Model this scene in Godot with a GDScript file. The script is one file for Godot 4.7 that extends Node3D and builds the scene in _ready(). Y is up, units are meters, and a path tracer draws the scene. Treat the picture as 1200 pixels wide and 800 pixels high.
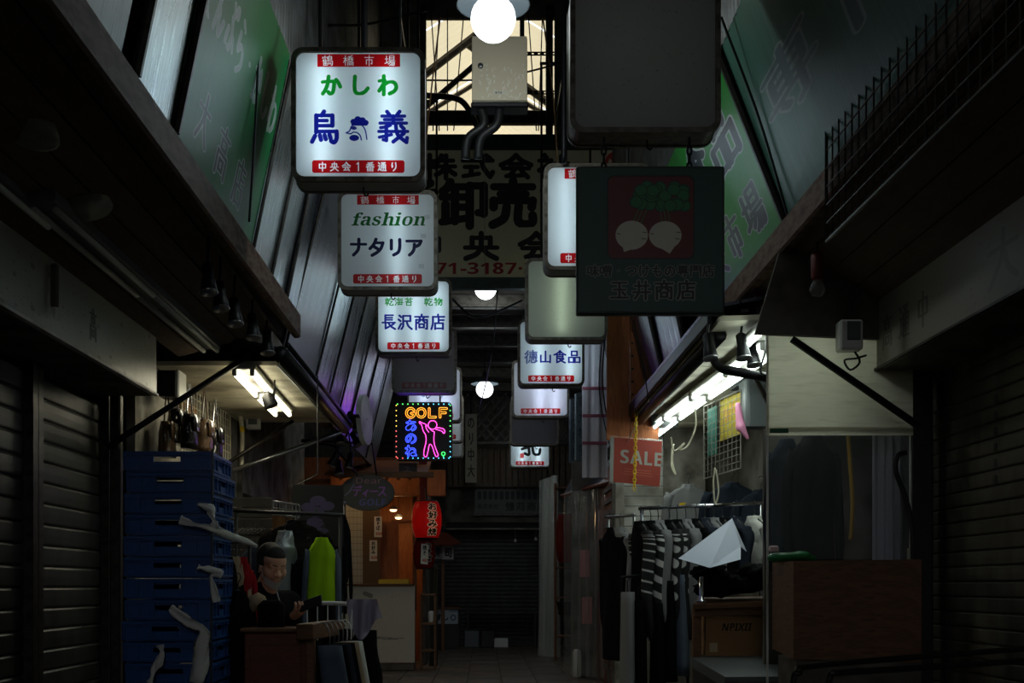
extends Node3D
# A covered market lane, closed shops on either side, square lightbox signs hanging in two rows.

const F := 1400.0      # focal length in pixels of the 1200-pixel-wide frame
const H := 1.1         # height of the camera
const EDGES := [[Vector3i(0,0,0),Vector3i(1,0,0)],[Vector3i(0,1,0),Vector3i(1,1,0)],[Vector3i(0,0,1),Vector3i(1,0,1)],[Vector3i(0,1,1),Vector3i(1,1,1)],
	[Vector3i(0,0,0),Vector3i(0,1,0)],[Vector3i(1,0,0),Vector3i(1,1,0)],[Vector3i(0,0,1),Vector3i(0,1,1)],[Vector3i(1,0,1),Vector3i(1,1,1)],
	[Vector3i(0,0,0),Vector3i(0,0,1)],[Vector3i(1,0,0),Vector3i(1,0,1)],[Vector3i(0,1,0),Vector3i(0,1,1)],[Vector3i(1,1,0),Vector3i(1,1,1)]]

# brush strokes of the characters on a grid of 100; a stroke that begins with ~ is curved
const GLYPH := {
	"か": "~8,35 40,32 62,34 64,55 58,85 45,92 36,84;~38,8 34,40 24,70 10,92;~74,24 86,40 94,58",
	"し": "~28,8 26,60 32,86 52,92 74,84 90,66",
	"わ": "30,6 30,96;~8,30 34,28 22,56 8,78;~12,72 40,42 66,34 84,42 90,62 80,80 58,92",
	"り": "~30,10 26,35 28,58;28,56 36,44;~68,8 72,40 66,70 42,96",
	"ナ": "8,34 92,34;~52,6 52,40 46,68 22,94",
	"タ": "~44,6 32,34 10,58;40,26 84,26;~84,26 72,58 50,80 22,96;34,48 64,66",
	"リ": "26,12 26,60;~74,8 74,50 66,78 40,94",
	"ア": "8,16 90,16;~90,16 80,36 62,46;~52,34 50,60 40,80 24,94",
	"あ": "14,24 82,20;~40,6 38,40 44,80;~62,34 52,64 30,86 14,80 16,62 40,46 66,44 86,58 84,78 62,92",
	"の": "~52,20 44,60 26,82 12,68 16,40 44,18 72,24 88,48 82,76 58,92",
	"ね": "28,6 28,96;~8,28 36,26 24,52 10,72;~14,66 42,38 64,30 80,40 84,66 78,86 62,90 54,80 64,72 80,76 94,90",
	"す": "6,26 94,24;~56,6 56,54 44,66 34,54 44,44 58,52 58,72 38,96",
	"そ": "~24,12 74,12 28,42;~28,42 50,42 92,40;~64,44 40,60 44,84 74,94",
	"ば": "~20,8 14,50 20,92;40,30 84,28;~64,8 64,78 50,90 42,78 54,70 90,88;80,4 84,14;92,2 96,12",
	"つ": "~8,40 44,24 78,28 88,52 70,76 36,86",
	"け": "~18,8 12,50 18,92;38,32 92,30;~70,8 72,50 64,78 44,96",
	"も": "~44,6 38,50 44,84 66,92 84,74 80,58;14,32 70,30;14,56 70,54",
	"て": "8,20 90,15;~88,16 52,36 44,66 58,86 76,92",
	"ん": "~50,6 30,50 10,94;~12,90 34,54 48,60 50,84 64,92 92,62",
	"ぷ": "~44,8 58,20 46,34;~46,34 60,56 54,84 36,86;~22,56 14,72 10,84;76,60 92,80;~78,6 88,4 90,16 80,20 76,10",
	"ら": "36,6 60,16;~26,30 20,62 52,48 78,58 76,80 40,96",
	"お": "10,28 66,26;~36,8 36,80 20,84 14,70 50,50 80,56 84,80 60,92;74,18 92,34",
	"み": "~20,16 56,14 34,60 16,82 8,68 36,56 92,74;~76,44 72,70 50,96",
	"デ": "24,14 68,14;8,40 88,40;~50,40 46,70 26,94;76,4 82,18;90,2 96,14",
	"ィ": "~76,40 54,62 24,78;54,60 54,98",
	"ー": "8,52 92,52",
	"ス": "16,16 78,16;~78,16 60,50 12,92;56,58 90,92",
	"ホ": "8,30 92,30;50,6 50,86;50,86 38,80;~26,46 20,64 8,82;~74,46 82,62 92,82",
	"ル": "~30,14 28,60 8,92;60,10 60,86;~60,86 80,76 94,54",
	"モ": "16,16 84,16;8,46 92,46;~44,16 44,80 54,90 86,88",
	"ン": "12,18 36,34;~14,92 60,74 90,30",
	"・": "48,50 52,50",
	"1": "34,22 52,8;52,8 52,96",
	"市": "50,4 50,18;8,22 92,22;24,44 24,84;24,44 76,44;76,44 76,82;76,82 66,80;50,24 50,98",
	"場": "4,36 34,36;18,10 18,74;2,78 34,66;46,8 46,44;46,8 88,8;88,8 88,44;46,26 88,26;46,44 88,44;36,56 98,56;~56,58 46,74 34,84;52,68 92,68;~92,68 90,90 84,96 76,94;~70,70 60,86 46,96;~84,70 76,86 64,96",
	"鶴": "4,20 48,20;26,6 26,30;4,20 4,32;48,20 48,32;18,36 6,56;14,50 14,96;14,50 48,50;32,38 32,94;14,66 46,66;14,80 46,80;14,94 48,94;70,4 64,14;56,14 56,58;56,14 88,14;88,14 88,42;56,28 88,28;56,42 88,42;56,56 96,56;~96,56 94,90 84,96;58,72 54,88;68,72 70,84;80,72 82,84",
	"橋": "4,30 40,30;22,6 22,96;22,34 6,68;24,40 38,56;~86,6 70,12 48,14;44,26 96,26;~66,14 58,34 42,46;72,28 94,44;56,40 84,40;84,40 84,56;56,40 56,56;56,56 84,56;44,66 44,98;44,66 94,66;94,66 94,96;58,76 80,76;58,76 58,92;80,76 80,92;58,90 80,90",
	"中": "14,24 86,24;14,24 14,66;86,24 86,66;14,66 86,66;50,4 50,98",
	"央": "24,20 76,20;24,20 24,54;76,20 76,54;50,4 50,54;4,56 96,56;~50,56 36,80 6,96;~54,58 70,80 94,96",
	"会": "~50,4 32,26 4,44;~50,4 68,26 96,44;30,40 70,40;10,58 90,58;~46,60 34,84 20,90;20,90 78,86;68,70 86,94",
	"番": "~80,4 50,10 22,12;8,30 92,30;50,12 50,50;30,16 36,26;70,16 64,26;~46,32 28,46 6,54;~54,32 74,46 94,54;20,58 80,58;20,58 20,98;80,58 80,98;20,78 80,78;20,96 80,96;50,58 50,96",
	"通": "8,8 22,22;4,40 20,40;20,40 18,74;~4,92 18,76 40,92 96,94;40,8 84,8;84,8 66,22;46,14 66,24;40,30 40,84;40,30 88,30;88,30 88,82;40,46 88,46;40,62 88,62;64,30 64,82",
	"鳥": "50,2 42,14;24,14 24,66;24,14 78,14;78,14 78,46;24,46 78,46;24,30 60,30;24,64 92,64;~92,64 92,86 84,98 74,94;20,78 10,96;36,76 40,90;52,76 56,88;68,74 72,86",
	"義": "30,2 38,12;70,2 62,12;14,16 86,16;22,27 78,27;8,38 92,38;50,16 50,38;~40,44 24,50 10,52;4,64 96,64;28,48 28,92;28,92 18,90;6,82 44,74;~58,42 64,74 92,98;92,98 94,84;84,70 50,96;74,46 84,56",
	"乾": "4,18 46,18;26,4 26,30;10,32 42,32;10,32 10,62;42,32 42,62;10,46 42,46;10,62 42,62;2,76 50,76;26,62 26,98;~62,4 58,20 50,32;58,20 96,20;58,44 88,44;~88,44 62,76 58,88 66,94 96,94;96,94 96,80",
	"海": "8,10 20,20;4,38 16,46;6,94 22,64;~44,4 38,20 30,30;42,16 94,16;44,32 38,92;44,32 86,32;86,32 82,86;28,60 98,60;38,86 88,86;60,40 64,52;58,68 62,80",
	"苔": "6,16 94,16;30,4 30,28;70,4 70,28;~50,30 30,46 12,50;12,50 78,46;68,36 86,52;24,62 76,62;24,62 24,96;76,62 76,96;24,94 76,94",
	"物": "16,10 8,34;10,28 44,28;26,6 26,98;4,64 46,52;~62,6 54,30 46,42;58,24 96,24;~96,24 92,80 84,94 74,90;~74,26 64,54 46,72;~86,26 72,66 48,90",
	"長": "26,6 26,56;26,6 80,6;26,22 74,22;26,36 74,36;6,54 94,54;28,56 28,92;28,92 50,82;~48,56 64,78 94,96;84,62 62,76",
	"沢": "10,8 22,18;4,34 18,44;4,94 22,62;36,10 36,46;36,10 86,10;86,10 86,44;36,44 86,44;~36,46 36,76 24,96;~60,46 72,76 96,96",
	"商": "50,2 50,14;4,16 96,16;34,20 40,32;66,20 60,32;12,36 12,98;12,36 88,36;88,36 88,94;88,94 78,94;40,40 24,56;60,40 74,54;34,64 66,64;34,64 34,86;66,64 66,86;34,86 66,86",
	"店": "50,2 50,14;14,16 94,16;~14,16 14,60 4,96;54,24 54,56;54,38 90,38;30,58 84,58;30,58 30,96;84,58 84,96;30,92 84,92",
	"召": "~14,12 84,12 80,36 70,46;~46,12 36,36 12,48;20,58 80,58;20,58 20,96;80,58 80,96;20,94 80,94",
	"精": "8,14 16,34;38,12 30,34;2,42 46,42;24,4 24,96;22,46 6,76;26,48 42,64;54,14 94,14;58,28 90,28;50,42 98,42;74,4 74,42;58,54 58,96;58,54 88,54;88,54 88,94;58,68 88,68;58,82 88,82",
	"肉": "12,22 12,98;12,22 88,22;88,22 88,94;88,94 78,94;~50,4 46,30 26,50;50,28 72,46;~50,50 44,66 26,80;50,62 72,78",
	"徳": "~24,4 16,18 4,28;~26,26 16,44 2,56;16,46 16,98;36,14 96,14;64,2 64,26;42,28 92,28;42,28 42,48;92,28 92,48;60,28 60,48;74,28 74,48;42,48 92,48;36,58 96,58;40,72 32,90;~54,70 54,92 82,92 84,82;64,64 70,74;88,68 96,84",
	"山": "50,6 50,88;12,38 12,90;12,88 88,88;88,38 88,94",
	"食": "~50,2 32,20 4,34;~50,2 68,20 96,34;50,20 50,30;26,34 74,34;26,34 26,94;74,34 74,62;26,48 74,48;26,62 74,62;26,94 50,84;~48,64 64,82 92,96;80,66 62,78",
	"品": "28,6 72,6;28,6 28,40;72,6 72,40;28,38 72,38;6,54 44,54;6,54 6,94;44,54 44,94;6,92 44,92;56,54 94,54;56,54 56,94;94,54 94,94;56,92 94,92",
	"味": "6,22 34,22;6,22 6,70;34,22 34,70;6,68 34,68;44,26 92,26;40,48 98,48;68,4 68,98;~66,50 54,72 38,86;~70,50 82,70 98,84",
	"噌": "4,22 30,22;4,22 4,70;30,22 30,70;4,68 30,68;50,4 56,14;84,4 78,14;40,18 96,18;40,18 40,48;96,18 96,48;68,18 68,48;40,48 96,48;40,33 96,33;48,58 88,58;48,58 48,96;88,58 88,96;48,76 88,76;48,94 88,94",
	"専": "8,14 92,14;20,26 80,26;20,26 20,54;80,26 80,54;20,40 80,40;20,54 80,54;50,4 50,60;4,66 96,66;70,58 70,92;70,92 58,96;28,74 38,84",
	"門": "8,8 8,98;8,8 42,8;42,8 42,44;8,26 42,26;8,44 42,44;58,8 92,8;92,8 92,98;58,8 58,44;58,26 92,26;58,44 92,44",
	"玉": "12,12 88,12;18,48 82,48;4,90 96,90;50,12 50,90;66,62 80,76",
	"井": "12,28 88,28;4,62 96,62;~34,6 34,60 14,96;70,6 70,98",
	"株": "4,28 36,28;20,4 20,96;20,32 4,64;22,38 34,52;~56,6 50,24 42,36;48,26 92,26;40,50 98,50;70,6 70,98;~68,52 56,72 40,84;~72,52 84,70 98,82",
	"式": "4,26 96,26;10,52 50,52;30,52 30,84;6,90 54,80;~62,4 66,50 88,92;88,92 96,74;76,6 88,18",
	"社": "20,4 26,16;4,26 40,26;~40,26 26,50 4,66;22,52 22,98;28,54 40,66;52,38 94,38;72,8 72,90;46,90 98,90",
	"卸": "~22,4 16,16 6,24;16,14 54,14;4,36 56,36;32,16 32,88;32,58 52,58;12,52 12,88;4,90 56,82;64,12 64,98;64,12 94,12;94,12 94,72;94,72 82,70",
	"売": "8,14 92,14;50,2 50,30;22,30 78,30;8,44 8,58;8,44 92,44;92,44 90,58;~36,58 30,82 6,96;~62,56 62,90 90,92 92,76",
	"司": "10,10 88,10;~88,10 88,90 76,94;10,30 64,30;16,48 60,48;16,48 16,82;60,48 60,82;16,80 60,80",
	"寿": "14,10 86,10;20,24 80,24;4,40 96,40;~48,2 40,50 6,92;30,56 94,56;72,46 72,90;72,90 58,94;40,66 50,78",
	"好": "~26,6 20,60 36,92;4,32 44,32;~42,32 34,70 6,94;54,12 90,12;90,12 72,34;~72,34 74,90 60,92;48,50 98,50",
	"焼": "14,30 8,50;38,28 32,42;~24,6 24,60 6,96;26,62 38,80;48,18 94,18;70,6 70,44;58,18 56,42;84,18 84,42;42,46 98,46;~60,50 56,80 42,96;~78,50 78,90 96,90 96,78",
	"昆": "24,6 76,6;24,6 24,46;76,6 76,46;24,26 76,26;24,46 76,46;18,54 18,92;18,92 46,84;18,68 44,68;86,56 60,72;~60,54 60,90 92,92 94,80",
	"布": "8,24 92,24;~46,4 34,40 6,66;28,46 28,84;28,46 80,46;80,46 80,84;56,30 56,98",
	"円": "14,12 14,98;14,12 86,12;86,12 86,96;50,12 50,52;14,52 86,52",
	"鎌": "24,4 4,34;24,4 44,28;14,34 40,34;26,34 26,90;4,92 46,86;8,52 42,52;60,4 66,14;84,4 78,14;48,18 98,18;54,32 94,32;50,46 98,46;54,60 94,60;94,32 94,60;66,18 66,96;80,18 80,96;64,62 48,88;82,62 98,88",
	"苅": "6,16 94,16;30,4 30,28;70,4 70,28;44,34 6,90;10,40 50,88;66,40 66,80;~88,36 88,92 76,94",
	"乳": "~30,8 46,24 20,52;~6,60 36,50 70,42;~38,34 42,88 20,84;~66,4 60,40 66,84 92,88 98,62",
	"大": "6,34 94,34;~50,6 46,50 8,94;~52,36 66,70 94,94",
	"高": "50,2 50,14;6,16 94,16;30,26 70,26;30,26 30,44;70,26 70,44;30,44 70,44;10,54 10,98;10,54 90,54;90,54 90,96;34,66 66,66;34,66 34,86;66,66 66,86;34,86 66,86",
	"G": "~84,28 64,12 36,14 16,36 16,66 36,88 66,88 86,70;86,70 86,54;86,54 58,54",
	"O": "~50,12 24,22 14,50 24,78 50,88 76,78 86,50 76,22 50,12",
	"L": "24,12 24,88;24,88 82,88",
	"F": "24,12 84,12;24,12 24,88;24,50 74,50",
}

# ---------------------------------------------------------------- helpers
# A pixel of the 1200x800 frame and a distance give a point: the lens points level along -z and is shifted.
func P(px: float, py: float, z: float) -> Vector3:
	return Vector3((px - 568.0) * z / F, H + (686.0 - py) * z / F, -z)

class MB:
	var st := SurfaceTool.new()
	var col := Color(1, 1, 1)
	func _init() -> void:
		st.begin(Mesh.PRIMITIVE_TRIANGLES)
		st.set_smooth_group(-1)
	func flat() -> MB:
		st.set_smooth_group(-1)
		return self
	func smooth(n := 1) -> MB:
		st.set_smooth_group(n)
		return self
	func v(p: Vector3, uv: Vector2) -> void:
		st.set_color(col)
		st.set_uv(uv)
		st.add_vertex(p)
	func tri(a: Vector3, b: Vector3, c: Vector3, ua := Vector2.ZERO, ub := Vector2.ZERO, uc := Vector2.ZERO) -> void:
		v(a, ua); v(c, uc); v(b, ub)
	# corners counter-clockwise as seen from the front
	func quad(a: Vector3, b: Vector3, c: Vector3, d: Vector3, ua := Vector2(0, 1), ub := Vector2(1, 1), uc := Vector2(1, 0), ud := Vector2(0, 0)) -> void:
		tri(a, b, c, ua, ub, uc)
		tri(a, c, d, ua, uc, ud)
	func box(c: Vector3, s: Vector3, b := Basis()) -> MB:
		var x := b.x * s.x / 2; var y := b.y * s.y / 2; var z := b.z * s.z / 2
		quad(c - x - y + z, c + x - y + z, c + x + y + z, c - x + y + z)
		quad(c + x - y - z, c - x - y - z, c - x + y - z, c + x + y - z)
		quad(c + x - y + z, c + x - y - z, c + x + y - z, c + x + y + z)
		quad(c - x - y - z, c - x - y + z, c - x + y + z, c - x + y - z)
		quad(c - x + y + z, c + x + y + z, c + x + y - z, c - x + y - z)
		quad(c - x - y - z, c + x - y - z, c + x - y + z, c - x - y + z)
		return self
	func span(a: Vector3, b: Vector3) -> MB:
		return box((a + b) / 2, (b - a).abs())
	# box with chamfered edges
	func rbox(c: Vector3, s: Vector3, r: float, b := Basis()) -> MB:
		var h := s / 2
		r = minf(r, minf(h.x, minf(h.y, h.z)) * 0.9)
		var ax := [b.x, b.y, b.z]
		var hh := [h.x, h.y, h.z]
		for i in 3:
			var j := (i + 1) % 3; var k := (i + 2) % 3
			for s1 in [-1.0, 1.0]:
				var n: Vector3 = ax[i] * hh[i] * s1
				var u: Vector3 = ax[j] * (hh[j] - r) * s1
				var w: Vector3 = ax[k] * (hh[k] - r)
				quad(c + n - u - w, c + n + u - w, c + n + u + w, c + n - u + w)
				for s2 in [-1.0, 1.0]:      # edge between the faces i,s1 and j,s2
					var p1: Vector3 = ax[i] * hh[i] * s1 + ax[j] * (hh[j] - r) * s2
					var p2: Vector3 = ax[i] * (hh[i] - r) * s1 + ax[j] * hh[j] * s2
					if s1 * s2 > 0:
						quad(c + p1 - w, c + p2 - w, c + p2 + w, c + p1 + w)
					else:
						quad(c + p2 - w, c + p1 - w, c + p1 + w, c + p2 + w)
		for sx in [-1.0, 1.0]:
			for sy in [-1.0, 1.0]:
				for sz in [-1.0, 1.0]:
					var a: Vector3 = c + ax[0] * hh[0] * sx + ax[1] * (hh[1] - r) * sy + ax[2] * (hh[2] - r) * sz
					var d: Vector3 = c + ax[0] * (hh[0] - r) * sx + ax[1] * hh[1] * sy + ax[2] * (hh[2] - r) * sz
					var e: Vector3 = c + ax[0] * (hh[0] - r) * sx + ax[1] * (hh[1] - r) * sy + ax[2] * hh[2] * sz
					if sx * sy * sz > 0: tri(a, d, e)
					else: tri(a, e, d)
		return self
	# slab: front corners counter-clockwise, thickness goes backwards
	func slab(a: Vector3, b: Vector3, c: Vector3, d: Vector3, t: float) -> MB:
		var n := (b - a).cross(d - a).normalized() * -t
		quad(a, b, c, d)
		quad(b + n, a + n, d + n, c + n)
		quad(a + n, b + n, b, a)
		quad(b + n, c + n, c, b)
		quad(c + n, d + n, d, c)
		quad(d + n, a + n, a, d)
		return self
	func ring(c: Vector3, x: Vector3, y: Vector3, r: float, n: int) -> PackedVector3Array:
		var o := PackedVector3Array()
		for i in n:
			var a := TAU * i / n
			o.append(c + (x * cos(a) + y * sin(a)) * r)
		return o
	func loft(rings: Array, caps := true) -> MB:
		var m := rings.size()
		for i in m - 1:
			var A: PackedVector3Array = rings[i]
			var B: PackedVector3Array = rings[i + 1]
			var n := A.size()
			for j in n:
				var k := (j + 1) % n
				var u0 := float(j) / n; var u1 := float(j + 1) / n
				var v0 := float(i) / (m - 1); var v1 := float(i + 1) / (m - 1)
				quad(A[j], A[k], B[k], B[j], Vector2(u0, v0), Vector2(u1, v0), Vector2(u1, v1), Vector2(u0, v1))
		if caps:
			for e in 2:
				var R: PackedVector3Array = rings[0 if e == 0 else m - 1]
				var c := Vector3.ZERO
				for p in R: c += p
				c /= R.size()
				for j in R.size():
					var k := (j + 1) % R.size()
					if e == 0: tri(c, R[k], R[j])
					else: tri(c, R[j], R[k])
		return self
	func tube(pts: Array, r: float, n := 8, r2 := -1.0, closed := false) -> MB:
		if r2 < 0: r2 = r
		var rings := []
		var m := pts.size()
		var up := Vector3.UP
		var t0: Vector3 = (pts[1] - pts[0]).normalized()
		if absf(t0.dot(up)) > 0.9: up = Vector3.RIGHT
		var x := up.cross(t0).normalized()
		for i in m:
			var t: Vector3
			if closed: t = (pts[(i + 1) % m] - pts[(i + m - 1) % m]).normalized()
			else: t = (pts[mini(i + 1, m - 1)] - pts[maxi(i - 1, 0)]).normalized()
			x = (x - t * x.dot(t)).normalized()
			var y := t.cross(x)
			rings.append(ring(pts[i], x, y, lerpf(r, r2, float(i) / maxi(m - 1, 1)), n))
		if closed: rings.append(rings[0])
		return loft(rings, not closed)
	func lathe(prof: Array, o: Vector3, n := 20, b := Basis()) -> MB:
		var rings := []
		for p in prof:
			rings.append(ring(o + b.y * p.y, b.z, b.x, maxf(p.x, 0.0005), n))
		return loft(rings, true)
	# extruded outline: pts counter-clockwise in the plane x,y of the basis
	func prism(pts: PackedVector2Array, o: Vector3, b: Basis, t: float, mirror_uv := false) -> MB:
		var lo := pts[0]; var hi := pts[0]
		for p in pts:
			lo = lo.min(p); hi = hi.max(p)
		var f := func(p: Vector2) -> Vector3: return o + b.x * p.x + b.y * p.y
		var g := func(p: Vector2) -> Vector2:
			var q := (p - lo) / (hi - lo)
			return Vector2(1.0 - q.x if mirror_uv else q.x, 1.0 - q.y)
		var idx := Geometry2D.triangulate_polygon(pts)
		var back := b.z * -t
		for i in range(0, idx.size(), 3):
			var p0 := pts[idx[i]]; var p1 := pts[idx[i + 1]]; var p2 := pts[idx[i + 2]]
			if (p1 - p0).cross(p2 - p0) < 0:
				var q := p1; p1 = p2; p2 = q
			tri(f.call(p0), f.call(p1), f.call(p2), g.call(p0), g.call(p1), g.call(p2))
			if t > 0: tri(f.call(p0) + back, f.call(p2) + back, f.call(p1) + back, g.call(p0), g.call(p2), g.call(p1))
		if t > 0:
			for i in pts.size():
				var p0 := pts[i]; var p1 := pts[(i + 1) % pts.size()]
				quad(f.call(p0) + back, f.call(p1) + back, f.call(p1), f.call(p0))
		return self
	# frame between two outlines of equal count
	func frame(outer: PackedVector2Array, inner: PackedVector2Array, o: Vector3, b: Basis, t: float) -> MB:
		var back := b.z * -t
		var n := outer.size()
		for i in n:
			var k := (i + 1) % n
			var a := o + b.x * outer[i].x + b.y * outer[i].y
			var c := o + b.x * outer[k].x + b.y * outer[k].y
			var d := o + b.x * inner[i].x + b.y * inner[i].y
			var e := o + b.x * inner[k].x + b.y * inner[k].y
			quad(a, c, e, d)
			quad(c + back, a + back, d + back, e + back)
			quad(a + back, c + back, c, a)
			quad(e + back, d + back, d, e)
		return self
	func done() -> ArrayMesh:
		st.generate_normals()
		return st.commit()

func rrect(w: float, h: float, r: float, n := 5) -> PackedVector2Array:
	var o := PackedVector2Array()
	for q in 4:
		var cx := (w / 2 - r) * (1 if q == 0 or q == 3 else -1)
		var cy := (h / 2 - r) * (1 if q < 2 else -1)
		for i in n + 1:
			var a := PI / 2 * (q + float(i) / n)
			o.append(Vector2(cx + cos(a) * r, cy + sin(a) * r))
	return o

func ellipse2(rx: float, ry: float, n := 32) -> PackedVector2Array:
	var o := PackedVector2Array()
	for i in n: o.append(Vector2(cos(TAU * i / n) * rx, sin(TAU * i / n) * ry))
	return o

# smooth curve through points
func curve(pts: Array, steps := 6) -> Array:
	var o := []
	for i in pts.size() - 1:
		var a = pts[maxi(i - 1, 0)]; var b = pts[i]; var c = pts[i + 1]; var d = pts[mini(i + 2, pts.size() - 1)]
		for s in steps:
			var t := float(s) / steps
			o.append(0.5 * ((2.0 * b) + (c - a) * t + (2.0 * a - 5.0 * b + 4.0 * c - d) * t * t + (3.0 * b - a - 3.0 * c + d) * t * t * t))
	o.append(pts[-1])
	return o

func sag(a: Vector3, b: Vector3, drop: float, n := 10) -> Array:
	var o := []
	for i in n + 1:
		var t := float(i) / n
		o.append(a.lerp(b, t) + Vector3(0, -drop * 4 * t * (1 - t), 0))
	return o

var used := {}
func numbered(n: String) -> String:
	used[n] = used.get(n, -1) + 1
	return n if used[n] == 0 else "%s_%03d" % [n, used[n]]

func tag(o: Node3D, label: String, category: String, group := "", kind := "") -> Node3D:
	if label: o.set_meta("label", label)
	if category: o.set_meta("category", category)
	if group: o.set_meta("group", group)
	if kind: o.set_meta("kind", kind)
	return o

# a thing: a Node3D at its base whose children are its parts
func thing(called: String, label: String, category: String, at := Vector3.ZERO, group := "") -> Node3D:
	var o := Node3D.new()
	o.name = numbered(called)
	o.position = at
	add_child(o)
	return tag(o, label, category, group)

func setting(called: String, label: String, at := Vector3.ZERO) -> Node3D:
	var o := Node3D.new()
	o.name = numbered(called)
	o.position = at
	add_child(o)
	return tag(o, label, called.split("_")[0], "", "structure")

# origin of a node in the world, while nothing is turned
func org(o: Node) -> Vector3:
	var p := Vector3.ZERO
	while o != self and o is Node3D:
		p += o.position
		o = o.get_parent()
	return p

# a part whose mesh was built in world places
func part(called: String, b: MB, m: Material, parent: Node3D, label := "") -> MeshInstance3D:
	return part_mesh(called, b.done(), m, parent, -org(parent), label)

func part_mesh(called: String, mesh: Mesh, m: Material, parent: Node3D, at := Vector3.ZERO, label := "") -> MeshInstance3D:
	var o := MeshInstance3D.new()
	o.name = called
	o.mesh = mesh
	o.material_override = m
	o.position = at
	o.cast_shadow = GeometryInstance3D.SHADOW_CASTING_SETTING_ON
	parent.add_child(o, true)
	if label: o.set_meta("label", label)
	return o

# a thing that is one mesh built in world places around its base
func whole(called: String, b: MB, m: Material, label: String, category: String, at: Vector3, group := "") -> MeshInstance3D:
	var t := MeshInstance3D.new()
	var am := b.done()
	var st := SurfaceTool.new()
	st.append_from(am, 0, Transform3D(Basis(), -at))
	t.name = numbered(called)
	t.mesh = st.commit()
	t.material_override = m
	t.position = at
	add_child(t)
	tag(t, label, category, group)
	return t

func copy(o: Node3D, at: Vector3, turn := 0.0, label := "") -> Node3D:
	var c: Node3D = o.duplicate()
	var n := String(o.name)
	var re := RegEx.create_from_string("_\\d{3}$")
	c.name = numbered(re.sub(n, ""))
	add_child(c)
	c.position = at
	c.rotation.y = turn
	if label: c.set_meta("label", label)
	return c

# ---------------------------------------------------------------- materials
var tex_cache := {}
func noise_tex(called: String, freq: float, ramp: Array, kind := FastNoiseLite.TYPE_SIMPLEX_SMOOTH, oct := 4, size := 256, normal := false) -> NoiseTexture2D:
	if tex_cache.has(called): return tex_cache[called]
	var n := FastNoiseLite.new()
	n.noise_type = kind
	n.seed = called.hash() % 1000
	n.frequency = freq
	n.fractal_octaves = oct
	var t := NoiseTexture2D.new()
	t.width = size; t.height = size
	t.seamless = true
	t.noise = n
	if normal:
		t.as_normal_map = true
		t.bump_strength = 4.0
	elif ramp:
		var g := Gradient.new()
		g.offsets = PackedFloat32Array(range(ramp.size()).map(func(i): return float(i) / (ramp.size() - 1)))
		g.colors = PackedColorArray(ramp)
		t.color_ramp = g
	tex_cache[called] = t
	return t

func C(r: float, g: float, b: float) -> Color:   # 0..255 sRGB
	return Color(r / 255.0, g / 255.0, b / 255.0)

func mat(c: Color, rough := 0.7, metal := 0.0, tex: Texture2D = null, scale := Vector3.ONE) -> StandardMaterial3D:
	var key := [c, rough, metal, tex, scale]
	if tex_cache.has(key): return tex_cache[key]
	var m := StandardMaterial3D.new()
	m.albedo_color = c
	m.roughness = rough
	m.metallic = metal
	if tex:
		m.albedo_texture = tex
		m.uv1_triplanar = true
		m.uv1_world_triplanar = true
		m.uv1_scale = scale
	tex_cache[key] = m
	return m

func glow(c: Color, e: float) -> StandardMaterial3D:
	var m := StandardMaterial3D.new()
	m.albedo_color = Color(0.8, 0.8, 0.8)
	m.emission_enabled = true
	m.emission = c
	m.emission_energy_multiplier = e
	return m

func printed(img: Image, rough := 0.5) -> StandardMaterial3D:
	var m := StandardMaterial3D.new()
	m.albedo_texture = ImageTexture.create_from_image(img)
	m.texture_repeat = false
	m.roughness = rough
	return m

# ---------------------------------------------------------------- lettering
func glyph(ch: String) -> Array:
	var o := []
	if not GLYPH.has(ch): return o
	for s in String(GLYPH[ch]).split(";"):
		s = s.strip_edges()
		var soft := s.begins_with("~")
		if soft: s = s.substr(1)
		var pts := []
		for q in s.split(" ", false):
			var xy := q.split(",")
			pts.append(Vector2(float(xy[0]), float(xy[1])))
		o.append(curve(pts, 5) if soft and pts.size() > 2 else pts)
	return o

func ink(img: Image, x: int, y: int, c: Color, a: float) -> void:
	if a >= 1.0: img.set_pixel(x, y, c)
	else: img.set_pixel(x, y, img.get_pixel(x, y).lerp(c, a))

func seg(img: Image, a: Vector2, b: Vector2, r: float, c: Color) -> void:
	var w := img.get_width(); var h := img.get_height()
	var d := b - a
	var l := maxf(d.length_squared(), 1e-6)
	for y in range(maxi(0, int(minf(a.y, b.y) - r - 1)), mini(h - 1, int(maxf(a.y, b.y) + r + 1)) + 1):
		for x in range(maxi(0, int(minf(a.x, b.x) - r - 1)), mini(w - 1, int(maxf(a.x, b.x) + r + 1)) + 1):
			var p := Vector2(x + 0.5, y + 0.5)
			var t := clampf((p - a).dot(d) / l, 0.0, 1.0)
			var k := r - (p - a - d * t).length() + 0.5
			if k > 0: ink(img, x, y, c, minf(k, 1.0))

func draw_char(img: Image, ch: String, at: Vector2, size: Vector2, thick: float, c: Color) -> void:
	for s in glyph(ch):
		for i in s.size() - 1:
			var flat_stroke: bool = absf(s[i].y - s[i + 1].y) < absf(s[i].x - s[i + 1].x) * 0.3
			seg(img, at + s[i] / 100.0 * size, at + s[i + 1] / 100.0 * size, thick * (0.42 if flat_stroke else 0.5), c)

# characters in a row (or a column) with their top corner at `at`
func draw_row(img: Image, text: String, at: Vector2, size: Vector2, step: Vector2, thick: float, c: Color) -> void:
	for i in text.length():
		draw_char(img, text[i], at + step * i, size, thick, c)

var fonts := {}
func font(called: String, weight := 700) -> SystemFont:
	var k := called + str(weight)
	if not fonts.has(k):
		var f := SystemFont.new()
		f.font_names = PackedStringArray([called])
		f.font_weight = weight
		fonts[k] = f
	return fonts[k]

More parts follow.
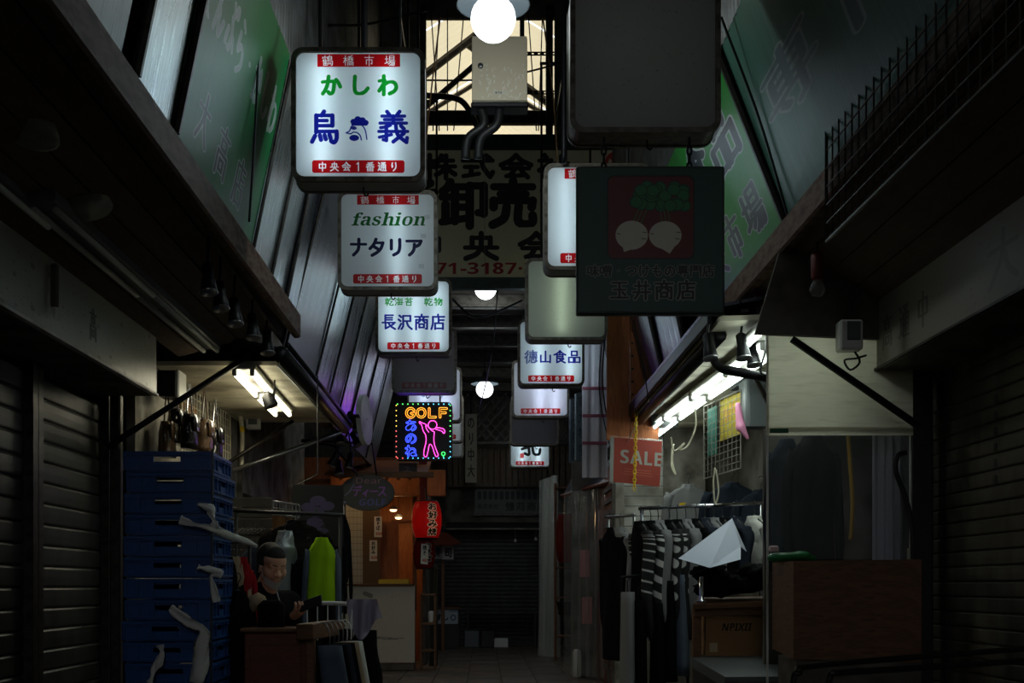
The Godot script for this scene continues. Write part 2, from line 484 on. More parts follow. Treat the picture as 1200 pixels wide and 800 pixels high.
# Latin lettering filled into a picture: height of a capital in pixels, slant as shear
func draw_latin(img: Image, text: String, at: Vector2, height: float, c: Color, f: Font, slant := 0.0, wide := 1.0) -> void:
	var t := TextMesh.new()
	t.text = text
	t.font = f
	t.font_size = 64
	t.pixel_size = 1.0
	t.depth = 0.0
	t.horizontal_alignment = HORIZONTAL_ALIGNMENT_LEFT
	var arr := t.get_mesh_arrays()
	var vs: PackedVector3Array = arr[Mesh.ARRAY_VERTEX]
	var ix: PackedInt32Array = arr[Mesh.ARRAY_INDEX]
	var lo := Vector2(1e9, 1e9); var hi := Vector2(-1e9, -1e9)
	for q in vs:
		lo = lo.min(Vector2(q.x, q.y)); hi = hi.max(Vector2(q.x, q.y))
	var k := height / (hi.y - lo.y)
	for i in range(0, ix.size(), 3):
		var p := []
		for j in 3:
			var q := Vector2(vs[ix[i + j]].x - lo.x, hi.y - vs[ix[i + j]].y)
			p.append(at + Vector2((q.x + ((hi.y - lo.y) - q.y) * slant) * k * wide, q.y * k))
		fill_tri(img, p[0], p[1], p[2], c)

func fill_tri(img: Image, a: Vector2, b: Vector2, c: Vector2, col: Color) -> void:
	var area := (b - a).cross(c - a)
	if absf(area) < 1e-6: return
	for y in range(maxi(0, int(minf(a.y, minf(b.y, c.y)))), mini(img.get_height() - 1, int(maxf(a.y, maxf(b.y, c.y)))) + 1):
		for x in range(maxi(0, int(minf(a.x, minf(b.x, c.x)))), mini(img.get_width() - 1, int(maxf(a.x, maxf(b.x, c.x)))) + 1):
			var p := Vector2(x + 0.5, y + 0.5)
			var u := (b - a).cross(p - a) / area
			var v := (c - b).cross(p - b) / area
			var w := (a - c).cross(p - c) / area
			if u >= 0 and v >= 0 and w >= 0: img.set_pixel(x, y, col)

func fill_ellipse(img: Image, c: Vector2, r: Vector2, col: Color) -> void:
	for y in range(maxi(0, int(c.y - r.y)), mini(img.get_height() - 1, int(c.y + r.y)) + 1):
		for x in range(maxi(0, int(c.x - r.x)), mini(img.get_width() - 1, int(c.x + r.x)) + 1):
			var d := (Vector2(x + 0.5, y + 0.5) - c) / r
			if d.length_squared() < 1.0: img.set_pixel(x, y, col)

func fill_round(img: Image, r: Rect2i, rad: int, c: Color) -> void:
	img.fill_rect(Rect2i(r.position.x + rad, r.position.y, r.size.x - 2 * rad, r.size.y), c)
	img.fill_rect(Rect2i(r.position.x, r.position.y + rad, r.size.x, r.size.y - 2 * rad), c)
	for q in [Vector2(rad, rad), Vector2(r.size.x - rad, rad), Vector2(rad, r.size.y - rad), Vector2(r.size.x - rad, r.size.y - rad)]:
		fill_ellipse(img, Vector2(r.position) + q, Vector2(rad, rad), c)

func blank(w: int, h: int, c: Color) -> Image:
	var i := Image.create(w, h, false, Image.FORMAT_RGBA8)
	i.fill(c)
	return i

# speckles and smears of dirt with a grain of their own
func dirty(img: Image, c: Color, n: int, seed_: int, most := 3.0) -> void:
	var r := RandomNumberGenerator.new()
	r.seed = seed_
	for i in n:
		var p := Vector2(r.randf() * img.get_width(), r.randf() * img.get_height())
		var k := r.randf_range(0.4, most)
		for y in range(maxi(0, int(p.y - k)), mini(img.get_height() - 1, int(p.y + k)) + 1):
			for x in range(maxi(0, int(p.x - k)), mini(img.get_width() - 1, int(p.x + k)) + 1):
				if p.distance_to(Vector2(x, y)) < k: ink(img, x, y, c, 0.35)

# ---------------------------------------------------------------- bodies: tapered capsules joined by a smooth minimum, meshed as surface nets
func net(b: MB, bones: Array, cell: float, blend: float, xf := Transform3D()) -> void:
	var lo := Vector3(1e9, 1e9, 1e9); var hi := -lo
	for q in bones:
		var r: float = maxf(q[2], q[3]) * 1.25 + cell * 3 + blend
		lo = lo.min(q[0].min(q[1]) - Vector3.ONE * r); hi = hi.max(q[0].max(q[1]) + Vector3.ONE * r)
	var n := Vector3i(((hi - lo) / cell).ceil()) + Vector3i.ONE
	var fld := PackedFloat32Array()
	fld.resize(n.x * n.y * n.z)
	fld.fill(9.0)
	for q in bones:
		var a: Vector3 = q[0]; var e: Vector3 = q[1]; var ra: float = q[2]; var rb: float = q[3]
		var sq: Vector3 = q[4] if q.size() > 4 else Vector3.ONE      # squash of the section
		var cut: bool = q.size() > 5 and q[5]
		var r := maxf(ra, rb) * maxf(sq.x, maxf(sq.y, sq.z)) + cell * 2 + blend
		var i0 := Vector3i(((a.min(e) - Vector3.ONE * r - lo) / cell).floor().max(Vector3.ZERO))
		var i1 := Vector3i(((a.max(e) + Vector3.ONE * r - lo) / cell).ceil().min(Vector3(n - Vector3i.ONE)))
		var d := (e - a) / sq
		var l := maxf(d.length_squared(), 1e-9)
		for z in range(i0.z, i1.z + 1):
			for y in range(i0.y, i1.y + 1):
				for x in range(i0.x, i1.x + 1):
					var p := (lo + Vector3(x, y, z) * cell - a) / sq
					var t := clampf(p.dot(d) / l, 0.0, 1.0)
					var k := (p - d * t).length() - lerpf(ra, rb, t)
					var at := (z * n.y + y) * n.x + x
					if cut:
						k = -k
						var hc := clampf(0.5 - 0.5 * (fld[at] - k) / (blend * 0.5), 0.0, 1.0)
						fld[at] = lerpf(fld[at], k, hc) + blend * 0.5 * hc * (1.0 - hc)
					else:
						var h := clampf(0.5 + 0.5 * (fld[at] - k) / blend, 0.0, 1.0)
						fld[at] = lerpf(fld[at], k, h) - blend * h * (1.0 - h)
	var vid := {}
	var nx := 1; var ny := n.x; var nz := n.x * n.y
	for z in n.z - 1:
		for y in n.y - 1:
			for x in n.x - 1:
				var o := z * nz + y * ny + x
				var f0 := fld[o]
				if absf(f0) > cell * 3.0: continue
				var cnt := 0; var sum := Vector3.ZERO
				for e in EDGES:
					var va := fld[o + e[0].x * nx + e[0].y * ny + e[0].z * nz]
					var vb := fld[o + e[1].x * nx + e[1].y * ny + e[1].z * nz]
					if (va < 0) != (vb < 0):
						sum += Vector3(e[0]).lerp(Vector3(e[1]), va / (va - vb)); cnt += 1
				if cnt: vid[o] = xf * (lo + (Vector3(x, y, z) + sum / cnt) * cell)
	for o in vid:
		var f0 := fld[o]
		for ax in 3:
			var s: int = [nx, ny, nz][ax]; var s1: int = [ny, nz, nx][ax]; var s2: int = [nz, nx, ny][ax]
			if o + s >= fld.size(): continue
			var f1 := fld[o + s]
			if (f0 < 0) == (f1 < 0): continue
			if not (vid.has(o - s1) and vid.has(o - s2) and vid.has(o - s1 - s2)): continue
			if f0 < 0: b.quad(vid[o - s1 - s2], vid[o - s2], vid[o], vid[o - s1])
			else: b.quad(vid[o - s1 - s2], vid[o - s1], vid[o], vid[o - s2])

# ---------------------------------------------------------------- the scene
var M := {}
var rng := RandomNumberGenerator.new()

func _ready() -> void:
	rng.seed = 7
	view()
	palette()
	setting_shell()
	facade_sheets()
	shop_fronts()
	awnings()
	overhead_signs()
	neon_sign()
	globe_lamps()
	gantry()
	left_front()
	crate_stack()
	left_stall()
	seller()
	snack_bar()
	lane_end()
	right_front()
	right_stall()
	right_far()
	cables()

func view() -> void:
	var cam := Camera3D.new()
	cam.name = "camera"
	cam.projection = Camera3D.PROJECTION_FRUSTUM
	cam.near = 0.05
	cam.far = 100.0
	cam.size = cam.near * 800.0 / F
	cam.frustum_offset = Vector2(32.0, 286.0) * cam.near / F
	cam.position = Vector3(0, H, 0)
	add_child(cam)
	cam.current = true
	var e := Environment.new()
	e.tonemap_mode = Environment.TONE_MAPPER_LINEAR
	e.tonemap_exposure = 1.0
	e.sdfgi_enabled = true
	e.ssao_enabled = true
	e.ssil_enabled = true
	e.background_mode = Environment.BG_SKY
	var sm := ProceduralSkyMaterial.new()      # an even, overcast sky
	sm.sky_top_color = Color(0.92, 0.94, 0.96)
	sm.sky_horizon_color = Color(0.86, 0.88, 0.9)
	sm.ground_bottom_color = Color(0.2, 0.2, 0.2)
	sm.ground_horizon_color = Color(0.3, 0.3, 0.3)
	sm.energy_multiplier = 2.1
	e.sky = Sky.new()
	e.sky.sky_material = sm
	var w := WorldEnvironment.new()
	w.name = "surroundings"
	w.environment = e
	add_child(w)

func area_light(parent: Node3D, at: Vector3, towards: Vector3, size: Vector2, c: Color, energy: float) -> void:
	var l := AreaLight3D.new()
	l.name = "light"
	l.area_size = size
	l.area_normalize_energy = true
	l.light_color = c
	l.light_energy = energy
	l.shadow_enabled = true
	l.set("area_range", 40.0)
	parent.add_child(l, true)
	l.position = at - org(parent)
	l.basis = Basis.looking_at(towards, Vector3.UP if absf(towards.normalized().y) < 0.9 else Vector3.BACK)

func omni(parent: Node3D, at: Vector3, size: float, c: Color, energy: float) -> void:
	var l := OmniLight3D.new()
	l.name = "light"
	l.light_color = c
	l.light_energy = energy
	l.light_size = size
	l.omni_range = 40.0
	l.omni_attenuation = 2.0
	l.shadow_enabled = true
	parent.add_child(l, true)
	l.position = at - org(parent)

func palette() -> void:
	var grime := noise_tex("grime", 0.012, [Color(0.55, 0.53, 0.5), Color(0.8, 0.79, 0.77), Color(1, 1, 1), Color(0.92, 0.91, 0.9)])
	var streak := noise_tex("streak", 0.02, [Color(0.6, 0.6, 0.6), Color(0.95, 0.95, 0.95), Color(0.8, 0.8, 0.8), Color(1, 1, 1)], FastNoiseLite.TYPE_SIMPLEX_SMOOTH, 5)
	var rust := noise_tex("rust", 0.015, [Color(0.35, 0.2, 0.12), Color(0.55, 0.38, 0.26), Color(0.75, 0.66, 0.58), Color(0.5, 0.34, 0.22)], FastNoiseLite.TYPE_SIMPLEX_SMOOTH, 5)
	var wood := noise_tex("wood", 0.014, [Color(0.7, 0.66, 0.62), Color(0.98, 0.95, 0.92), Color(0.84, 0.79, 0.75), Color(1, 1, 1)], FastNoiseLite.TYPE_SIMPLEX_SMOOTH, 4)
	var rough_tex := noise_tex("roughness", 0.02, [Color(0.25, 0.25, 0.25), Color(0.6, 0.6, 0.6), Color(0.4, 0.4, 0.4)], FastNoiseLite.TYPE_SIMPLEX_SMOOTH, 4)
	M.dark = mat(C(104, 98, 91), 0.85, 0.0, grime, Vector3.ONE * 0.7)
	M.black = mat(C(22, 22, 23), 0.5)
	M.black_metal = mat(C(30, 30, 32), 0.42, 0.6)
	M.iron = mat(C(70, 66, 62), 0.45, 0.7, grime, Vector3(3, 3, 3))
	M.steel = mat(C(150, 150, 152), 0.28, 0.9)
	M.chrome = mat(C(190, 190, 195), 0.15, 1.0)
	M.beam = mat(C(150, 138, 124), 0.75, 0.0, rust, Vector3(1.5, 4, 1.5))
	M.soffit = mat(C(112, 98, 84), 0.85, 0.0, wood, Vector3(3, 1, 0.5))
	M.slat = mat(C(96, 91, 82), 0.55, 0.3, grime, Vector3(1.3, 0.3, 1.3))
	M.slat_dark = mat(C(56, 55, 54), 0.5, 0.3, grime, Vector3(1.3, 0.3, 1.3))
	M.fascia = mat(C(178, 178, 168), 0.38, 0.15, grime, Vector3(0.8, 0.8, 0.8))
	M.cream = mat(C(222, 216, 192), 0.55, 0.0, grime, Vector3(0.5, 0.5, 0.5))
	M.white_paint = mat(C(225, 225, 220), 0.5, 0.0, grime, Vector3(0.6, 0.6, 0.6))
	M.plaster = mat(C(150, 146, 138), 0.85, 0.0, grime, Vector3(0.8, 0.8, 0.8))
	M.wood = mat(C(120, 84, 54), 0.6, 0.0, wood, Vector3(1.2, 6, 1.2))
	M.wood_red = mat(C(116, 60, 40), 0.55, 0.0, wood, Vector3(1.2, 6, 1.2))
	M.ply = mat(C(176, 104, 54), 0.6, 0.0, wood, Vector3(5, 0.6, 5))
	M.card = mat(C(158, 118, 78), 0.85, 0.0, grime, Vector3(2, 2, 2))
	M.paving = mat(C(120, 108, 98), 0.45, 0.0, grime, Vector3(2.2, 2.2, 2.2))
	M.paving2 = mat(C(106, 98, 92), 0.5, 0.0, grime, Vector3(1.7, 1.7, 1.7))
	M.ground = mat(C(96, 90, 84), 0.9, 0.0, grime, Vector3(1, 1, 1))
	M.sheet_grey = sheet_mat(C(150, 156, 156), streak, rough_tex)
	M.sheet_light = sheet_mat(C(196, 204, 204), streak, rough_tex)
	M.sheet_dark = sheet_mat(C(92, 94, 104), streak, rough_tex)
	M.corrugated = mat(C(110, 112, 112), 0.5, 0.5, grime, Vector3(1, 1, 1))
	M.sign_frame = mat(C(104, 98, 88), 0.45, 0.5, grime, Vector3(4, 4, 4))
	M.sign_inner = mat(C(170, 172, 172), 0.9)
	M.green_paint = mat(C(26, 50, 42), 0.5, 0.1, grime, Vector3(2, 2, 2))
	M.cloth_black = cloth(C(17, 17, 19))
	M.cloth_navy = cloth(C(40, 46, 56))
	M.cloth_grey = cloth(C(128, 128, 130))
	M.cloth_white = cloth(C(205, 204, 198))
	M.cloth_beige = cloth(C(150, 130, 108))
	M.cloth_red = cloth(C(140, 26, 34))
	M.cloth_lime = cloth(C(150, 196, 30))
	M.cloth_slate = cloth(C(88, 98, 112))
	M.cloth_lav = cloth(C(150, 142, 160))
	M.fur = cloth(C(34, 31, 30))
	M.paper = mat(C(218, 226, 244), 0.8)
	M.rubber = mat(C(24, 24, 24), 0.6)
	M.red_lamp = mat(C(104, 22, 18), 0.6)
	M.blue_plastic = mat(C(24, 76, 138), 0.38)
	M.yellow = mat(C(228, 190, 20), 0.4)
	M.white_plastic = mat(C(214, 214, 208), 0.4)
	M.grey_plastic = mat(C(90, 96, 98), 0.4)
	M.skin = mat(C(214, 164, 132), 0.5)
	M.lamp_grey = mat(C(196, 192, 180), 0.45)
	M.hair = mat(C(24, 20, 19), 0.75)
	var g := StandardMaterial3D.new()          # clear sheet
	g.transparency = BaseMaterial3D.TRANSPARENCY_ALPHA
	g.albedo_color = Color(0.85, 0.9, 0.9, 0.09)
	g.roughness = 0.12
	M.vinyl = g
	var bulb := StandardMaterial3D.new()
	bulb.transparency = BaseMaterial3D.TRANSPARENCY_ALPHA
	bulb.albedo_color = Color(0.7, 0.7, 0.68, 0.14)
	bulb.roughness = 0.08
	M.bulb_glass = bulb

func sheet_mat(c: Color, streak: Texture2D, rough_tex: Texture2D) -> StandardMaterial3D:
	var m := StandardMaterial3D.new()
	m.albedo_color = c
	m.albedo_texture = streak
	m.roughness = 0.6
	m.roughness_texture = rough_tex
	m.metallic = 0.8
	m.uv1_triplanar = true
	m.uv1_world_triplanar = true
	m.uv1_scale = Vector3(5, 0.35, 5)
	return m

func cloth(c: Color) -> StandardMaterial3D:
	var m := StandardMaterial3D.new()
	m.albedo_color = c
	m.roughness = 0.9
	m.metallic_specular = 0.15
	m.normal_enabled = true
	m.normal_texture = noise_tex("weave", 0.03, [], FastNoiseLite.TYPE_SIMPLEX_SMOOTH, 3, 256, true)
	m.normal_scale = 0.35
	m.uv1_triplanar = true
	m.uv1_scale = Vector3(5, 5, 5)
	return m

# ---------------------------------------------------------------- shell of the lane
func setting_shell() -> void:
	var fl := setting("floor", "grey paved floor of the covered market lane")
	part("bed", MB.new().span(Vector3(-2.9, -0.2, 4), Vector3(2.9, -0.012, -22.6)), M.ground, fl)
	var slab_mesh := MB.new().rbox(Vector3(0, -0.0165, 0), Vector3(0.392, 0.033, 0.392), 0.006).done()
	for iz in 27:
		for ix in 9:
			var q := part_mesh("paving_slab", slab_mesh, M.paving if (ix * 7 + iz * 5) % 3 else M.paving2, fl, Vector3(-1.6 + ix * 0.4, rng.randf_range(-0.004, 0.0), -11.4 - iz * 0.4))
			q.rotation.y = (ix * 3 + iz) % 4 * PI / 2
	for s in [-1.0, 1.0]:
		var w := setting("wall_left" if s < 0 else "wall_right", "dark building wall along the %s of the lane" % ("shuttered side" if s < 0 else "clothes stall side"))
		part("masonry", MB.new().span(Vector3(s * 2.75, 0, 4), Vector3(s * 2.95, 8.2, -22.6)), M.dark, w)
	var wb := setting("wall_added_behind", "unseen dark wall and low barrier added to limit daylight at the mouth of the lane")
	# unseen lane mouth, open to the sky; barrier below added to cut low daylight
	part("masonry", MB.new().span(Vector3(-2.95, 0, 4), Vector3(-1.2, 8.2, 4.2)), M.dark, wb)
	part("masonry", MB.new().span(Vector3(1.2, 0, 4), Vector3(2.95, 8.2, 4.2)), M.dark, wb)
	part("masonry", MB.new().span(Vector3(-1.2, 5.4, 4), Vector3(1.2, 8.2, 4.2)), M.dark, wb)
	part("added_gate", MB.new().span(Vector3(-1.2, 0, 4), Vector3(1.2, 2.5, 4.06)), M.slat_dark, wb)  # added to hold daylight off the lower things
	var we := setting("wall_end", "dark wall across the far end of the lane")
	part("masonry", MB.new().span(Vector3(-2.75, 0, -22.3), Vector3(2.75, 4.9, -22.6)), M.dark, we)
	var c := setting("ceiling", "dark arcade roof with cross beams")
	part("deck", MB.new().span(Vector3(-2.75, 7.2, 4), Vector3(2.75, 7.35, -11.7)), M.dark, c)
	part("deck", MB.new().span(Vector3(-2.75, 4.62, -11.75), Vector3(2.75, 4.75, -22.3)), M.dark, c)
	for z in [12.4, 13.4, 14.4, 15.5, 16.7, 17.9, 19.2, 20.6]:
		part("cross_beam", MB.new().rbox(Vector3(0, 4.52, -z), Vector3(5.4, 0.16, 0.12), 0.01), M.iron, c)
	for z in [3.0, 6.0, 9.0]:
		part("cross_beam", MB.new().rbox(Vector3(0, 7.1, -z), Vector3(5.4, 0.2, 0.12), 0.01), M.iron, c)
	# skylight behind the gantry: cream translucent sheets on a dark frame, under the open sky
	var sk := setting("ceiling_skylight", "cream translucent sheet roof glowing with daylight behind the gantry")
	var tm := StandardMaterial3D.new()
	tm.albedo_color = C(250, 234, 198)
	tm.roughness = 0.6
	tm.backlight_enabled = true
	tm.backlight = C(252, 236, 196)
	tm.cull_mode = BaseMaterial3D.CULL_DISABLED
	for s in [-1.0, 1.0]:
		for i in 6:
			var z0 := 11.85 + i * 1.06
			var lift := 0.012 * (i % 2)
			var b := MB.new()
			var n := 14
			for k in n:       # shallow corrugation down the slope
				var za := -(z0 + 1.04 * k / n); var zb := -(z0 + 1.04 * (k + 1) / n)
				var ya := 0.02 * sin(k * PI); var yb := 0.02 * sin((k + 1) * PI)
				ya = 0.018 * (k % 2); yb = 0.018 * ((k + 1) % 2)
				var p := [Vector3(0, 8.0 + ya + lift, za), Vector3(s * 2.7, 6.35 + ya + lift, za), Vector3(s * 2.7, 6.35 + yb + lift, zb), Vector3(0, 8.0 + yb + lift, zb)]
				b.quad(p[0], p[1], p[2], p[3])
			part("sheet", b, tm, sk)
	for i in [0, 4, 6]:
		var z: float = -(11.84 + i * 1.06)
		for s in [-1.0, 1.0]:
			part("rafter", MB.new().tube([Vector3(0, 7.93, z), Vector3(s * 2.7, 6.28, z)], 0.03, 6), M.iron, sk)
	part("tie", MB.new().tube([Vector3(-2.4, 5.5, -13.4), Vector3(0.2, 7.5, -13.4)], 0.045, 6), M.iron, sk)
	part("tie", MB.new().tube([Vector3(2.4, 5.5, -13.9), Vector3(-0.2, 7.4, -13.9)], 0.045, 6), M.iron, sk)
	for s in [-1.0, 1.0]:
		var b := MB.new()
		b.quad(Vector3(s * 2.7, 6.35, -18.25), Vector3(0, 6.35, -18.25), Vector3(0, 8.0, -18.25), Vector3(s * 2.7, 6.35, -18.25))
		part("gable_sheet", b, tm, sk)
	part("end_wall", MB.new().span(Vector3(-2.75, 4.7, -18.26), Vector3(2.75, 6.35, -18.4)), M.cream, sk)
	# corrugated sheets above the painted facades
	for s in [-1.0, 1.0]:
		var up := setting("wall_upper_left" if s < 0 else "wall_upper_right", "corrugated metal sheeting above the %s painted sheets" % ("fried food" if s < 0 else "pickle"))
		var b := MB.new()
		var xb := -1.1 if s < 0 else 1.26
		var yb := 4.03 if s < 0 else 3.93
		var n := 460
		for k in n:
			var za := -(2.0 + 9.7 * k / n); var zb := -(2.0 + 9.7 * (k + 1) / n)
			var da: float = [0.0, 0.012, 0.018, 0.012][k % 4]; var db: float = [0.0, 0.012, 0.018, 0.012][(k + 1) % 4]
			var a := Vector3(xb - s * da, yb, za); var d := Vector3(xb - s * db, yb, zb)
			var lean := Vector3(-s * 0.1, 7.2 - yb, 0)
			if s < 0: b.quad(a, d, d + lean, a + lean)
			else: b.quad(d, a, a + lean, d + lean)
		part("corrugated_sheet", b, M.corrugated, up)
		part("wall_plate", MB.new().span(Vector3(xb + s * 0.02, yb, -2.0), Vector3(s * 2.75, yb + 0.05, -11.7)), M.dark, up)

# ---------------------------------------------------------------- sloping sheet metal above the eaves
func outlined(img: Image, text: String, at: Vector2, size: Vector2, step: Vector2, thick: float, edge: Color, fill: Color, k := 1.9) -> void:
	draw_row(img, text, at, size, step, thick * k, edge)
	draw_row(img, text, at, size, step, thick, fill)

func painted_sheet(img: Image, rough: float) -> StandardMaterial3D:
	var m := printed(img, rough)
	m.metallic_specular = 0.4
	return m

func streaks(img: Image, n: int, c: Color, seed_: int) -> void:
	var r := RandomNumberGenerator.new()
	r.seed = seed_
	for i in n:
		var x := r.randi_range(0, img.get_width() - 1); var y := r.randi_range(0, img.get_height() - 1)
		var l := r.randi_range(10, 160)
		for j in l:
			if y + j < img.get_height(): ink(img, x, y + j, c, 0.10 + 0.06 * r.randf())

func facade_sheets() -> void:
	var wl := setting("wall_facade_left", "sloping painted metal sheets above the eave with fried food lettering")
	var green := blank(512, 512, C(20, 112, 58))
	outlined(green, "てんぷら・かしわ", Vector2(8, 126), Vector2(52, 120), Vector2(63, -2), 10, C(205, 214, 208), C(150, 160, 158), 1.3)
	outlined(green, "大高店", Vector2(90, 352), Vector2(64, 110), Vector2(120, 8), 10, C(190, 200, 196), C(60, 66, 68), 1.7)
	streaks(green, 420, C(150, 165, 150), 3)
	streaks(green, 420, C(12, 40, 26), 4)
	dirty(green, C(14, 24, 18), 300, 5, 2.0)
	var pale := blank(256, 256, C(176, 190, 188))
	outlined(pale, "み", Vector2(150, 60), Vector2(90, 150), Vector2(90, 0), 16, C(226, 230, 230), C(196, 206, 206), 1.5)
	streaks(pale, 300, C(90, 100, 100), 8)
	var faded := blank(512, 256, C(150, 152, 164))
	outlined(faded, "店ののみ物", Vector2(30, 50), Vector2(56, 120), Vector2(92, 0), 5, C(200, 200, 216), C(142, 144, 156), 2.0)
	streaks(faded, 400, C(90, 90, 104), 9)
	var specs := [   # z from, to, material
		[2.2, 4.26, painted_sheet(pale, 0.34)], [4.42, 4.92, M.sheet_light], [4.98, 6.6, painted_sheet(green, 0.42)], [6.66, 7.22, M.sheet_light], [7.24, 7.78, M.sheet_grey],
		[7.8, 8.26, M.sheet_dark], [8.3, 9.7, painted_sheet(faded, 0.32)], [9.73, 10.55, M.sheet_light], [10.58, 11.3, M.sheet_grey], [11.36, 12.2, M.sheet_light],
		[12.23, 13.1, M.sheet_grey], [13.14, 14.2, M.sheet_dark], [14.24, 15.4, M.sheet_dark]]
	for q in specs:
		var z0: float = q[0]; var z1: float = q[1]
		var bx := -1.3 if z0 < 8.25 else -1.43
		var by := 2.98 if z0 < 8.25 else 2.62
		var j := rng.randf_range(-0.012, 0.012)
		var k := rng.randf_range(-0.012, 0.012)
		part("sheet", MB.new().slab(Vector3(bx + j, by, -z0), Vector3(bx - j, by, -z1), Vector3(-1.08 - k, 4.03, -z1), Vector3(-1.08 + k, 4.03, -z0), 0.012), q[2], wl)
		if z0 > 4.3:      # cover strips and cables over the joints
			part("cover_strip", MB.new().tube([Vector3(bx + 0.015, by, -z0 + 0.015), Vector3(-1.065, 4.03, -z0 + 0.015)], 0.011 if z0 > 5.5 else 0.02, 6), M.iron, wl)
	part("backing", MB.new().slab(Vector3(-1.36, 2.98, -2), Vector3(-1.46, 2.62, -15.4), Vector3(-1.16, 4.03, -15.4), Vector3(-1.16, 4.03, -2), 0.03), M.dark, wl)
	var wr := setting("wall_facade_right", "sloping painted metal sheets above the eave with food shop lettering")
	var near := blank(512, 512, C(70, 116, 100))
	outlined(near, "専門店", Vector2(40, 180), Vector2(110, 150), Vector2(160, 20), 14, C(150, 160, 160), C(84, 100, 104), 1.6)
	outlined(near, "大物", Vector2(300, 24), Vector2(80, 110), Vector2(100, 0), 10, C(140, 150, 150), C(96, 112, 112), 1.6)
	streaks(near, 500, C(150, 160, 156), 11)
	streaks(near, 400, C(30, 46, 42), 12)
	var bright := blank(512, 512, C(44, 146, 54))
	outlined(bright, "味食品", Vector2(50, 60), Vector2(120, 190), Vector2(150, 0), 22, C(196, 202, 204), C(44, 50, 60), 1.5)
	outlined(bright, "中央市場", Vector2(40, 330), Vector2(86, 130), Vector2(112, 0), 15, C(176, 182, 186), C(70, 76, 86), 1.5)
	streaks(bright, 400, C(150, 160, 150), 13)
	streaks(bright, 300, C(18, 50, 24), 14)
	var specs_r := [[2.4, 6.31, painted_sheet(near, 0.36)], [6.34, 8.7, painted_sheet(bright, 0.32)], [8.8, 9.8, M.sheet_dark], [9.9, 10.95, M.sheet_dark], [11.1, 12.4, M.sheet_grey], [12.5, 13.8, M.sheet_dark], [13.9, 15.4, M.sheet_dark]]
	for q in specs_r:
		var z0: float = q[0]; var z1: float = q[1]
		var bx := 1.6 if z0 < 8 else 1.5
		var by := 3.02 if z0 < 8 else 2.78
		var k := rng.randf_range(-0.012, 0.012)
		part("sheet", MB.new().slab(Vector3(bx, by, -z1), Vector3(bx, by, -z0), Vector3(1.235 + k, 3.94, -z0), Vector3(1.235 - k, 3.94, -z1), 0.012), q[2], wr)
		part("cover_strip", MB.new().tube([Vector3(bx - 0.015, by, -z0 + 0.04), Vector3(1.22, 3.94, -z0 + 0.04)], 0.022, 6), M.iron, wr)
	part("backing", MB.new().slab(Vector3(1.66, 2.9, -15.4), Vector3(1.66, 3.0, -2), Vector3(1.32, 3.94, -2), Vector3(1.32, 3.94, -15.4), 0.03), M.dark, wr)

# ---------------------------------------------------------------- roller shutters and fascias of the closed shops
func shutter(label: String, a: Vector3, b: Vector3, height: float, pitch: float, m: Material, rail: Material, group := "", holes := false) -> Node3D:
	# slats run from a to b (bottom corners), the shutter faces to the side that has a on the viewer's left
	var t := thing("roller_shutter", label, "shutter", (a + b) / 2, group)
	var along := (b - a).normalized()
	var out_ := along.cross(Vector3.UP).normalized()
	var n := int(height / pitch)
	var l := a.distance_to(b)
	var mesh := MB.new()
	var prof := [Vector2(0, 0.0), Vector2(0.010, 0.05 * pitch), Vector2(0.012, 0.12 * pitch), Vector2(0.013, 0.5 * pitch), Vector2(0.012, 0.86 * pitch), Vector2(0.0, 0.97 * pitch)]
	for i in prof.size() - 1:
		var p: Vector2 = prof[i]; var q: Vector2 = prof[i + 1]
		mesh.quad(-along * l / 2 + out_ * p.x + Vector3.UP * p.y, along * l / 2 + out_ * p.x + Vector3.UP * p.y, along * l / 2 + out_ * q.x + Vector3.UP * q.y, -along * l / 2 + out_ * q.x + Vector3.UP * q.y)
	mesh.quad(along * l / 2, -along * l / 2, -along * l / 2 + Vector3.UP * pitch * 0.99, along * l / 2 + Vector3.UP * pitch * 0.99)
	var sm := mesh.done()
	for i in n:
		part_mesh("slat", sm, m, t, Vector3(0, 0.03 + i * pitch, 0))
	part("bottom_bar", MB.new().box((a + b) / 2 + Vector3(0, 0.015, 0), Vector3(0.05, 0.03, l), Basis(out_, Vector3.UP, along)), rail, t)
	for e in [a, b]:
		part("guide_rail", MB.new().box(e + Vector3(0, height / 2, 0) + out_ * 0.02, Vector3(0.09, height, 0.07), Basis(out_, Vector3.UP, along)), rail, t)
	if holes:
		for r in 6:
			for c in 5:
				if r == 5 and c > 2: continue
				var o := a.lerp(b, 0.2 + c * 0.14) + Vector3(0, height - (3.5 + r) * pitch, 0) + out_ * 0.0145
				part("vent_hole", MB.new().prism(rrect(0.04, 0.045, 0.016, 3), o, Basis(along, Vector3.UP, out_), 0.004), M.black, t)
	return t

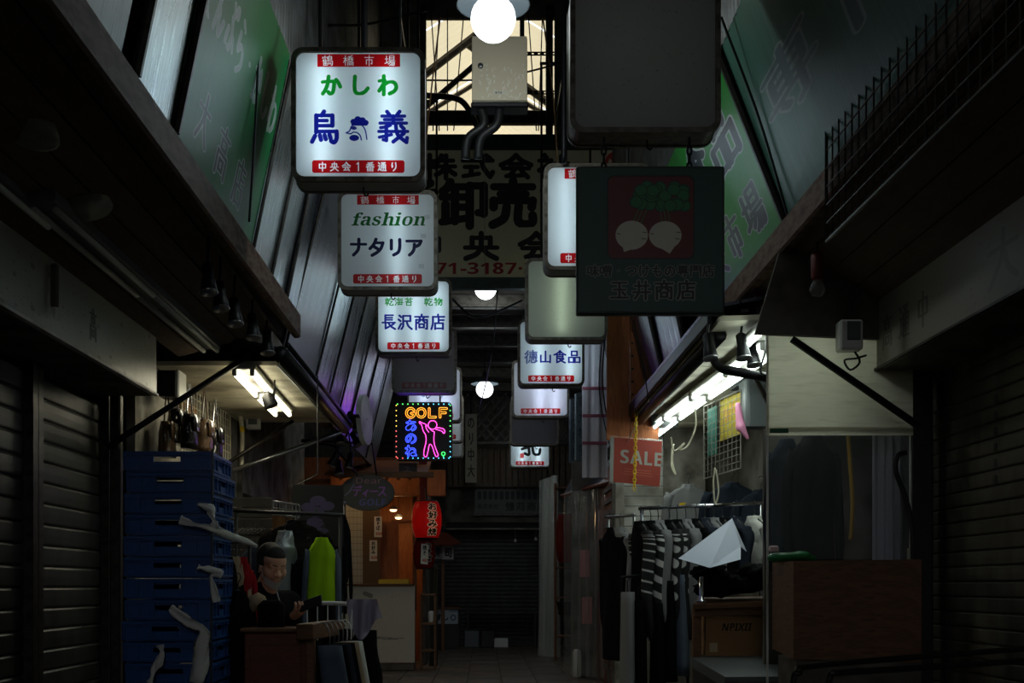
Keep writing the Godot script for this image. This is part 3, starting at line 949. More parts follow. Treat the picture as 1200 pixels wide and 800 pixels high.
func shop_fronts() -> void:
	# left: two shutter bays set back under a fascia
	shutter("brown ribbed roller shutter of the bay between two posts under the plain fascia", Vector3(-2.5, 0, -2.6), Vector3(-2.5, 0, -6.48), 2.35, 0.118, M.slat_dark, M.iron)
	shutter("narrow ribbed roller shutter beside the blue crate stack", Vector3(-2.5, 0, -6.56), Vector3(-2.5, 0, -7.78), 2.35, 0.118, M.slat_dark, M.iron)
	var fa := setting("trim_fascia_left", "weathered white metal fascia above the shuttered bays")
	var img := blank(1024, 128, C(176, 176, 166))
	dirty(img, C(110, 104, 92), 500, 21, 2.2)
	streaks(img, 160, C(120, 112, 98), 22)
	draw_char(img, "高", Vector2(806, 40), Vector2(18, 56), 5, C(60, 62, 60))
	dirty(img, C(74, 58, 44), 60, 23, 5.0)
	part("panel", MB.new().slab(Vector3(-2.1, 2.316, -1.6), Vector3(-2.1, 2.316, -7.64), Vector3(-2.1, 2.70, -7.64), Vector3(-2.1, 2.70, -1.6), 0.03), printed(img, 0.36), fa)
	part("underside", MB.new().span(Vector3(-2.13, 2.316, -1.6), Vector3(-2.75, 2.35, -7.64)), M.dark, fa)
	part("return", MB.new().span(Vector3(-2.13, 2.316, -7.6), Vector3(-2.75, 2.75, -7.66)), M.dark, fa)
	part("drip_edge", MB.new().span(Vector3(-2.085, 2.31, -1.6), Vector3(-2.11, 2.325, -7.64)), M.white_paint, fa)
	# soffit and beam of the left eave
	var so := setting("ceiling_soffit_left", "dark boarded soffit under the eave of the shuttered bays")
	for i in 6:
		var t0 := i / 6.0; var t1 := (i + 1) / 6.0 - 0.012
		var a := Vector3(lerpf(-2.12, -1.28, t0), lerpf(2.70, 2.93, t0), 0); var b := Vector3(lerpf(-2.12, -1.28, t1), lerpf(2.70, 2.93, t1), 0)
		part("board", MB.new().slab(a + Vector3(0, 0, -8.26), b + Vector3(0, 0, -8.26), b + Vector3(0, 0, -1.6), a + Vector3(0, 0, -1.6), -0.02), M.soffit, so)
	var bm := setting("trim_beam_left", "rusty timber beam along the eave")
	part("timber", MB.new().rbox(Vector3(-1.3, 2.895, -4.9), Vector3(0.055, 0.17, 6.74), 0.012), M.beam, bm)
	# right: shutter with air holes under a fascia
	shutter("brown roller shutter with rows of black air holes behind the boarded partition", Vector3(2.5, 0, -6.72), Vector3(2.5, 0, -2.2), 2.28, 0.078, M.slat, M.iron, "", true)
	var fb := setting("trim_fascia_right", "dim grey fascia with faded dark lettering")
	var im2 := blank(1024, 128, C(150, 146, 134))
	draw_row(im2, "大食品", Vector2(330, 24), Vector2(60, 84), Vector2(86, 0), 8, C(118, 115, 106))
	draw_row(im2, "高通中", Vector2(60, 40), Vector2(30, 60), Vector2(52, 0), 5, C(100, 98, 92))
	dirty(im2, C(100, 94, 84), 400, 25, 2.4)
	part("panel", MB.new().slab(Vector3(2.1, 2.258, -6.6), Vector3(2.1, 2.258, -1.6), Vector3(2.1, 2.63, -1.6), Vector3(2.1, 2.63, -6.6), 0.03), printed(im2, 0.5), fb)
	part("underside", MB.new().span(Vector3(2.13, 2.258, -1.6), Vector3(2.75, 2.3, -6.6)), M.dark, fb)
	part("drip_edge", MB.new().span(Vector3(2.085, 2.25, -1.6), Vector3(2.11, 2.262, -6.6)), M.iron, fb)
	var sr := setting("ceiling_soffit_right", "dark boarded soffit under the eave by the holed shutter")
	for i in 4:
		var t0 := i / 4.0; var t1 := (i + 1) / 4.0 - 0.012
		var a := Vector3(lerpf(2.12, 1.58, t0), lerpf(2.63, 2.95, t0), 0); var b := Vector3(lerpf(2.12, 1.58, t1), lerpf(2.63, 2.95, t1), 0)
		part("board", MB.new().slab(a + Vector3(0, 0, -1.6), b + Vector3(0, 0, -1.6), b + Vector3(0, 0, -7.6), a + Vector3(0, 0, -7.6), -0.02), M.soffit, sr)
	var br := setting("trim_beam_right", "weathered timber beam along the eave by the vegetable picture sign")
	part("timber", MB.new().rbox(Vector3(1.6, 2.95, -4.8), Vector3(0.07, 0.16, 6.0), 0.012), M.beam, br)

func fluorescent(label: String, a: Vector3, b: Vector3, gap: float, energy: float, c: Color, light: float, group := "") -> void:
	# white trough with two tubes running from a to b, hung under a ceiling
	var t := thing("fluorescent_light", label, "light", (a + b) / 2 + Vector3(0, -0.03, 0), group)
	var along := (b - a).normalized()
	var side := along.cross(Vector3.UP).normalized()
	var l := a.distance_to(b)
	var bs := Basis(side, side.cross(along).normalized(), along)
	var tr := part("trough", MB.new().rbox((a + b) / 2 + Vector3(0, 0.045, 0), Vector3(gap + 0.05, 0.035, l), 0.008, bs), M.white_paint, t)
	var gm := glow(c, energy)
	for s in [-1.0, 1.0]:
		var o: Vector3 = side * gap / 2 * s
		part("tube", MB.new().smooth().tube([a + o + along * 0.03, a.lerp(b, 0.25) + o, a.lerp(b, 0.5) + o, a.lerp(b, 0.75) + o, b + o - along * 0.03], 0.016, 10), gm, t)
		for e in [a + along * 0.02, b - along * 0.02]:
			part("socket", MB.new().rbox(e + o + Vector3(0, 0.012, 0), Vector3(0.032, 0.06, 0.03), 0.006, bs), M.white_plastic, tr)
	if light > 0:
		area_light(t, (a + b) / 2 + Vector3(0, -0.03, 0), Vector3.DOWN, Vector2(gap + 0.03, l - 0.06), c, light)

func awnings() -> void:
	# left stall: cream ceiling under an awning with a dark roller at its lip
	var a := thing("awning", "cream lined awning with a black rolled canopy over the bag stall", "awning", Vector3(-1.75, 2.6, -9.6))
	part("lining", MB.new().slab(Vector3(-2.3, 2.66, -11.2), Vector3(-1.41, 2.66, -11.2), Vector3(-1.41, 2.66, -8.3), Vector3(-2.3, 2.66, -8.3), -0.03), M.cream, a)
	part("roof_sheet", MB.new().slab(Vector3(-1.34, 2.72, -8.2), Vector3(-1.34, 2.72, -11.7), Vector3(-2.4, 2.95, -11.7), Vector3(-2.4, 2.95, -8.2), 0.02), M.sheet_dark, a)
	part("roller", MB.new().smooth().tube([Vector3(-1.36, 2.64, -7.95), Vector3(-1.36, 2.64, -9.8), Vector3(-1.36, 2.63, -11.6)], 0.055, 12), M.black_metal, a)
	part("lip_rail", MB.new().smooth().tube([Vector3(-1.31, 2.70, -7.95), Vector3(-1.31, 2.70, -9.8), Vector3(-1.31, 2.69, -11.6)], 0.018, 8), M.black_metal, a)
	part("lamp_tray", MB.new().rbox(Vector3(-1.44, 2.74, -11.95), Vector3(0.46, 0.02, 0.9), 0.004), M.black_metal, a)
	part("arm", MB.new().smooth().tube([Vector3(-2.25, 2.13, -10.7), Vector3(-1.36, 2.55, -11.3)], 0.022, 8), M.steel, a, "bare steel arm")
	part("arm", MB.new().smooth().tube([Vector3(-2.4, 1.98, -7.6), Vector3(-1.62, 2.68, -8.2)], 0.02, 8), M.black_metal, a)
	part("arm", MB.new().smooth().tube([Vector3(-2.3, 2.15, -10.5), Vector3(-1.75, 2.6, -10.9)], 0.018, 8), M.iron, a)
	fluorescent("pair of warm white fluorescent tubes beside the black clip lamp", Vector3(-1.66, 2.56, -8.2), Vector3(-1.7, 2.56, -9.2), 0.12, 8.0, Color(1.0, 0.97, 0.84), 0.5, "bag stall tubes")
	fluorescent("pair of warm white fluorescent tubes farther in under the bag stall awning", Vector3(-1.7, 2.56, -9.24), Vector3(-1.73, 2.56, -10.24), 0.12, 8.0, Color(1.0, 0.97, 0.84), 0.5, "bag stall tubes")
	# right stall
	var b := thing("awning", "cream lined awning with a dark purple edge over the clothes stall", "awning", Vector3(1.75, 2.6, -9.6))
	part("lining", MB.new().slab(Vector3(1.38, 2.68, -12.3), Vector3(2.6, 2.72, -12.3), Vector3(2.6, 2.72, -7.0), Vector3(1.38, 2.68, -7.0), -0.03), M.cream, b)
	part("roof_sheet", MB.new().slab(Vector3(1.32, 2.76, -12.5), Vector3(1.32, 2.76, -7.1), Vector3(2.6, 3.0, -7.1), Vector3(2.6, 3.0, -12.5), 0.02), M.sheet_dark, b)
	part("lip_rail", MB.new().rbox(Vector3(1.34, 2.70, -9.8), Vector3(0.03, 0.09, 5.4), 0.008), M.black_metal, b)
	part("roller", MB.new().smooth().tube([Vector3(1.43, 2.63, -7.3), Vector3(1.43, 2.63, -9.4), Vector3(1.43, 2.63, -11.3)], 0.05, 12), M.black_metal, b)
	for z in [8.5, 10.0, 11.4]:
		part("batten", MB.new().box(Vector3(1.95, 2.665, -z), Vector3(1.1, 0.025, 0.03)), M.cream, b)
	part("arm", MB.new().smooth().tube(curve([Vector3(1.36, 2.63, -7.25), Vector3(1.40, 2.44, -7.22), Vector3(1.55, 2.36, -7.1), Vector3(2.15, 2.18, -6.7)]), 0.028, 8), M.black_metal, b)
	part("arm", MB.new().smooth().tube([Vector3(1.9, 2.62, -8.5), Vector3(2.35, 2.2, -9.2)], 0.018, 8), M.iron, b)
	var which := ["nearest the SALE poster", "next after the pair by the SALE poster", "above the coloured papers", "beside the bent awning arm", "behind the pale plastic panel"]
	var nth := 0
	for q in [[Vector3(1.62, 2.56, -11.6), Vector3(1.64, 2.56, -10.5)], [Vector3(1.645, 2.56, -10.45), Vector3(1.68, 2.56, -9.35)], [Vector3(1.685, 2.56, -9.3), Vector3(1.73, 2.56, -8.25)], [Vector3(1.735, 2.56, -8.2), Vector3(1.77, 2.56, -7.3)], [Vector3(1.66, 2.56, -7.25), Vector3(1.66, 2.56, -6.6)]]:
		nth += 1
		fluorescent("pair of cool white fluorescent tubes " + which[nth - 1], q[0], q[1], 0.13, 7.5, Color(0.93, 1.0, 0.96), 0.2, "clothes stall tubes")

# ---------------------------------------------------------------- hanging lightbox signs
const RED := Color(0.78, 0.06, 0.09)
const BLUE := Color(0.06, 0.10, 0.52)
const GREEN := Color(0.05, 0.56, 0.16)
const FACE := Color(0.93, 0.95, 0.96)

func sign_base(n: int, head := true, foot := true) -> Image:
	var key := "base%d%s%s" % [n, head, foot]
	if not tex_cache.has(key):
		var i := blank(n, n, FACE)
		var k := n / 512.0
		if head:
			i.fill_rect(Rect2i(int(95 * k), int(16 * k), int(326 * k), int(50 * k)), RED)
			draw_row(i, "鶴橋市場", Vector2(114, 20) * k, Vector2(42, 42) * k, Vector2(82, 0) * k, maxf(3.6 * k, 1.4), Color(1, 1, 1))
		if foot:
			fill_round(i, Rect2i(int(74 * k), int(434 * k), int(364 * k), int(50 * k)), int(10 * k), RED)
			draw_row(i, "中央会1番通り", Vector2(98, 441) * k, Vector2(34, 36) * k, Vector2(47, 0) * k, maxf(5.0 * k, 1.4), Color(1, 1, 1))
		tex_cache[key] = i
	return (tex_cache[key] as Image).duplicate()

func hanging_sign(label: String, cx: float, cy: float, z: float, img: Image, tubes: Array, energy: float, light: float, tint := Color(0.86, 0.96, 1.0), group := "", w := 0.7, h := 0.7) -> Node3D:
	var c := P(cx, cy, z)
	var t := thing("lightbox_sign", label, "sign", c + Vector3(0, -h / 2, -0.1), group)
	var d := 0.2
	var B := Basis()
	var o := rrect(w, h, 0.06, 5); var i := rrect(w - 0.05, h - 0.05, 0.045, 5)
	var m := printed(img, 0.3)
	m.backlight_enabled = true
	m.backlight = Color(1, 1, 1)
	var fr := MB.new()
	fr.frame(o, i, c, B, 0.025)                                              # front lip
	fr.frame(o, i, c + Vector3(0, 0, -d + 0.025), B, 0.025)                  # back lip
	part("frame", fr, M.sign_frame, t)
	var sh := MB.new()
	sh.frame(rrect(w - 0.008, h - 0.008, 0.057, 5), rrect(w - 0.014, h - 0.014, 0.054, 5), c + Vector3(0, 0, -0.02), B, d - 0.04)
	part("shell", sh, M.sign_inner if tubes else M.sign_frame, t)
	part("face", MB.new().prism(rrect(w - 0.02, h - 0.02, 0.05, 5), c + Vector3(0, 0, -0.014), B, 0.0), m, t)
	part("back_face", MB.new().prism(rrect(w - 0.02, h - 0.02, 0.05, 5), c + Vector3(0, 0, -d + 0.014), Basis(Vector3.LEFT, Vector3.UP, Vector3.FORWARD), 0.0), m, t)
	if tubes:
		var gm := glow(tint, energy)
		for x in tubes:
			part("tube", MB.new().smooth().tube([c + Vector3(x * w, -h / 2 + 0.06, -0.08), c + Vector3(x * w, 0, -0.08), c + Vector3(x * w, h / 2 - 0.06, -0.08)], 0.013, 8), gm, t)
		area_light(t, c + Vector3(0, 0, 0.004), Vector3.BACK, Vector2(w - 0.1, h - 0.1), tint, light * 4.0)
		area_light(t, c + Vector3(0, 0, -d - 0.004), Vector3.FORWARD, Vector2(w - 0.1, h - 0.1), tint, light * 4.0)
	var top := 5.6 if z < 11.3 else 4.64
	for s in [-1.0, 1.0]:
		part("hanger", MB.new().tube([c + Vector3(s * w * 0.3, h / 2, -d / 2), Vector3(c.x + s * w * 0.3, top, c.z - d / 2)], 0.011, 6), M.black_metal, t)
	if z < 11.3: part("cross_bar", MB.new().tube([Vector3(c.x - w * 0.32, top, c.z - d / 2), Vector3(c.x + w * 0.32, top, c.z - d / 2)], 0.013, 6), M.black_metal, t)
	part("hook", MB.new().smooth().tube(curve([c + Vector3(0.02, -h / 2, -d / 2), c + Vector3(0.02, -h / 2 - 0.03, -d / 2), c + Vector3(0.035, -h / 2 - 0.045, -d / 2), c + Vector3(0.045, -h / 2 - 0.03, -d / 2)], 4), 0.005, 5), M.black_metal, t)
	return t

func overhead_signs() -> void:
	for x in [-0.68, 0.7]:
		var r := thing("sign_rail", "dark overhead pipe that carries the %s row of hanging signs" % ("rooster" if x < 0 else "vegetable"), "rail", Vector3(x, 5.6, -7.8))
		part("pipe", MB.new().smooth().tube([Vector3(x, 5.6, -4.2), Vector3(x, 5.6, -8.0), Vector3(x, 5.6, -11.68)], 0.02, 8), M.black_metal, r)
		for z in [4.6, 7.6, 10.6]:
			part("drop_rod", MB.new().tube([Vector3(x, 5.6, -z), Vector3(x, 7.22, -z)], 0.01, 6), M.black_metal, r)
	# --- left row
	var s1 := sign_base(512)
	draw_row(s1, "かしわ", Vector2(108, 98), Vector2(82, 80), Vector2(112, 0), 15, GREEN)
	draw_char(s1, "鳥", Vector2(62, 240), Vector2(118, 126), 17, BLUE)
	draw_char(s1, "義", Vector2(332, 240), Vector2(124, 126), 15, BLUE)
	rooster(s1, Vector2(206, 262))
	hanging_sign("brightly lit sign with green hiragana and a small blue rooster head", 419.5, 133.5, 6.24, s1, [-0.28, 0.22], 9.5, 0.030)
	var s2 := sign_base(512)
	draw_latin(s2, "fashion", Vector2(64, 108), 70, Color(0.03, 0.38, 0.12), font("Droid Serif"), 0.22, 1.16)
	draw_row(s2, "ナタリア", Vector2(56, 244), Vector2(92, 94), Vector2(98, 0), 17, Color(0.05, 0.06, 0.24))
	for q in [Vector2(430, 220), Vector2(420, 380), Vector2(450, 120)]:      # torn remains of tape
		fill_round(s2, Rect2i(int(q.x), int(q.y), 30, 24), 8, Color(0.84, 0.86, 0.87))
	hanging_sign("dimly lit sign with green italic word fashion over navy katakana", 454, 281, 8.38, s2, [0.1], 5.0, 0.006)
	var s3 := sign_base(512)
	draw_row(s3, "乾海苔", Vector2(58, 124), Vector2(58, 56), Vector2(68, 0), 6.5, GREEN)
	draw_row(s3, "乾物", Vector2(330, 124), Vector2(58, 56), Vector2(68, 0), 6.5, GREEN)
	draw_row(s3, "長沢商店", Vector2(34, 240), Vector2(100, 106), Vector2(114, 0), 14, BLUE)
	hanging_sign("lit sign with green words above four blue characters hanging over the mauve sign", 484.5, 370.5, 11.0, s3, [-0.3, 0.02, 0.32], 6.5, 0.024)
	var s4 := blank(256, 256, C(150, 138, 140))
	draw_row(s4, "あのね召", Vector2(26, 66), Vector2(50, 52), Vector2(52, 0), 6, C(96, 40, 48))
	fill_round(s4, Rect2i(37, 217, 182, 25), 5, C(140, 30, 40))
	draw_row(s4, "中央会1番通り", Vector2(49, 220), Vector2(17, 18), Vector2(23.5, 0), 2.2, C(190, 180, 180))
	hanging_sign("unlit mauve sign with dark red hiragana lettering", 497, 422, 12.9, s4, [], 0, 0)
	var s5 := sign_base(256)
	draw_row(s5, "のり", Vector2(60, 80), Vector2(60, 70), Vector2(70, 0), 6, Color(0.6, 0.66, 0.74))
	hanging_sign("lit pale lavender sign half hidden behind the mauve sign", 509, 462, 15.3, s5, [-0.2, 0.2], 9.0, 0.02, Color(0.84, 0.88, 1.0))
	hanging_sign("unlit grey sign with a red bar hanging behind the golf neon", 515, 490, 17.5, sign_base(256), [], 0, 0)
	hanging_sign("unlit plain sign lowest of the row behind the golf neon", 518, 511, 19.6, sign_base(128, false, false), [], 0, 0)
	# --- right row
	var t1 := blank(256, 256, C(176, 176, 172))
	dirty(t1, C(120, 118, 112), 160, 31, 2.0)
	hanging_sign("large blank unlit sign from which the dark vegetable sign hangs", 756.5, 66.5, 5.54, t1, [], 0, 0)
	var t2 := sign_base(512)
	draw_row(t2, "山物店", Vector2(150, 150), Vector2(90, 90), Vector2(110, 0), 11, BLUE)
	hanging_sign("lit pale sign mostly covered by the dark vegetable sign", 700, 253.5, 7.84, t2, [-0.3, 0.1], 5.5, 0.018)
	var t3 := blank(256, 256, C(222, 224, 216))
	dirty(t3, C(150, 146, 132), 120, 33, 1.6)
	hanging_sign("blank greenish sign lit by one upright tube", 664, 350, 10.2, t3, [-0.06], 4.2, 0.004, Color(0.9, 1.0, 0.88))
	var t4 := sign_base(512)
	draw_row(t4, "精肉・ホルモン", Vector2(64, 118), Vector2(52, 62), Vector2(58, 0), 8, GREEN)
	draw_row(t4, "徳山食品", Vector2(48, 238), Vector2(98, 100), Vector2(114, 0), 13, BLUE)
	fill_round(t4, Rect2i(52, 236, 60, 104), 20, Color(0.84, 0.87, 0.9))
	draw_char(t4, "徳", Vector2(48, 238), Vector2(98, 100), 11, Color(0.36, 0.4, 0.62))
	hanging_sign("lit sign with green katakana above blue characters, one of them scraped pale", 646, 413, 12.56, t4, [-0.18, 0.28], 8.0, 0.024)
	var t5 := sign_base(256)
	hanging_sign("lit violet white sign with only a red bar along its foot", 633.5, 455.5, 14.6, t5, [-0.02, 0.26], 7.5, 0.022, Color(0.86, 0.88, 1.0))
	hanging_sign("unlit dark grey sign between two lit ones", 626.5, 493, 17.2, blank(128, 128, C(120, 118, 118)), [], 0, 0)
	var t7 := sign_base(256)
	draw_char(t7, "乳", Vector2(70, 66), Vector2(126, 120), 17, Color(0.06, 0.06, 0.06))
	t7.fill_rect(Rect2i(66, 166, 24, 30), Color(0.8, 0.3, 0.3))
	hanging_sign("small far lit sign with one black brush character and a red seal", 621, 524, 20.4, t7, [-0.2, 0.2], 8.0, 0.016)
	veg_sign()

func rooster(img: Image, o: Vector2) -> void:
	# comb, head outline, eye, beak and wattle
	for q in [Vector2(32, 20), Vector2(48, 10), Vector2(66, 14), Vector2(78, 24)]: fill_ellipse(img, o + q, Vector2(13, 11), BLUE)
	fill_round(img, Rect2i(int(o.x) + 22, int(o.y) + 18, 66, 18), 8, BLUE)
	for s in [[Vector2(2, 64), Vector2(16, 56), Vector2(24, 38), Vector2(44, 30), Vector2(66, 36), Vector2(78, 56), Vector2(84, 90)], [Vector2(2, 64), Vector2(20, 68), Vector2(30, 62), Vector2(46, 64), Vector2(58, 76), Vector2(62, 92)], [Vector2(22, 46), Vector2(32, 40), Vector2(42, 46), Vector2(32, 50), Vector2(22, 46)]]:
		var c := curve(s, 5)
		for i in c.size() - 1: seg(img, o + c[i], o + c[i + 1], 2.2, BLUE)
	fill_ellipse(img, o + Vector2(32, 45), Vector2(5, 5), BLUE)
	fill_ellipse(img, o + Vector2(34, 84), Vector2(19, 12), BLUE)

func veg_sign() -> void:
	var i := blank(512, 512, C(30, 74, 62))
	fill_round(i, Rect2i(100, 26, 312, 300), 24, C(16, 24, 22))
	fill_round(i, Rect2i(104, 30, 304, 292), 22, C(110, 34, 34))
	var r := RandomNumberGenerator.new()
	r.seed = 5
	for k in 30:
		var p := Vector2(r.randf_range(190, 376), r.randf_range(62, 150))
		if p.x < 250 and p.y > 130: p.y -= 40
		fill_ellipse(i, p, Vector2(24, 22), C(22, 62, 40))
		fill_ellipse(i, p, Vector2(21, 19), C(34, 120, 66))
	for x in [192, 206, 222, 296, 310, 324]:
		seg(i, Vector2(x, 196), Vector2(x + (20 if x < 250 else -6), 150), 2.0, C(74, 120, 66))
	for q in [[Vector2(188, 240), Vector2(58, 52), Vector2(160, 300)], [Vector2(308, 240), Vector2(58, 50), Vector2(324, 306)]]:
		fill_ellipse(i, q[0], q[1], C(214, 210, 190))
		fill_tri(i, q[0] + Vector2(-34, 36), q[0] + Vector2(34, 40), q[2], C(214, 210, 190))
		seg(i, q[0] + Vector2(-52, -6), q[0] + Vector2(-42, -4), 1.2, C(60, 50, 44))
		seg(i, q[0] + Vector2(40, -10), q[0] + Vector2(54, -10), 1.2, C(60, 50, 44))
		seg(i, q[0] + Vector2(36, 12), q[0] + Vector2(50, 14), 1.2, C(60, 50, 44))
	outlined(i, "味噌・つけもの専門店", Vector2(28, 346), Vector2(42, 42), Vector2(46, 0), 6, C(150, 150, 136), C(14, 20, 18), 1.8)
	outlined(i, "玉井商店", Vector2(110, 402), Vector2(68, 68), Vector2(80, 0), 9, C(150, 150, 136), C(14, 20, 18), 1.8)
	var c := P(761.5, 283, 5.54)
	var t := thing("vegetable_sign", "dark green hanging board with two white turnips above 玉井商店", "sign", c + Vector3(0, -0.34, 0))
	part("board", MB.new().rbox(c, Vector3(0.684, 0.684, 0.05), 0.006), M.green_paint, t)
	part("face", MB.new().slab(c + Vector3(-0.33, -0.33, 0.031), c + Vector3(0.33, -0.33, 0.031), c + Vector3(0.33, 0.33, 0.031), c + Vector3(-0.33, 0.33, 0.031), 0.006), printed(i, 0.5), t)
	for x in [-0.21, 0.19]:
		for k in 4:
			var y := 0.34 + 0.02 + k * 0.038
			var ring_pts := []
			for a in 10:
				var u := Vector3(cos(TAU * a / 10) * 0.011, sin(TAU * a / 10) * 0.024, 0)
				if k % 2: u = Vector3(0, u.y, u.x)
				ring_pts.append(c + Vector3(x, y, -0.04) + u)
			part("chain_link", MB.new().smooth().tube(ring_pts, 0.005, 5, -1.0, true), M.black_metal, t)

# ---------------------------------------------------------------- golf neon
func neon_outline(b: MB, pts: Array, half: float, c: Vector3, k: float) -> void:
	for poly in Geometry2D.offset_polyline(PackedVector2Array(pts), half, Geometry2D.JOIN_ROUND, Geometry2D.END_ROUND):
		var o := []
		var last := Vector2(1e9, 1e9)
		for p in poly:
			if p.distance_to(last) > 1.2:
				o.append(c + Vector3(p.x * k, -p.y * k, 0.012))
				last = p
		if o.size() > 3: b.tube(o, 0.0048, 6, -1.0, true)

func neon_chars(b: MB, text: String, at: Vector2, size: Vector2, step: Vector2, half: float, c: Vector3, k: float) -> void:
	# outline of all strokes of a character joined
	for i in text.length():
		var polys := []
		var holes := []
		var strokes := []
		for s in glyph(text[i]):
			var pts := PackedVector2Array()
			for p in s: pts.append(at + step * i + p / 100.0 * size)
			for q in Geometry2D.offset_polyline(pts, half, Geometry2D.JOIN_ROUND, Geometry2D.END_ROUND):
				if Geometry2D.is_polygon_clockwise(q): holes.append(q)
				else:
					polys.append(q)
					strokes.append(q)
		var go := true
		while go:
			go = false
			for x in polys.size():
				for y in range(x + 1, polys.size()):
					var mg := Geometry2D.merge_polygons(polys[x], polys[y])
					if mg.size() < 2 or (mg.size() >= 2 and Geometry2D.is_polygon_clockwise(mg[1])):
						if Geometry2D.intersect_polygons(polys[x], polys[y]).size():
							for e in range(1, mg.size()): holes.append(mg[e])
							polys[x] = mg[0]
							polys.remove_at(y)
							go = true
							break
				if go: break
		for hole in holes:      # counters of the characters, less what other strokes cover
			var left := [hole]
			for s in (strokes if strokes.size() > 1 else []):
				var next := []
				for l in left:
					if Geometry2D.intersect_polygons(l, s).size():
						for e in Geometry2D.clip_polygons(l, s): next.append(e)
					else: next.append(l)
				left = next
			for l in left:
				var area := 0.0
				for e in l.size(): area += l[e].cross(l[(e + 1) % l.size()]) / 2.0
				if absf(area) > 40.0: polys.append(l)
		for q in polys:
			var o := []
			var last := Vector2(1e9, 1e9)
			for p in q:
				if p.distance_to(last) > 0.9:
					o.append(c + Vector3(p.x * k, -p.y * k, 0.012))
					last = p
			if o.size() > 3: b.tube(o, 0.0042, 6, -1.0, true)

func neon_sign() -> void:
	var c := P(496, 505, 14.4)
	var t := thing("neon_sign", "black neon sign reading GOLF with a pink golfer and blue hiragana", "sign", c + Vector3(0, -0.35, 0))
	var bxp := part("box", MB.new().prism(rrect(0.7, 0.7, 0.06, 5), c, Basis(), 0.14), M.black, t)
	var k := 0.00155        # metres per drawing unit; drawing spans about 440 units
	var o := c + Vector3(-0.34, 0.34, 0.0)
	var golf := MB.new().smooth()
	neon_chars(golf, "GOLF", Vector2(78, 34), Vector2(84, 88), Vector2(84, 0), 7.0, o, k)
	part("neon_lettering", golf, glow(Color(1.0, 0.62, 0.12), 2.2), t, "amber neon word GOLF")
	var ano := MB.new().smooth()
	neon_chars(ano, "あのね", Vector2(78, 134), Vector2(92, 86), Vector2(0, 98), 5.5, o, k)
	part("neon_lettering", ano, glow(Color(0.16, 0.26, 1.0), 3.4), t, "blue neon hiragana")
	var man := MB.new().smooth()
	var head := []
	for i in 14: head.append(o + Vector3(k * (292 + 34 * cos(TAU * i / 14)), -k * (172 + 34 * sin(TAU * i / 14)), 0.012))
	man.tube(head, 0.005, 6, -1.0, true)
	for s in [[Vector2(266, 196), Vector2(240, 168), Vector2(206, 154), Vector2(192, 146), Vector2(190, 158), Vector2(206, 172), Vector2(220, 220), Vector2(238, 250), Vector2(242, 300), Vector2(228, 360), Vector2(224, 404), Vector2(234, 420), Vector2(246, 416), Vector2(256, 380), Vector2(264, 336), Vector2(274, 322), Vector2(290, 340), Vector2(308, 396), Vector2(322, 418), Vector2(336, 408), Vector2(330, 388), Vector2(308, 330), Vector2(302, 280), Vector2(306, 226)],
			[Vector2(266, 196), Vector2(286, 216), Vector2(306, 226)], [Vector2(238, 176), Vector2(246, 206), Vector2(264, 230)],
			[Vector2(322, 192), Vector2(352, 196), Vector2(380, 206), Vector2(388, 226), Vector2(378, 238), Vector2(366, 222), Vector2(340, 212), Vector2(316, 206)]]:
		var pts := []
		for p in curve(s, 3): pts.append(o + Vector3(p.x * k, -p.y * k, 0.012))
		man.tube(pts, 0.005, 6)
	part("neon_figure", man, glow(Color(1.0, 0.25, 0.75), 2.8), t, "pink neon golfer in mid swing")
	var ball := MB.new().smooth()
	var bp := []
	for i in 10: bp.append(o + Vector3(k * (376 + 14 * cos(TAU * i / 10)), -k * (396 + 14 * sin(TAU * i / 10)), 0.012))
	ball.tube(bp, 0.005, 6, -1.0, true)
	ball.tube([o + Vector3(k * 376, -k * 412, 0.012), o + Vector3(k * 376, -k * 424, 0.012)], 0.006, 6)
	part("neon_ball", ball, glow(Color(0.2, 1.0, 0.4), 2.2), t, "green neon ball on a tee")
	var tones := [Color(0.3, 1.0, 0.4), Color(0.3, 0.8, 1.0), Color(1.0, 0.35, 0.3), Color(1.0, 0.75, 0.25)]
	var leds := [MB.new().smooth(), MB.new().smooth(), MB.new().smooth(), MB.new().smooth()]
	for side in 4:
		for i in 11:
			var u := -0.31 + 0.062 * i
			var p: Vector3 = [Vector3(u, 0.325, 0), Vector3(0.325, -u, 0), Vector3(-u, -0.325, 0), Vector3(-0.325, u, 0)][side]
			var tone: int = [[0, 1][int(i > 4)], [0, 1][int(i > 6)], [1, 2][int(i > 8)], [2, 3][int(i > 5)]][side]
			leds[tone].lathe([Vector2(0.0, -0.006), Vector2(0.007, -0.004), Vector2(0.008, 0.002), Vector2(0.0, 0.009)], c + p, 6, Basis(Vector3.RIGHT, Vector3.BACK, Vector3.DOWN))
	for i in 4: part("led_row", leds[i], glow(tones[i], 2.0), bxp)
	for s in [-1.0, 1.0]:
		part("hanger", MB.new().tube([c + Vector3(s * 0.2, 0.35, -0.07), Vector3(c.x + s * 0.2, 4.64, c.z - 0.07)], 0.011, 6), M.black_metal, t)
	area_light(t, c + Vector3(0, 0, 0.03), Vector3.BACK, Vector2(0.6, 0.6), Color(0.50, 0.34, 1.0), 0.12)

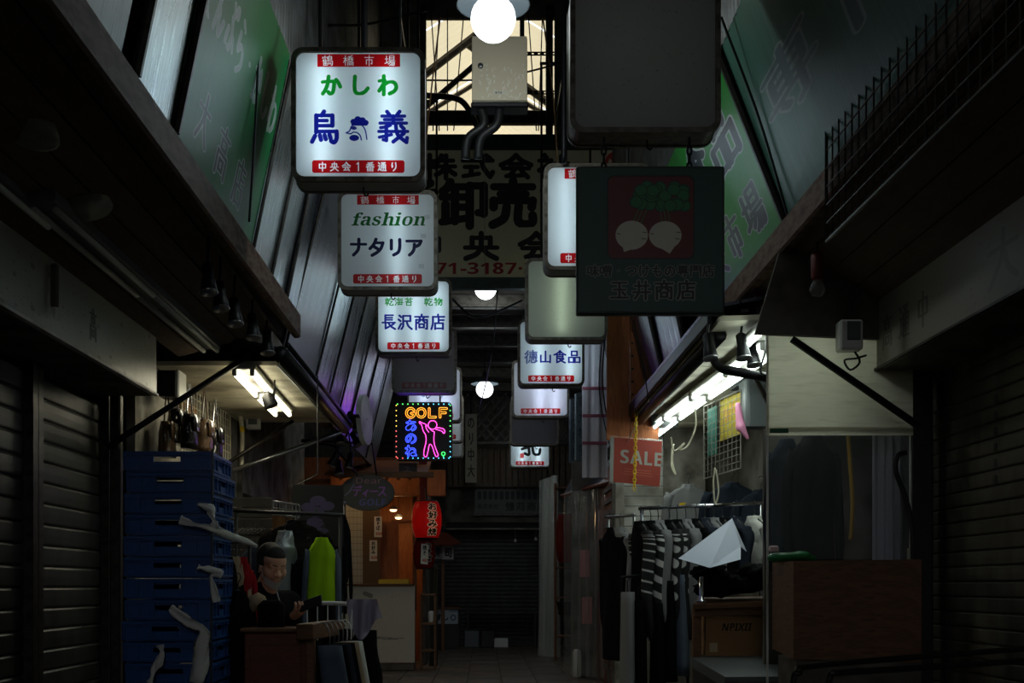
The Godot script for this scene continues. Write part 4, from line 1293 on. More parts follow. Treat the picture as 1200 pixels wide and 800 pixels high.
# ---------------------------------------------------------------- globe lamps over the lane
func globe_lamps() -> void:
	var gm := glow(Color(0.97, 1.0, 1.0), 2.6)
	for q in [[578, 22, 6.6, "large white globe lamp under a tin shade in front of the meter cabinet"], [569, 338, 13.6, "white globe lamp peeping out under the banner"], [568, 456, 17.3, "small white globe lamp under a shallow shade beyond the banner"]]:
		var c := P(q[0], q[1], q[2])
		var t := thing("globe_lamp", q[3], "lamp", c + Vector3(0, -0.125, 0), "globe lamps down the lane")
		part("globe", MB.new().smooth().lathe(range(13).map(func(i): return Vector2(sin(PI * i / 12.0) * 0.125, -cos(PI * i / 12.0) * 0.125)), c, 24), gm, t)
		part("shade", MB.new().smooth().lathe([Vector2(0.04, 0.175), Vector2(0.075, 0.155), Vector2(0.2, 0.085), Vector2(0.205, 0.075), Vector2(0.196, 0.078), Vector2(0.07, 0.145), Vector2(0.04, 0.15)], c, 28), mat(C(64, 72, 78), 0.5), t)
		part("socket", MB.new().smooth().lathe([Vector2(0.035, 0.11), Vector2(0.04, 0.175), Vector2(0.03, 0.24), Vector2(0.01, 0.26)], c, 14), M.black, t)
		part("cord", MB.new().tube([c + Vector3(0, 0.2, 0), Vector3(c.x, 7.2 if q[2] < 11.3 else 4.6, c.z)], 0.007, 6), M.black, t)
		omni(t, c, 0.12, Color(0.95, 1.0, 1.0), 0.45)

# ---------------------------------------------------------------- gantry with the market banner
func gantry() -> void:
	var w := setting("wall_gantry", "dark boarded gable with a square opening to the daylight")
	var zb := -11.7
	part("boarding", MB.new().span(Vector3(-2.75, 4.62, zb), Vector3(-0.63, 7.2, zb - 0.06)), M.dark, w)
	part("boarding", MB.new().span(Vector3(0.685, 4.62, zb), Vector3(2.75, 7.2, zb - 0.06)), M.dark, w)
	part("boarding", MB.new().span(Vector3(-0.63, 6.66, zb), Vector3(0.685, 7.2, zb - 0.06)), M.dark, w)
	part("boarding", MB.new().span(Vector3(-0.63, 4.62, zb), Vector3(0.685, 5.5, zb - 0.06)), M.dark, w)
	part("rail", MB.new().rbox(Vector3(0.02, 5.67, zb + 0.02), Vector3(1.5, 0.13, 0.08), 0.01), M.iron, w)
	part("post", MB.new().rbox(Vector3(-0.60, 6.1, zb + 0.05), Vector3(0.06, 1.3, 0.06), 0.01), M.iron, w)
	part("post", MB.new().rbox(Vector3(0.63, 6.1, zb + 0.05), Vector3(0.07, 1.3, 0.06), 0.01), M.iron, w)
	for y in [6.28, 5.9]:
		for k in 12:
			if k % 2 == 0: part("slotted_rail", MB.new().span(Vector3(0.3 + k * 0.03, y, zb + 0.03), Vector3(0.34 + k * 0.03, y + 0.035, zb + 0.015)), M.black_metal, w)
		part("slotted_rail", MB.new().span(Vector3(0.3, y + 0.026, zb + 0.03), Vector3(0.68, y + 0.035, zb + 0.015)), M.black_metal, w)
		part("slotted_rail", MB.new().span(Vector3(0.3, y, zb + 0.03), Vector3(0.68, y + 0.009, zb + 0.015)), M.black_metal, w)
	part("brace", MB.new().tube([Vector3(-0.6, 5.72, zb + 0.1), Vector3(-0.1, 6.15, zb + 0.1)], 0.028, 6), M.iron, w)
	for q in [[-0.52, -0.44], [-0.44, -0.5], [-0.36, -0.36], [0.42, 0.5], [0.56, 0.52], [-0.2, -0.3]]:
		part("wire", MB.new().tube([Vector3(q[0], 6.66, zb + 0.14), Vector3(q[1], 5.5, zb + 0.14)], 0.006, 5), M.black_metal, w)
	# banner
	var z := 11.3
	var i := blank(1024, 440, C(206, 194, 160))
	streaks(i, 300, C(150, 134, 100), 41)
	dirty(i, C(140, 124, 92), 700, 42, 2.0)
	var K := C(30, 27, 25)
	draw_row(i, "株式会社", Vector2(300, 14), Vector2(112, 84), Vector2(132, 0), 17, K)
	draw_row(i, "鶴橋卸売市場", Vector2(14, 104), Vector2(160, 160), Vector2(172, 0), 30, K)
	draw_row(i, "中央会", Vector2(250, 284), Vector2(120, 94), Vector2(190, 0), 18, K)
	draw_latin(i, "671-3187·3188", Vector2(300, 388), 40, C(150, 30, 34), font("Droid Sans"), 0.0, 1.45)
	for a in 32:
		seg(i, Vector2(966, 44) + Vector2(cos(TAU * a / 32), sin(TAU * a / 32)) * 34, Vector2(966, 44) + Vector2(cos(TAU * (a + 1) / 32), sin(TAU * (a + 1) / 32)) * 34, 6, C(170, 36, 36))
	seg(i, Vector2(944, 22), Vector2(988, 66), 5, C(170, 36, 36))
	draw_char(i, "の", Vector2(948, 26), Vector2(36, 36), 6, C(170, 36, 36))
	var a := P(394, 325, z); var b := P(742, 325, z); var c := P(742, 176, z); var d := P(394, 176, z)
	var t := thing("market_banner", "long cream board with black 卸売市場 lettering and a red phone number", "sign", (a + b) / 2)
	part("board", MB.new().slab(a, b, c, d, 0.02), printed(i, 0.75), t)
	part("frame_bar", MB.new().span(a + Vector3(-0.06, -0.11, 0.03), b + Vector3(0.06, -0.005, -0.06)), M.green_paint, t)
	part("frame_bar", MB.new().span(d + Vector3(-0.06, 0.005, 0.03), c + Vector3(0.06, 0.14, -0.06)), M.green_paint, t)
	for q in [0.25, 0.5, 0.75]:
		part("joint_strip", MB.new().span(a.lerp(b, q) + Vector3(-0.002, 0, 0.002), d.lerp(c, q) + Vector3(0.002, 0, 0)), M.plaster, t)
	for x in [-1.42, 1.42]:
		part("post", MB.new().rbox(Vector3(x, 4.4, -z - 0.1), Vector3(0.08, 2.6, 0.08), 0.01), M.green_paint, t)
	# meter cabinet
	var m := P(585.5, 80, 7.7)
	var bx := thing("meter_cabinet", "beige metal cabinet with peeling paint above the banner", "cabinet", m + Vector3(0, -0.31, 0))
	var ci := blank(256, 300, C(206, 192, 166))
	var r := RandomNumberGenerator.new()
	r.seed = 12
	for k in 90:
		var u := Vector2(r.randf_range(10, 246), r.randf_range(120, 290))
		if absf(u.x - 70) > 40 and absf(u.x - 190) > 60: continue
		seg(ci, u, u + Vector2(r.randf_range(-9, 9), r.randf_range(4, 16)), r.randf_range(0.8, 2.2), C(226, 222, 212))
	fill_round(ci, Rect2i(96, 256, 74, 16), 3, C(206, 200, 184))
	draw_latin(ci, "8-7-5", Vector2(108, 259), 10, C(40, 38, 36), font("Droid Sans"))
	part("body", MB.new().rbox(m + Vector3(0,0,-0.0825), Vector3(0.3575,0.4194,0.1512), 0.01), M.cream, bx)
	var dr := part("door", MB.new().slab(m + Vector3(-0.1753,-0.2062,0), m + Vector3(0.1753,-0.2062,0), m + Vector3(0.1753,0.2062,0), m + Vector3(-0.1753,0.2062,0), 0.012), printed(ci, 0.4), bx)
	part("latch", MB.new().smooth().lathe([Vector2(0.018, 0), Vector2(0.018, 0.012), Vector2(0.008, 0.016)], m + Vector3(-0.1237,0.01375,0), 12, Basis(Vector3.RIGHT, Vector3.BACK, Vector3.DOWN)), M.steel, dr)
	part("base_plate", MB.new().rbox(m + Vector3(0,-0.2269,-0.0825), Vector3(0.3713,0.03438,0.1375), 0.008), M.black_metal, bx)
	for q in [-0.12, 0.0]:
		part("conduit", MB.new().smooth().tube(curve([m + Vector3(q,-0.2338,-0.06875), m + Vector3(q * 0.69 - 0.02, -0.3438,-0.055), m + Vector3(q * 0.69 - 0.12, -0.4263,-0.06875), m + Vector3(q * 0.69 - 0.14, -0.55,-0.09625)]), 0.03, 8), M.black, bx)
	for x in [-0.15, 0.15]:
		part("mounting_strut", MB.new().rbox(Vector3(m.x + x, (m.y + 7.2) / 2, m.z - 0.17), Vector3(0.03, 7.22 - m.y, 0.02), 0.003), M.black_metal, bx)

# ---------------------------------------------------------------- left: lamps under the eave
func flood_lamp(at: Vector3, aim: Vector3, s: float, label: String, group: String) -> void:
	# grey spun hood on a ribbed holder and an arm from the soffit
	var t := thing("flood_lamp", label, "lamp", at, group)
	var y := -aim.normalized()
	var x := y.cross(Vector3.BACK).normalized()
	var b := Basis(x, y, x.cross(y))
	part("hood", MB.new().smooth().lathe([Vector2(0.125 * s, 0), Vector2(0.12 * s, 0.02 * s), Vector2(0.058 * s, 0.16 * s), Vector2(0.05 * s, 0.165 * s), Vector2(0.05 * s, 0.155 * s), Vector2(0.112 * s, 0.02 * s), Vector2(0.115 * s, 0.0)], at, 24, b), M.lamp_grey, t)
	var h := MB.new().smooth()
	h.lathe([Vector2(0.05 * s, 0.16 * s), Vector2(0.062 * s, 0.18 * s), Vector2(0.062 * s, 0.29 * s), Vector2(0.045 * s, 0.31 * s)], at, 18, b)
	var hp := part("holder", h, M.lamp_grey, t)
	for k in 4:
		part("vent_rib", MB.new().lathe([Vector2(0.064 * s, (0.2 + k * 0.022) * s), Vector2(0.066 * s, (0.208 + k * 0.022) * s), Vector2(0.064 * s, (0.214 + k * 0.022) * s)], at, 16, b), M.black, hp)
	part("lens", MB.new().smooth().lathe([Vector2(0.0, 0.05 * s), Vector2(0.06 * s, 0.055 * s), Vector2(0.085 * s, 0.07 * s), Vector2(0.05 * s, 0.13 * s)], at, 18, b), M.bulb_glass, t)
	part("arm", MB.new().tube([at + b.y * 0.3 * s, at + b.y * 0.34 * s + Vector3(-0.02, 0.03, 0), Vector3(at.x - 0.02, 2.7 + (at.x + 2.12) * 0.27, at.z)], 0.016 * s, 8), M.black_metal, t)

func spot(at: Vector3, top: float, label: String, group: String, down := Vector3(0.1, -1, 0.2), m: Material = null) -> void:
	var t := thing("spot_lamp", label, "lamp", at, group)
	var y := -down.normalized()
	var x := y.cross(Vector3.BACK).normalized()
	var b := Basis(x, y, x.cross(y))
	part("can", MB.new().smooth().lathe([Vector2(0.042, 0), Vector2(0.044, 0.01), Vector2(0.034, 0.075), Vector2(0.03, 0.08), Vector2(0.03, 0.15), Vector2(0.012, 0.165)], at, 16, b), m if m else M.black_metal, t)
	part("rim", MB.new().smooth().lathe([Vector2(0.044, -0.004), Vector2(0.048, 0.002), Vector2(0.044, 0.008)], at, 16, b), M.steel, t)
	part("stem", MB.new().tube([at + b.y * 0.15, Vector3(at.x, top, at.z)], 0.008, 6), M.black_metal, t)
	part("foot", MB.new().rbox(Vector3(at.x, top - 0.012, at.z), Vector3(0.05, 0.025, 0.07), 0.005), M.black, t)

func left_front() -> void:
	flood_lamp(P(36, 158, 4.46), Vector3(-0.1, -1, 0.25), 0.84, "grey flood lamp hood under the eave above the wide shutter", "eave flood lamps")
	flood_lamp(P(104, 244, 5.25), Vector3(0.3, -1, 0.2), 0.84, "grey flood lamp hood under the eave turned to the lane", "eave flood lamps")
	var a := Vector3(-1.87, 2.68, -5.0); var b := Vector3(-1.85, 2.7, -8.15)
	var t := thing("unlit_batten_light", "long switched off fluorescent batten along the eave soffit", "light", (a + b) / 2)
	part("batten", MB.new().rbox((a + b) / 2 + Vector3(0, 0.05, 0), Vector3(0.12, 0.06, 3.15), 0.01), M.grey_plastic, t)
	for s in [-0.045, 0.045]:
		for k in 2:
			var z0 := -5.05 - k * 1.55
			part("tube", MB.new().smooth().tube([Vector3(-1.86 + s, 2.69, z0), Vector3(-1.86 + s, 2.69, z0 - 0.75), Vector3(-1.86 + s, 2.69, z0 - 1.5)], 0.015, 8), M.white_plastic, t)
	var tube2 := thing("unlit_batten_light", "short switched off tube beside the flood lamp hoods", "light", Vector3(-1.95, 2.66, -4.9))
	part("batten", MB.new().rbox(Vector3(-1.95, 2.74, -4.75), Vector3(0.08, 0.05, 1.0), 0.01), M.grey_plastic, tube2)
	part("tube", MB.new().smooth().tube([Vector3(-1.9, 2.66, -4.3), Vector3(-1.9, 2.66, -4.75), Vector3(-1.9, 2.66, -5.2)], 0.014, 8), M.white_plastic, tube2)
	for q in [[245, 343, 6.05, "fifth"], [259, 362, 6.4, "fourth"], [276, 380, 6.75, "third"], [297, 396, 7.25, "second"], [314, 414, 7.75, "first"]]:
		spot(P(q[0], q[1], q[2]), 2.9, "small black can spotlight, %s from the end of the rusty beam" % q[3], "beam spotlights")
	# hanging pencil-shaped trinket on the fascia
	var p := P(65, 375, 5.75)
	p.x = -2.07
	var pc := thing("hanging_ornament", "faded hanging ornament with a pale pointed tip on the fascia", "ornament", p)
	part("shaft", MB.new().smooth().lathe([Vector2(0.018, 0.06), Vector2(0.02, 0.08), Vector2(0.02, 0.26), Vector2(0.012, 0.27)], p, 10), M.dark, pc)
	part("tip", MB.new().smooth().lathe([Vector2(0.001, 0.0), Vector2(0.012, 0.04), Vector2(0.018, 0.06)], p, 10), M.white_plastic, pc, "pale tip")
	# steel post between shutters and stall
	var po := setting("trim_post_left", "iron door post beside the crate stack")
	part("post", MB.new().rbox(Vector3(-2.38, 1.17, -7.72), Vector3(0.07, 2.34, 0.07), 0.01), M.iron, po)

# ---------------------------------------------------------------- blue crates
func crate_stack() -> void:
	var w := 0.47; var d := 0.55; var h := 0.113
	var b := MB.new()
	var rim := MB.new()
	b.box(Vector3(0, 0.008, 0), Vector3(w - 0.03, 0.012, d - 0.03))
	for side in 4:
		var L := w if side % 2 == 0 else d
		var D := d if side % 2 == 0 else w
		var bs := Basis(Vector3.UP, side * PI / 2)
		var o := func(x: float, y: float, z: float) -> Vector3: return bs * Vector3(x, y, z)
		# thin recessed plate with a hand slot
		var s := 0.075
		for q in [[-L / 2 + 0.012, -s, 0.012, 0.1], [s, L / 2 - 0.012, 0.012, 0.1], [-s, s, 0.012, 0.056], [-s, s, 0.084, 0.1]]:
			b.box(o.call((q[0] + q[1]) / 2, (q[2] + q[3]) / 2, D / 2 - 0.014), Vector3(q[1] - q[0], q[3] - q[2], 0.004), bs)
		for k in 7:
			var x := lerpf(-L / 2 + 0.008, L / 2 - 0.008, k / 6.0)
			if k == 3: continue
			b.box(o.call(x, 0.055, D / 2 - 0.008), Vector3(0.006, 0.09, 0.016), bs)
		b.box(o.call(0, 0.016, D / 2 - 0.009), Vector3(L - 0.01, 0.012, 0.014), bs)
		b.box(o.call(-L / 4 - 0.03, 0.05, D / 2 - 0.01), Vector3(0.05, 0.03, 0.006), bs)
		rim.box(o.call(0, h - 0.010, D / 2 - 0.006), Vector3(L, 0.016, 0.014), bs)
		rim.box(o.call(0, h - 0.028, D / 2 - 0.004), Vector3(L, 0.004, 0.012), bs)
	var bm := b.done(); var rm := rim.done()
	var base := Vector3((-1.93 - 1.47) / 2, 0, -6.68)
	var crate := thing("plastic_crate", "lowest blue plastic crate of the tall stack, on the floor", "crate", base, "stacked blue crates")
	part_mesh("body", bm, M.blue_plastic, crate)
	part_mesh("rim", rm, M.blue_plastic, crate)
	for k in range(1, 16):
		var c := copy(crate, base + Vector3(rng.randf_range(-0.012, 0.012), k * 0.114, rng.randf_range(-0.012, 0.012)), rng.randf_range(-0.02, 0.02))
		c.set_meta("label", "topmost blue plastic crate of the tall stack, standing open" if k == 15 else "blue plastic crate, %s from the top of the tall stack" % ["", "second", "third", "fourth", "fifth", "sixth", "seventh", "eighth", "ninth", "tenth", "eleventh", "twelfth", "thirteenth", "fourteenth", "fifteenth"][15 - k])
	# cords and torn white film tied round the stack
	for q in [[-1.455, 0.03], [-1.95, 0.02]]:
		whole("cord", MB.new().tube(sag(Vector3(q[0], 1.83, -6.385), Vector3(q[0] - 0.01, 0.02, -6.38), 0.0, 6), 0.006, 5), M.black, "thin dark cord down the %s corner of the crate stack" % ("clothes side" if q[0] > -1.6 else "shutter side"), "cord", Vector3(q[0], 0.02, -6.385))
	var knots := [[[232, 590], [246, 596], [248, 604], [252, 612], [250, 618]], [[211, 608], [222, 613], [245, 618], [275, 630], [302, 640]], [[232, 664], [243, 667], [258, 672], [248, 676], [254, 705]], [[200, 711], [218, 727], [238, 738], [236, 760], [230, 800]], [[188, 755], [189, 768], [182, 782], [176, 800]]]
	for n in knots.size():
		var pts := []
		for j in knots[n].size(): pts.append(P(knots[n][j][0], knots[n][j][1], 6.35 + (maxf(0, j - 2) * 0.25 if n == 1 else 0.0)))
		pts = curve(pts, 5)
		var s := MB.new().smooth()
		var rings := []
		for j in pts.size():
			var u := float(j) / (pts.size() - 1)
			var wd := 0.007 + 0.016 * absf(sin(u * 5.0 + n * 1.3)) + (0.022 * u if n == 3 else 0.0)
			var tw := u * 2.0 + n
			var dirn: Vector3 = (pts[mini(j + 1, pts.size() - 1)] - pts[maxi(j - 1, 0)]).normalized()
			var sx := dirn.cross(Vector3.BACK).normalized()
			var r := PackedVector3Array()
			for e in 10:
				var an := TAU * e / 10
				var rip := 1.0 + 0.3 * sin(an * 3 + u * 20)
				r.append(pts[j] + sx * cos(an) * wd * rip + Vector3.BACK * (sin(an) * 0.0025 + 0.01 * sin(cos(an) * 3 + tw * 3)))
			rings.append(r)
		s.loft(rings)
		whole("plastic_strip", s, M.film if M.has("film") else M.white_plastic, ["knotted scrap of white film near the upper crates", "long white film strip stretched from the crates to the coats", "folded white film tail tied at mid height of the crates", "broad white film tail hanging low on the crates", "short white film tail lowest on the crates"][n], "plastic strip", pts[-1])

# ---------------------------------------------------------------- garments
func garment(called: String, label: String, category: String, at: Vector3, turn: float, m: Material, sleeve: Material, w: float, h: float, t: float, group := "", sleeves := 0.6, hook := true, lumpy := 0.0) -> Node3D:
	# hangs from `at`; its width runs along its own x before the turn
	var o := thing(called, label, category, at, group)
	o.rotation.y = turn
	var ph := rng.randf() * 6.0
	var nz := FastNoiseLite.new()
	nz.seed = int(ph * 100)
	nz.frequency = 9.0
	var b := MB.new().smooth()
	var rings := []
	var prof := [[0.0, minf(0.055, w * 0.2), 0.045], [-0.03, minf(0.075, w * 0.26), 0.05], [-0.05, minf(0.13, w * 0.34), 0.052], [-0.085, w * 0.44, 0.05], [-0.12, w * 0.49, 0.055], [-0.2, w * 0.49, t * 0.45], [-0.35 * h - 0.1, w * 0.47, t * 0.5], [-0.6 * h - 0.06, w * 0.48, t * 0.52], [-0.85 * h, w * 0.5, t * 0.5], [-h, w * 0.5, t * 0.46], [-h - 0.01, w * 0.47, t * 0.4]]
	var n := 28
	for i in range((prof.size() - 1) * 3 + 1):
		var f := i / 3.0
		var k := mini(int(f), prof.size() - 2)
		var u := f - k
		var y := lerpf(prof[k][0], prof[k + 1][0], u); var hw := lerpf(prof[k][1], prof[k + 1][1], u); var ht := lerpf(prof[k][2], prof[k + 1][2], u)
		var r := PackedVector3Array()
		for j in n:
			var a := TAU * j / n
			var fold := 1.0 + 0.22 * clampf(-y * 2.0, 0.0, 1.0) * sin(a * 4 + ph + y * 4.0) + 0.1 * sin(a * 9 + ph * 2 + y * 7)
			var p := Vector3(cos(a) * hw, y - 0.09, sin(a) * ht * fold)
			if lumpy > 0: p += Vector3(cos(a), 0, sin(a)) * lumpy * nz.get_noise_3d(p.x * 4, p.y * 4, p.z * 4)
			r.append(p)
		r.reverse()
		rings.append(r)
	rings.reverse()
	b.loft(rings)
	part_mesh("body", b.done(), m, o)
	if sleeves > 0:
		for s in [-1.0, 1.0]:
			var path := curve([Vector3(s * w * 0.42, -0.185, 0), Vector3(s * (w * 0.52), -0.26, 0.01), Vector3(s * (w * 0.56), -0.3 - sleeves * 0.4, 0.02 * s), Vector3(s * (w * 0.56), -0.2 - sleeves, 0.03)], 5)
			var sl := MB.new().smooth()
			var rr := []
			for i in path.size():
				var u := float(i) / (path.size() - 1)
				var r := PackedVector3Array()
				var rad := lerpf(minf(0.056, w * 0.12), minf(0.042, w * 0.095), u) * (0.8 if u > 0.93 else 1.0)
				for j in 16:
					var a := TAU * j / 16
					var fold := 1.0 + 0.12 * sin(a * 3 + ph + u * 9)
					r.append(path[i] + Vector3(cos(a) * rad * fold, 0.0 if i else 0.02 * cos(a) * s, sin(a) * rad * 0.85 * fold))
				if s > 0: pass
				r.reverse()
				rr.append(r)
			rr.reverse()
			sl.loft(rr)
			part_mesh("sleeve", sl.done(), sleeve, o)
	if hook:
		var hk := MB.new().smooth()
		hk.tube(curve([Vector3(0, -0.09, 0), Vector3(0, -0.045, 0), Vector3(0.016, -0.02, 0), Vector3(0.012, 0.008, 0), Vector3(-0.008, 0.014, 0), Vector3(-0.018, 0.0, 0)], 4), 0.0035, 6)
		hk.tube([Vector3(-w * 0.38, -0.165, 0), Vector3(0, -0.085, 0), Vector3(w * 0.38, -0.165, 0)], 0.008, 6)
		part_mesh("hanger", hk.done(), M.black, o)
	return o

func rack(label: String, a: Vector3, b: Vector3, m: Material) -> Node3D:
	var t := thing("clothes_rack", label, "clothes rack", Vector3((a.x + b.x) / 2, 0, (a.z + b.z) / 2))
	part("rail", MB.new().smooth().tube([a, a.lerp(b, 0.5), b], 0.013, 10), m, t)
	for e in [a.lerp(b, 0.03), b.lerp(a, 0.03)]:
		part("upright", MB.new().smooth().tube([Vector3(e.x, 0.03, e.z), Vector3(e.x, e.y * 0.5, e.z), e], 0.011, 8), m, t)
		var f := (b - a).normalized().cross(Vector3.UP) * 0.2
		part("foot", MB.new().smooth().tube([Vector3(e.x, 0.025, e.z) - f, Vector3(e.x, 0.025, e.z) + f], 0.012, 8), m, t)
	return t

func grid_panel(label: String, o: Vector3, x: Vector3, y: Vector3, nx: int, ny: int, m: Material, r := 0.003) -> Node3D:
	var t := thing("wire_grid", label, "wire grid", o)
	for i in nx + 1:
		var e := o + x * i / nx
		part("wire", MB.new().tube([e, e + y], r * (2.0 if i == 0 or i == nx else 1.0), 5), m, t)
	for j in ny + 1:
		var e := o + y * j / ny
		part("wire", MB.new().tube([e, e + x], r * (2.0 if j == 0 or j == ny else 1.0), 5), m, t)
	return t

# ---------------------------------------------------------------- left stall behind the crates
func left_stall() -> void:
	# side wall of the bag stall: wire grid with brown boards, breaker boxes
	var w := setting("wall_stall_left", "dark side wall of the bag stall")
	part("panel", MB.new().span(Vector3(-2.34, 0, -8.0), Vector3(-2.4, 2.66, -11.4)), M.plaster, w)
	part("panel", MB.new().span(Vector3(-2.34, 2.0, -11.4), Vector3(-2.4, 4.0, -15.5)), M.plaster, w)
	part("partition", MB.new().span(Vector3(-2.75, 0, -11.3), Vector3(-2.3, 2.66, -11.36)), M.dark, w)
	grid_panel("pale wire grid fixed on the bag stall wall", Vector3(-2.28, 2.0, -10.7), Vector3(0, 0, 1.7), Vector3(0, 0.64, 0), 18, 9, M.cream, 0.004)
	for q in [[-9.3, 2.36, 0.5, 0.34], [-9.95, 2.2, 0.5, 0.5], [-10.4, 2.05, 0.4, 0.3]]:
		whole("display_board", MB.new().rbox(Vector3(-2.31, q[1], q[0]), Vector3(0.02, q[3], q[2]), 0.004), M.card, "brown card behind the pale wire grid", "board", Vector3(-2.31, q[1] - q[3] / 2, q[0]), "grid cards")
	var bb := thing("breaker_box", "small white breaker box at the top of the bag stall wall", "box", Vector3(-2.2, 2.4, -8.35))
	part("body", MB.new().rbox(Vector3(-2.2, 2.5, -8.35), Vector3(0.13, 0.18, 0.2), 0.01), M.black, bb)
	part("lid", MB.new().rbox(Vector3(-2.125, 2.5, -8.35), Vector3(0.03, 0.19, 0.21), 0.01), M.white_plastic, bb)
	var b2 := thing("breaker_box", "white meter box on the wall under the bag stall lights", "box", Vector3(-2.27, 2.2, -11.0))
	part("body", MB.new().rbox(P(297, 494, 11.0), Vector3(0.13, 0.14, 0.08), 0.01), M.white_plastic, b2)
	part("window", MB.new().rbox(P(297, 494, 11.0) + Vector3(0, 0, 0.042), Vector3(0.08, 0.06, 0.006), 0.002), M.grey_plastic, b2)
	var pipes := thing("conduit_pipe", "cream conduit pipe with yellow tape down the stall wall", "pipe", P(283, 530, 10.8))
	part("pipe", MB.new().smooth().tube(curve([P(280, 470, 10.8), P(282, 490, 10.8), P(284, 510, 10.8), P(283, 545, 10.8)]), 0.02, 8), M.cream, pipes)
	part("tape", MB.new().smooth().tube([P(283.6, 500, 10.8), P(284, 506, 10.8)], 0.022, 8), M.yellow, pipes, "yellow tape")
	# shiny handbags with chain straps hanging above the crates
	var bag_m := mat(C(20, 18, 18), 0.18)
	var tan_m := mat(C(74, 56, 40), 0.22)
	for q in [[206, 500, 8.5, 0, "first from the breaker box"], [222, 506, 8.4, 0, "second from the breaker box"], [240, 512, 8.7, 1, "in front of the wire grid"], [252, 520, 9.2, 0, "deepest in, by the wire grid"], [196, 515, 8.3, 1, "under the breaker box"]]:
		var c := P(q[0], q[1], q[2])
		var t := thing("handbag", ("glossy black handbag above the crates, " if q[3] == 0 else "glossy tan handbag above the crates, ") + q[4], "bag", c + Vector3(0, -0.12, 0), "hanging handbags")
		var rings := []
		for k in 7:
			var y := -0.12 + 0.04 * k
			var ww := 0.115 - 0.03 * k / 6.0 + 0.012 * sin(k * 2.0); var tt := 0.05 * sqrt(1.0 - pow((k - 2) / 5.5, 2)) 
			var r := PackedVector3Array()
			for j in 20:
				var a := -TAU * j / 20
				r.append(c + Vector3(signf(cos(a)) * pow(absf(cos(a)), 0.6) * tt, y, signf(sin(a)) * pow(absf(sin(a)), 0.6) * ww))
			rings.append(r)
		part("body", MB.new().smooth().loft(rings), bag_m if q[3] == 0 else tan_m, t)
		var fp := part("flap", MB.new().smooth().rbox(c + Vector3(0.05, 0.06, 0), Vector3(0.012, 0.12, 0.18), 0.006), bag_m if q[3] == 0 else tan_m, t)
		part("strap", MB.new().smooth().tube(curve([c + Vector3(0, 0.11, 0.08), c + Vector3(0, 0.26, 0.04), c + Vector3(0, 0.34, 0), c + Vector3(0, 0.26, -0.04), c + Vector3(0, 0.11, -0.08)], 4), 0.006, 6), M.chrome if q[3] == 0 else tan_m, t, "chain strap")
		part("clasp", MB.new().rbox(c + Vector3(0.06, 0.02, 0), Vector3(0.008, 0.025, 0.035), 0.003), M.chrome, fp)
	# black clip lamp on a rod under the tubes
	var cl := P(315, 468, 8.9)
	var t := thing("clip_lamp", "black clip lamp on a thin rod in front of the warm tubes", "lamp", cl)
	part("head", MB.new().smooth().lathe([Vector2(0.05, -0.06), Vector2(0.055, -0.05), Vector2(0.045, 0.03), Vector2(0.025, 0.06)], cl, 14, Basis(Vector3(0, 0, 1), 0.4)), M.black, t)
	part("rod", MB.new().tube([cl + Vector3(0.03, -0.05, 0), Vector3(cl.x + 0.05, 2.7, cl.z)], 0.007, 6), M.black, t)
	# coats beside the crates
	rack("dark clothes rail hidden among coats behind the crates", Vector3(-1.66, 1.36, -6.98), Vector3(-1.40, 1.36, -7.16), M.iron)
	garment("coat", "dark grey coat hanging nearest the crates", "coat", Vector3(-1.52, 1.36, -7.0), 0.9, M.cloth_black, M.cloth_black, 0.2, 0.92, 0.1, "coats by the crates")
	garment("coat", "beige knit coat squeezed between dark coats", "coat", Vector3(-1.49, 1.36, -7.06), 0.9, M.cloth_beige, M.cloth_beige, 0.2, 0.7, 0.07, "coats by the crates")
	garment("coat", "red coat showing its edge among the dark coats", "coat", Vector3(-1.46, 1.36, -7.1), 0.9, M.cloth_red, M.cloth_red, 0.2, 0.85, 0.07, "coats by the crates")
	garment("coat", "black quilted coat hanging by the seller", "coat", Vector3(-1.44, 1.16, -6.98), 0.9, M.cloth_black, M.cloth_black, 0.2, 0.9, 0.12, "coats by the crates")
	# wardrobe of clothes behind the seller
	rack("tall clothes rail behind the seller", Vector3(-1.75, 1.62, -8.3), Vector3(-1.0, 1.6, -8.45), M.black)
	garment("fur_coat", "bulky black fur coat hanging behind the seller", "coat", P(348, 594, 8.25), 0.35, M.fur, M.fur, 0.42, 1.1, 0.26, "", 0.75, true, 0.03)
	garment("jacket", "shiny silver jacket edge behind the seller", "jacket", P(334, 606, 8.0), 1.2, mat(C(140, 146, 150), 0.3, 0.4), mat(C(120, 126, 132), 0.3, 0.4), 0.2, 0.6, 0.07)
	var lime := garment("sports_top", "lime green sports top with slate blue sleeves", "shirt", P(377, 614, 8.05), 0.35, M.cloth_lime, M.cloth_slate, 0.2, 0.44, 0.1)
	lime.set_meta("label", "lime green sports top with slate blue sleeves")
	garment("jacket", "black jacket hanging between the fur and the lime top", "jacket", P(362, 632, 8.15), 0.9, M.cloth_black, M.cloth_black, 0.3, 0.75, 0.1)
	garment("jacket", "long black jacket hanging beside the tiled wall", "jacket", P(392, 600, 9.4), 1.0, M.cloth_black, M.cloth_black, 0.18, 0.7, 0.1)
	garment("jacket", "black jacket in a clear dust cover by the tiled wall", "jacket", P(399, 590, 9.8), 1.0, M.cloth_black, M.cloth_black, 0.18, 0.55, 0.1)
	rack("dark clothes rail by the tiled wall", P(386, 599, 9.3), P(404, 589, 9.9), M.black)
	for q in [[300, 625, 8.6], [308, 622, 8.9]]:
		garment("blouse", "dark blouse hanging deep in the stall behind the seller", "shirt", P(q[0], q[1], q[2]), 0.8, M.cloth_navy, M.cloth_navy, 0.3, 0.6, 0.1, "deep stall blouses")
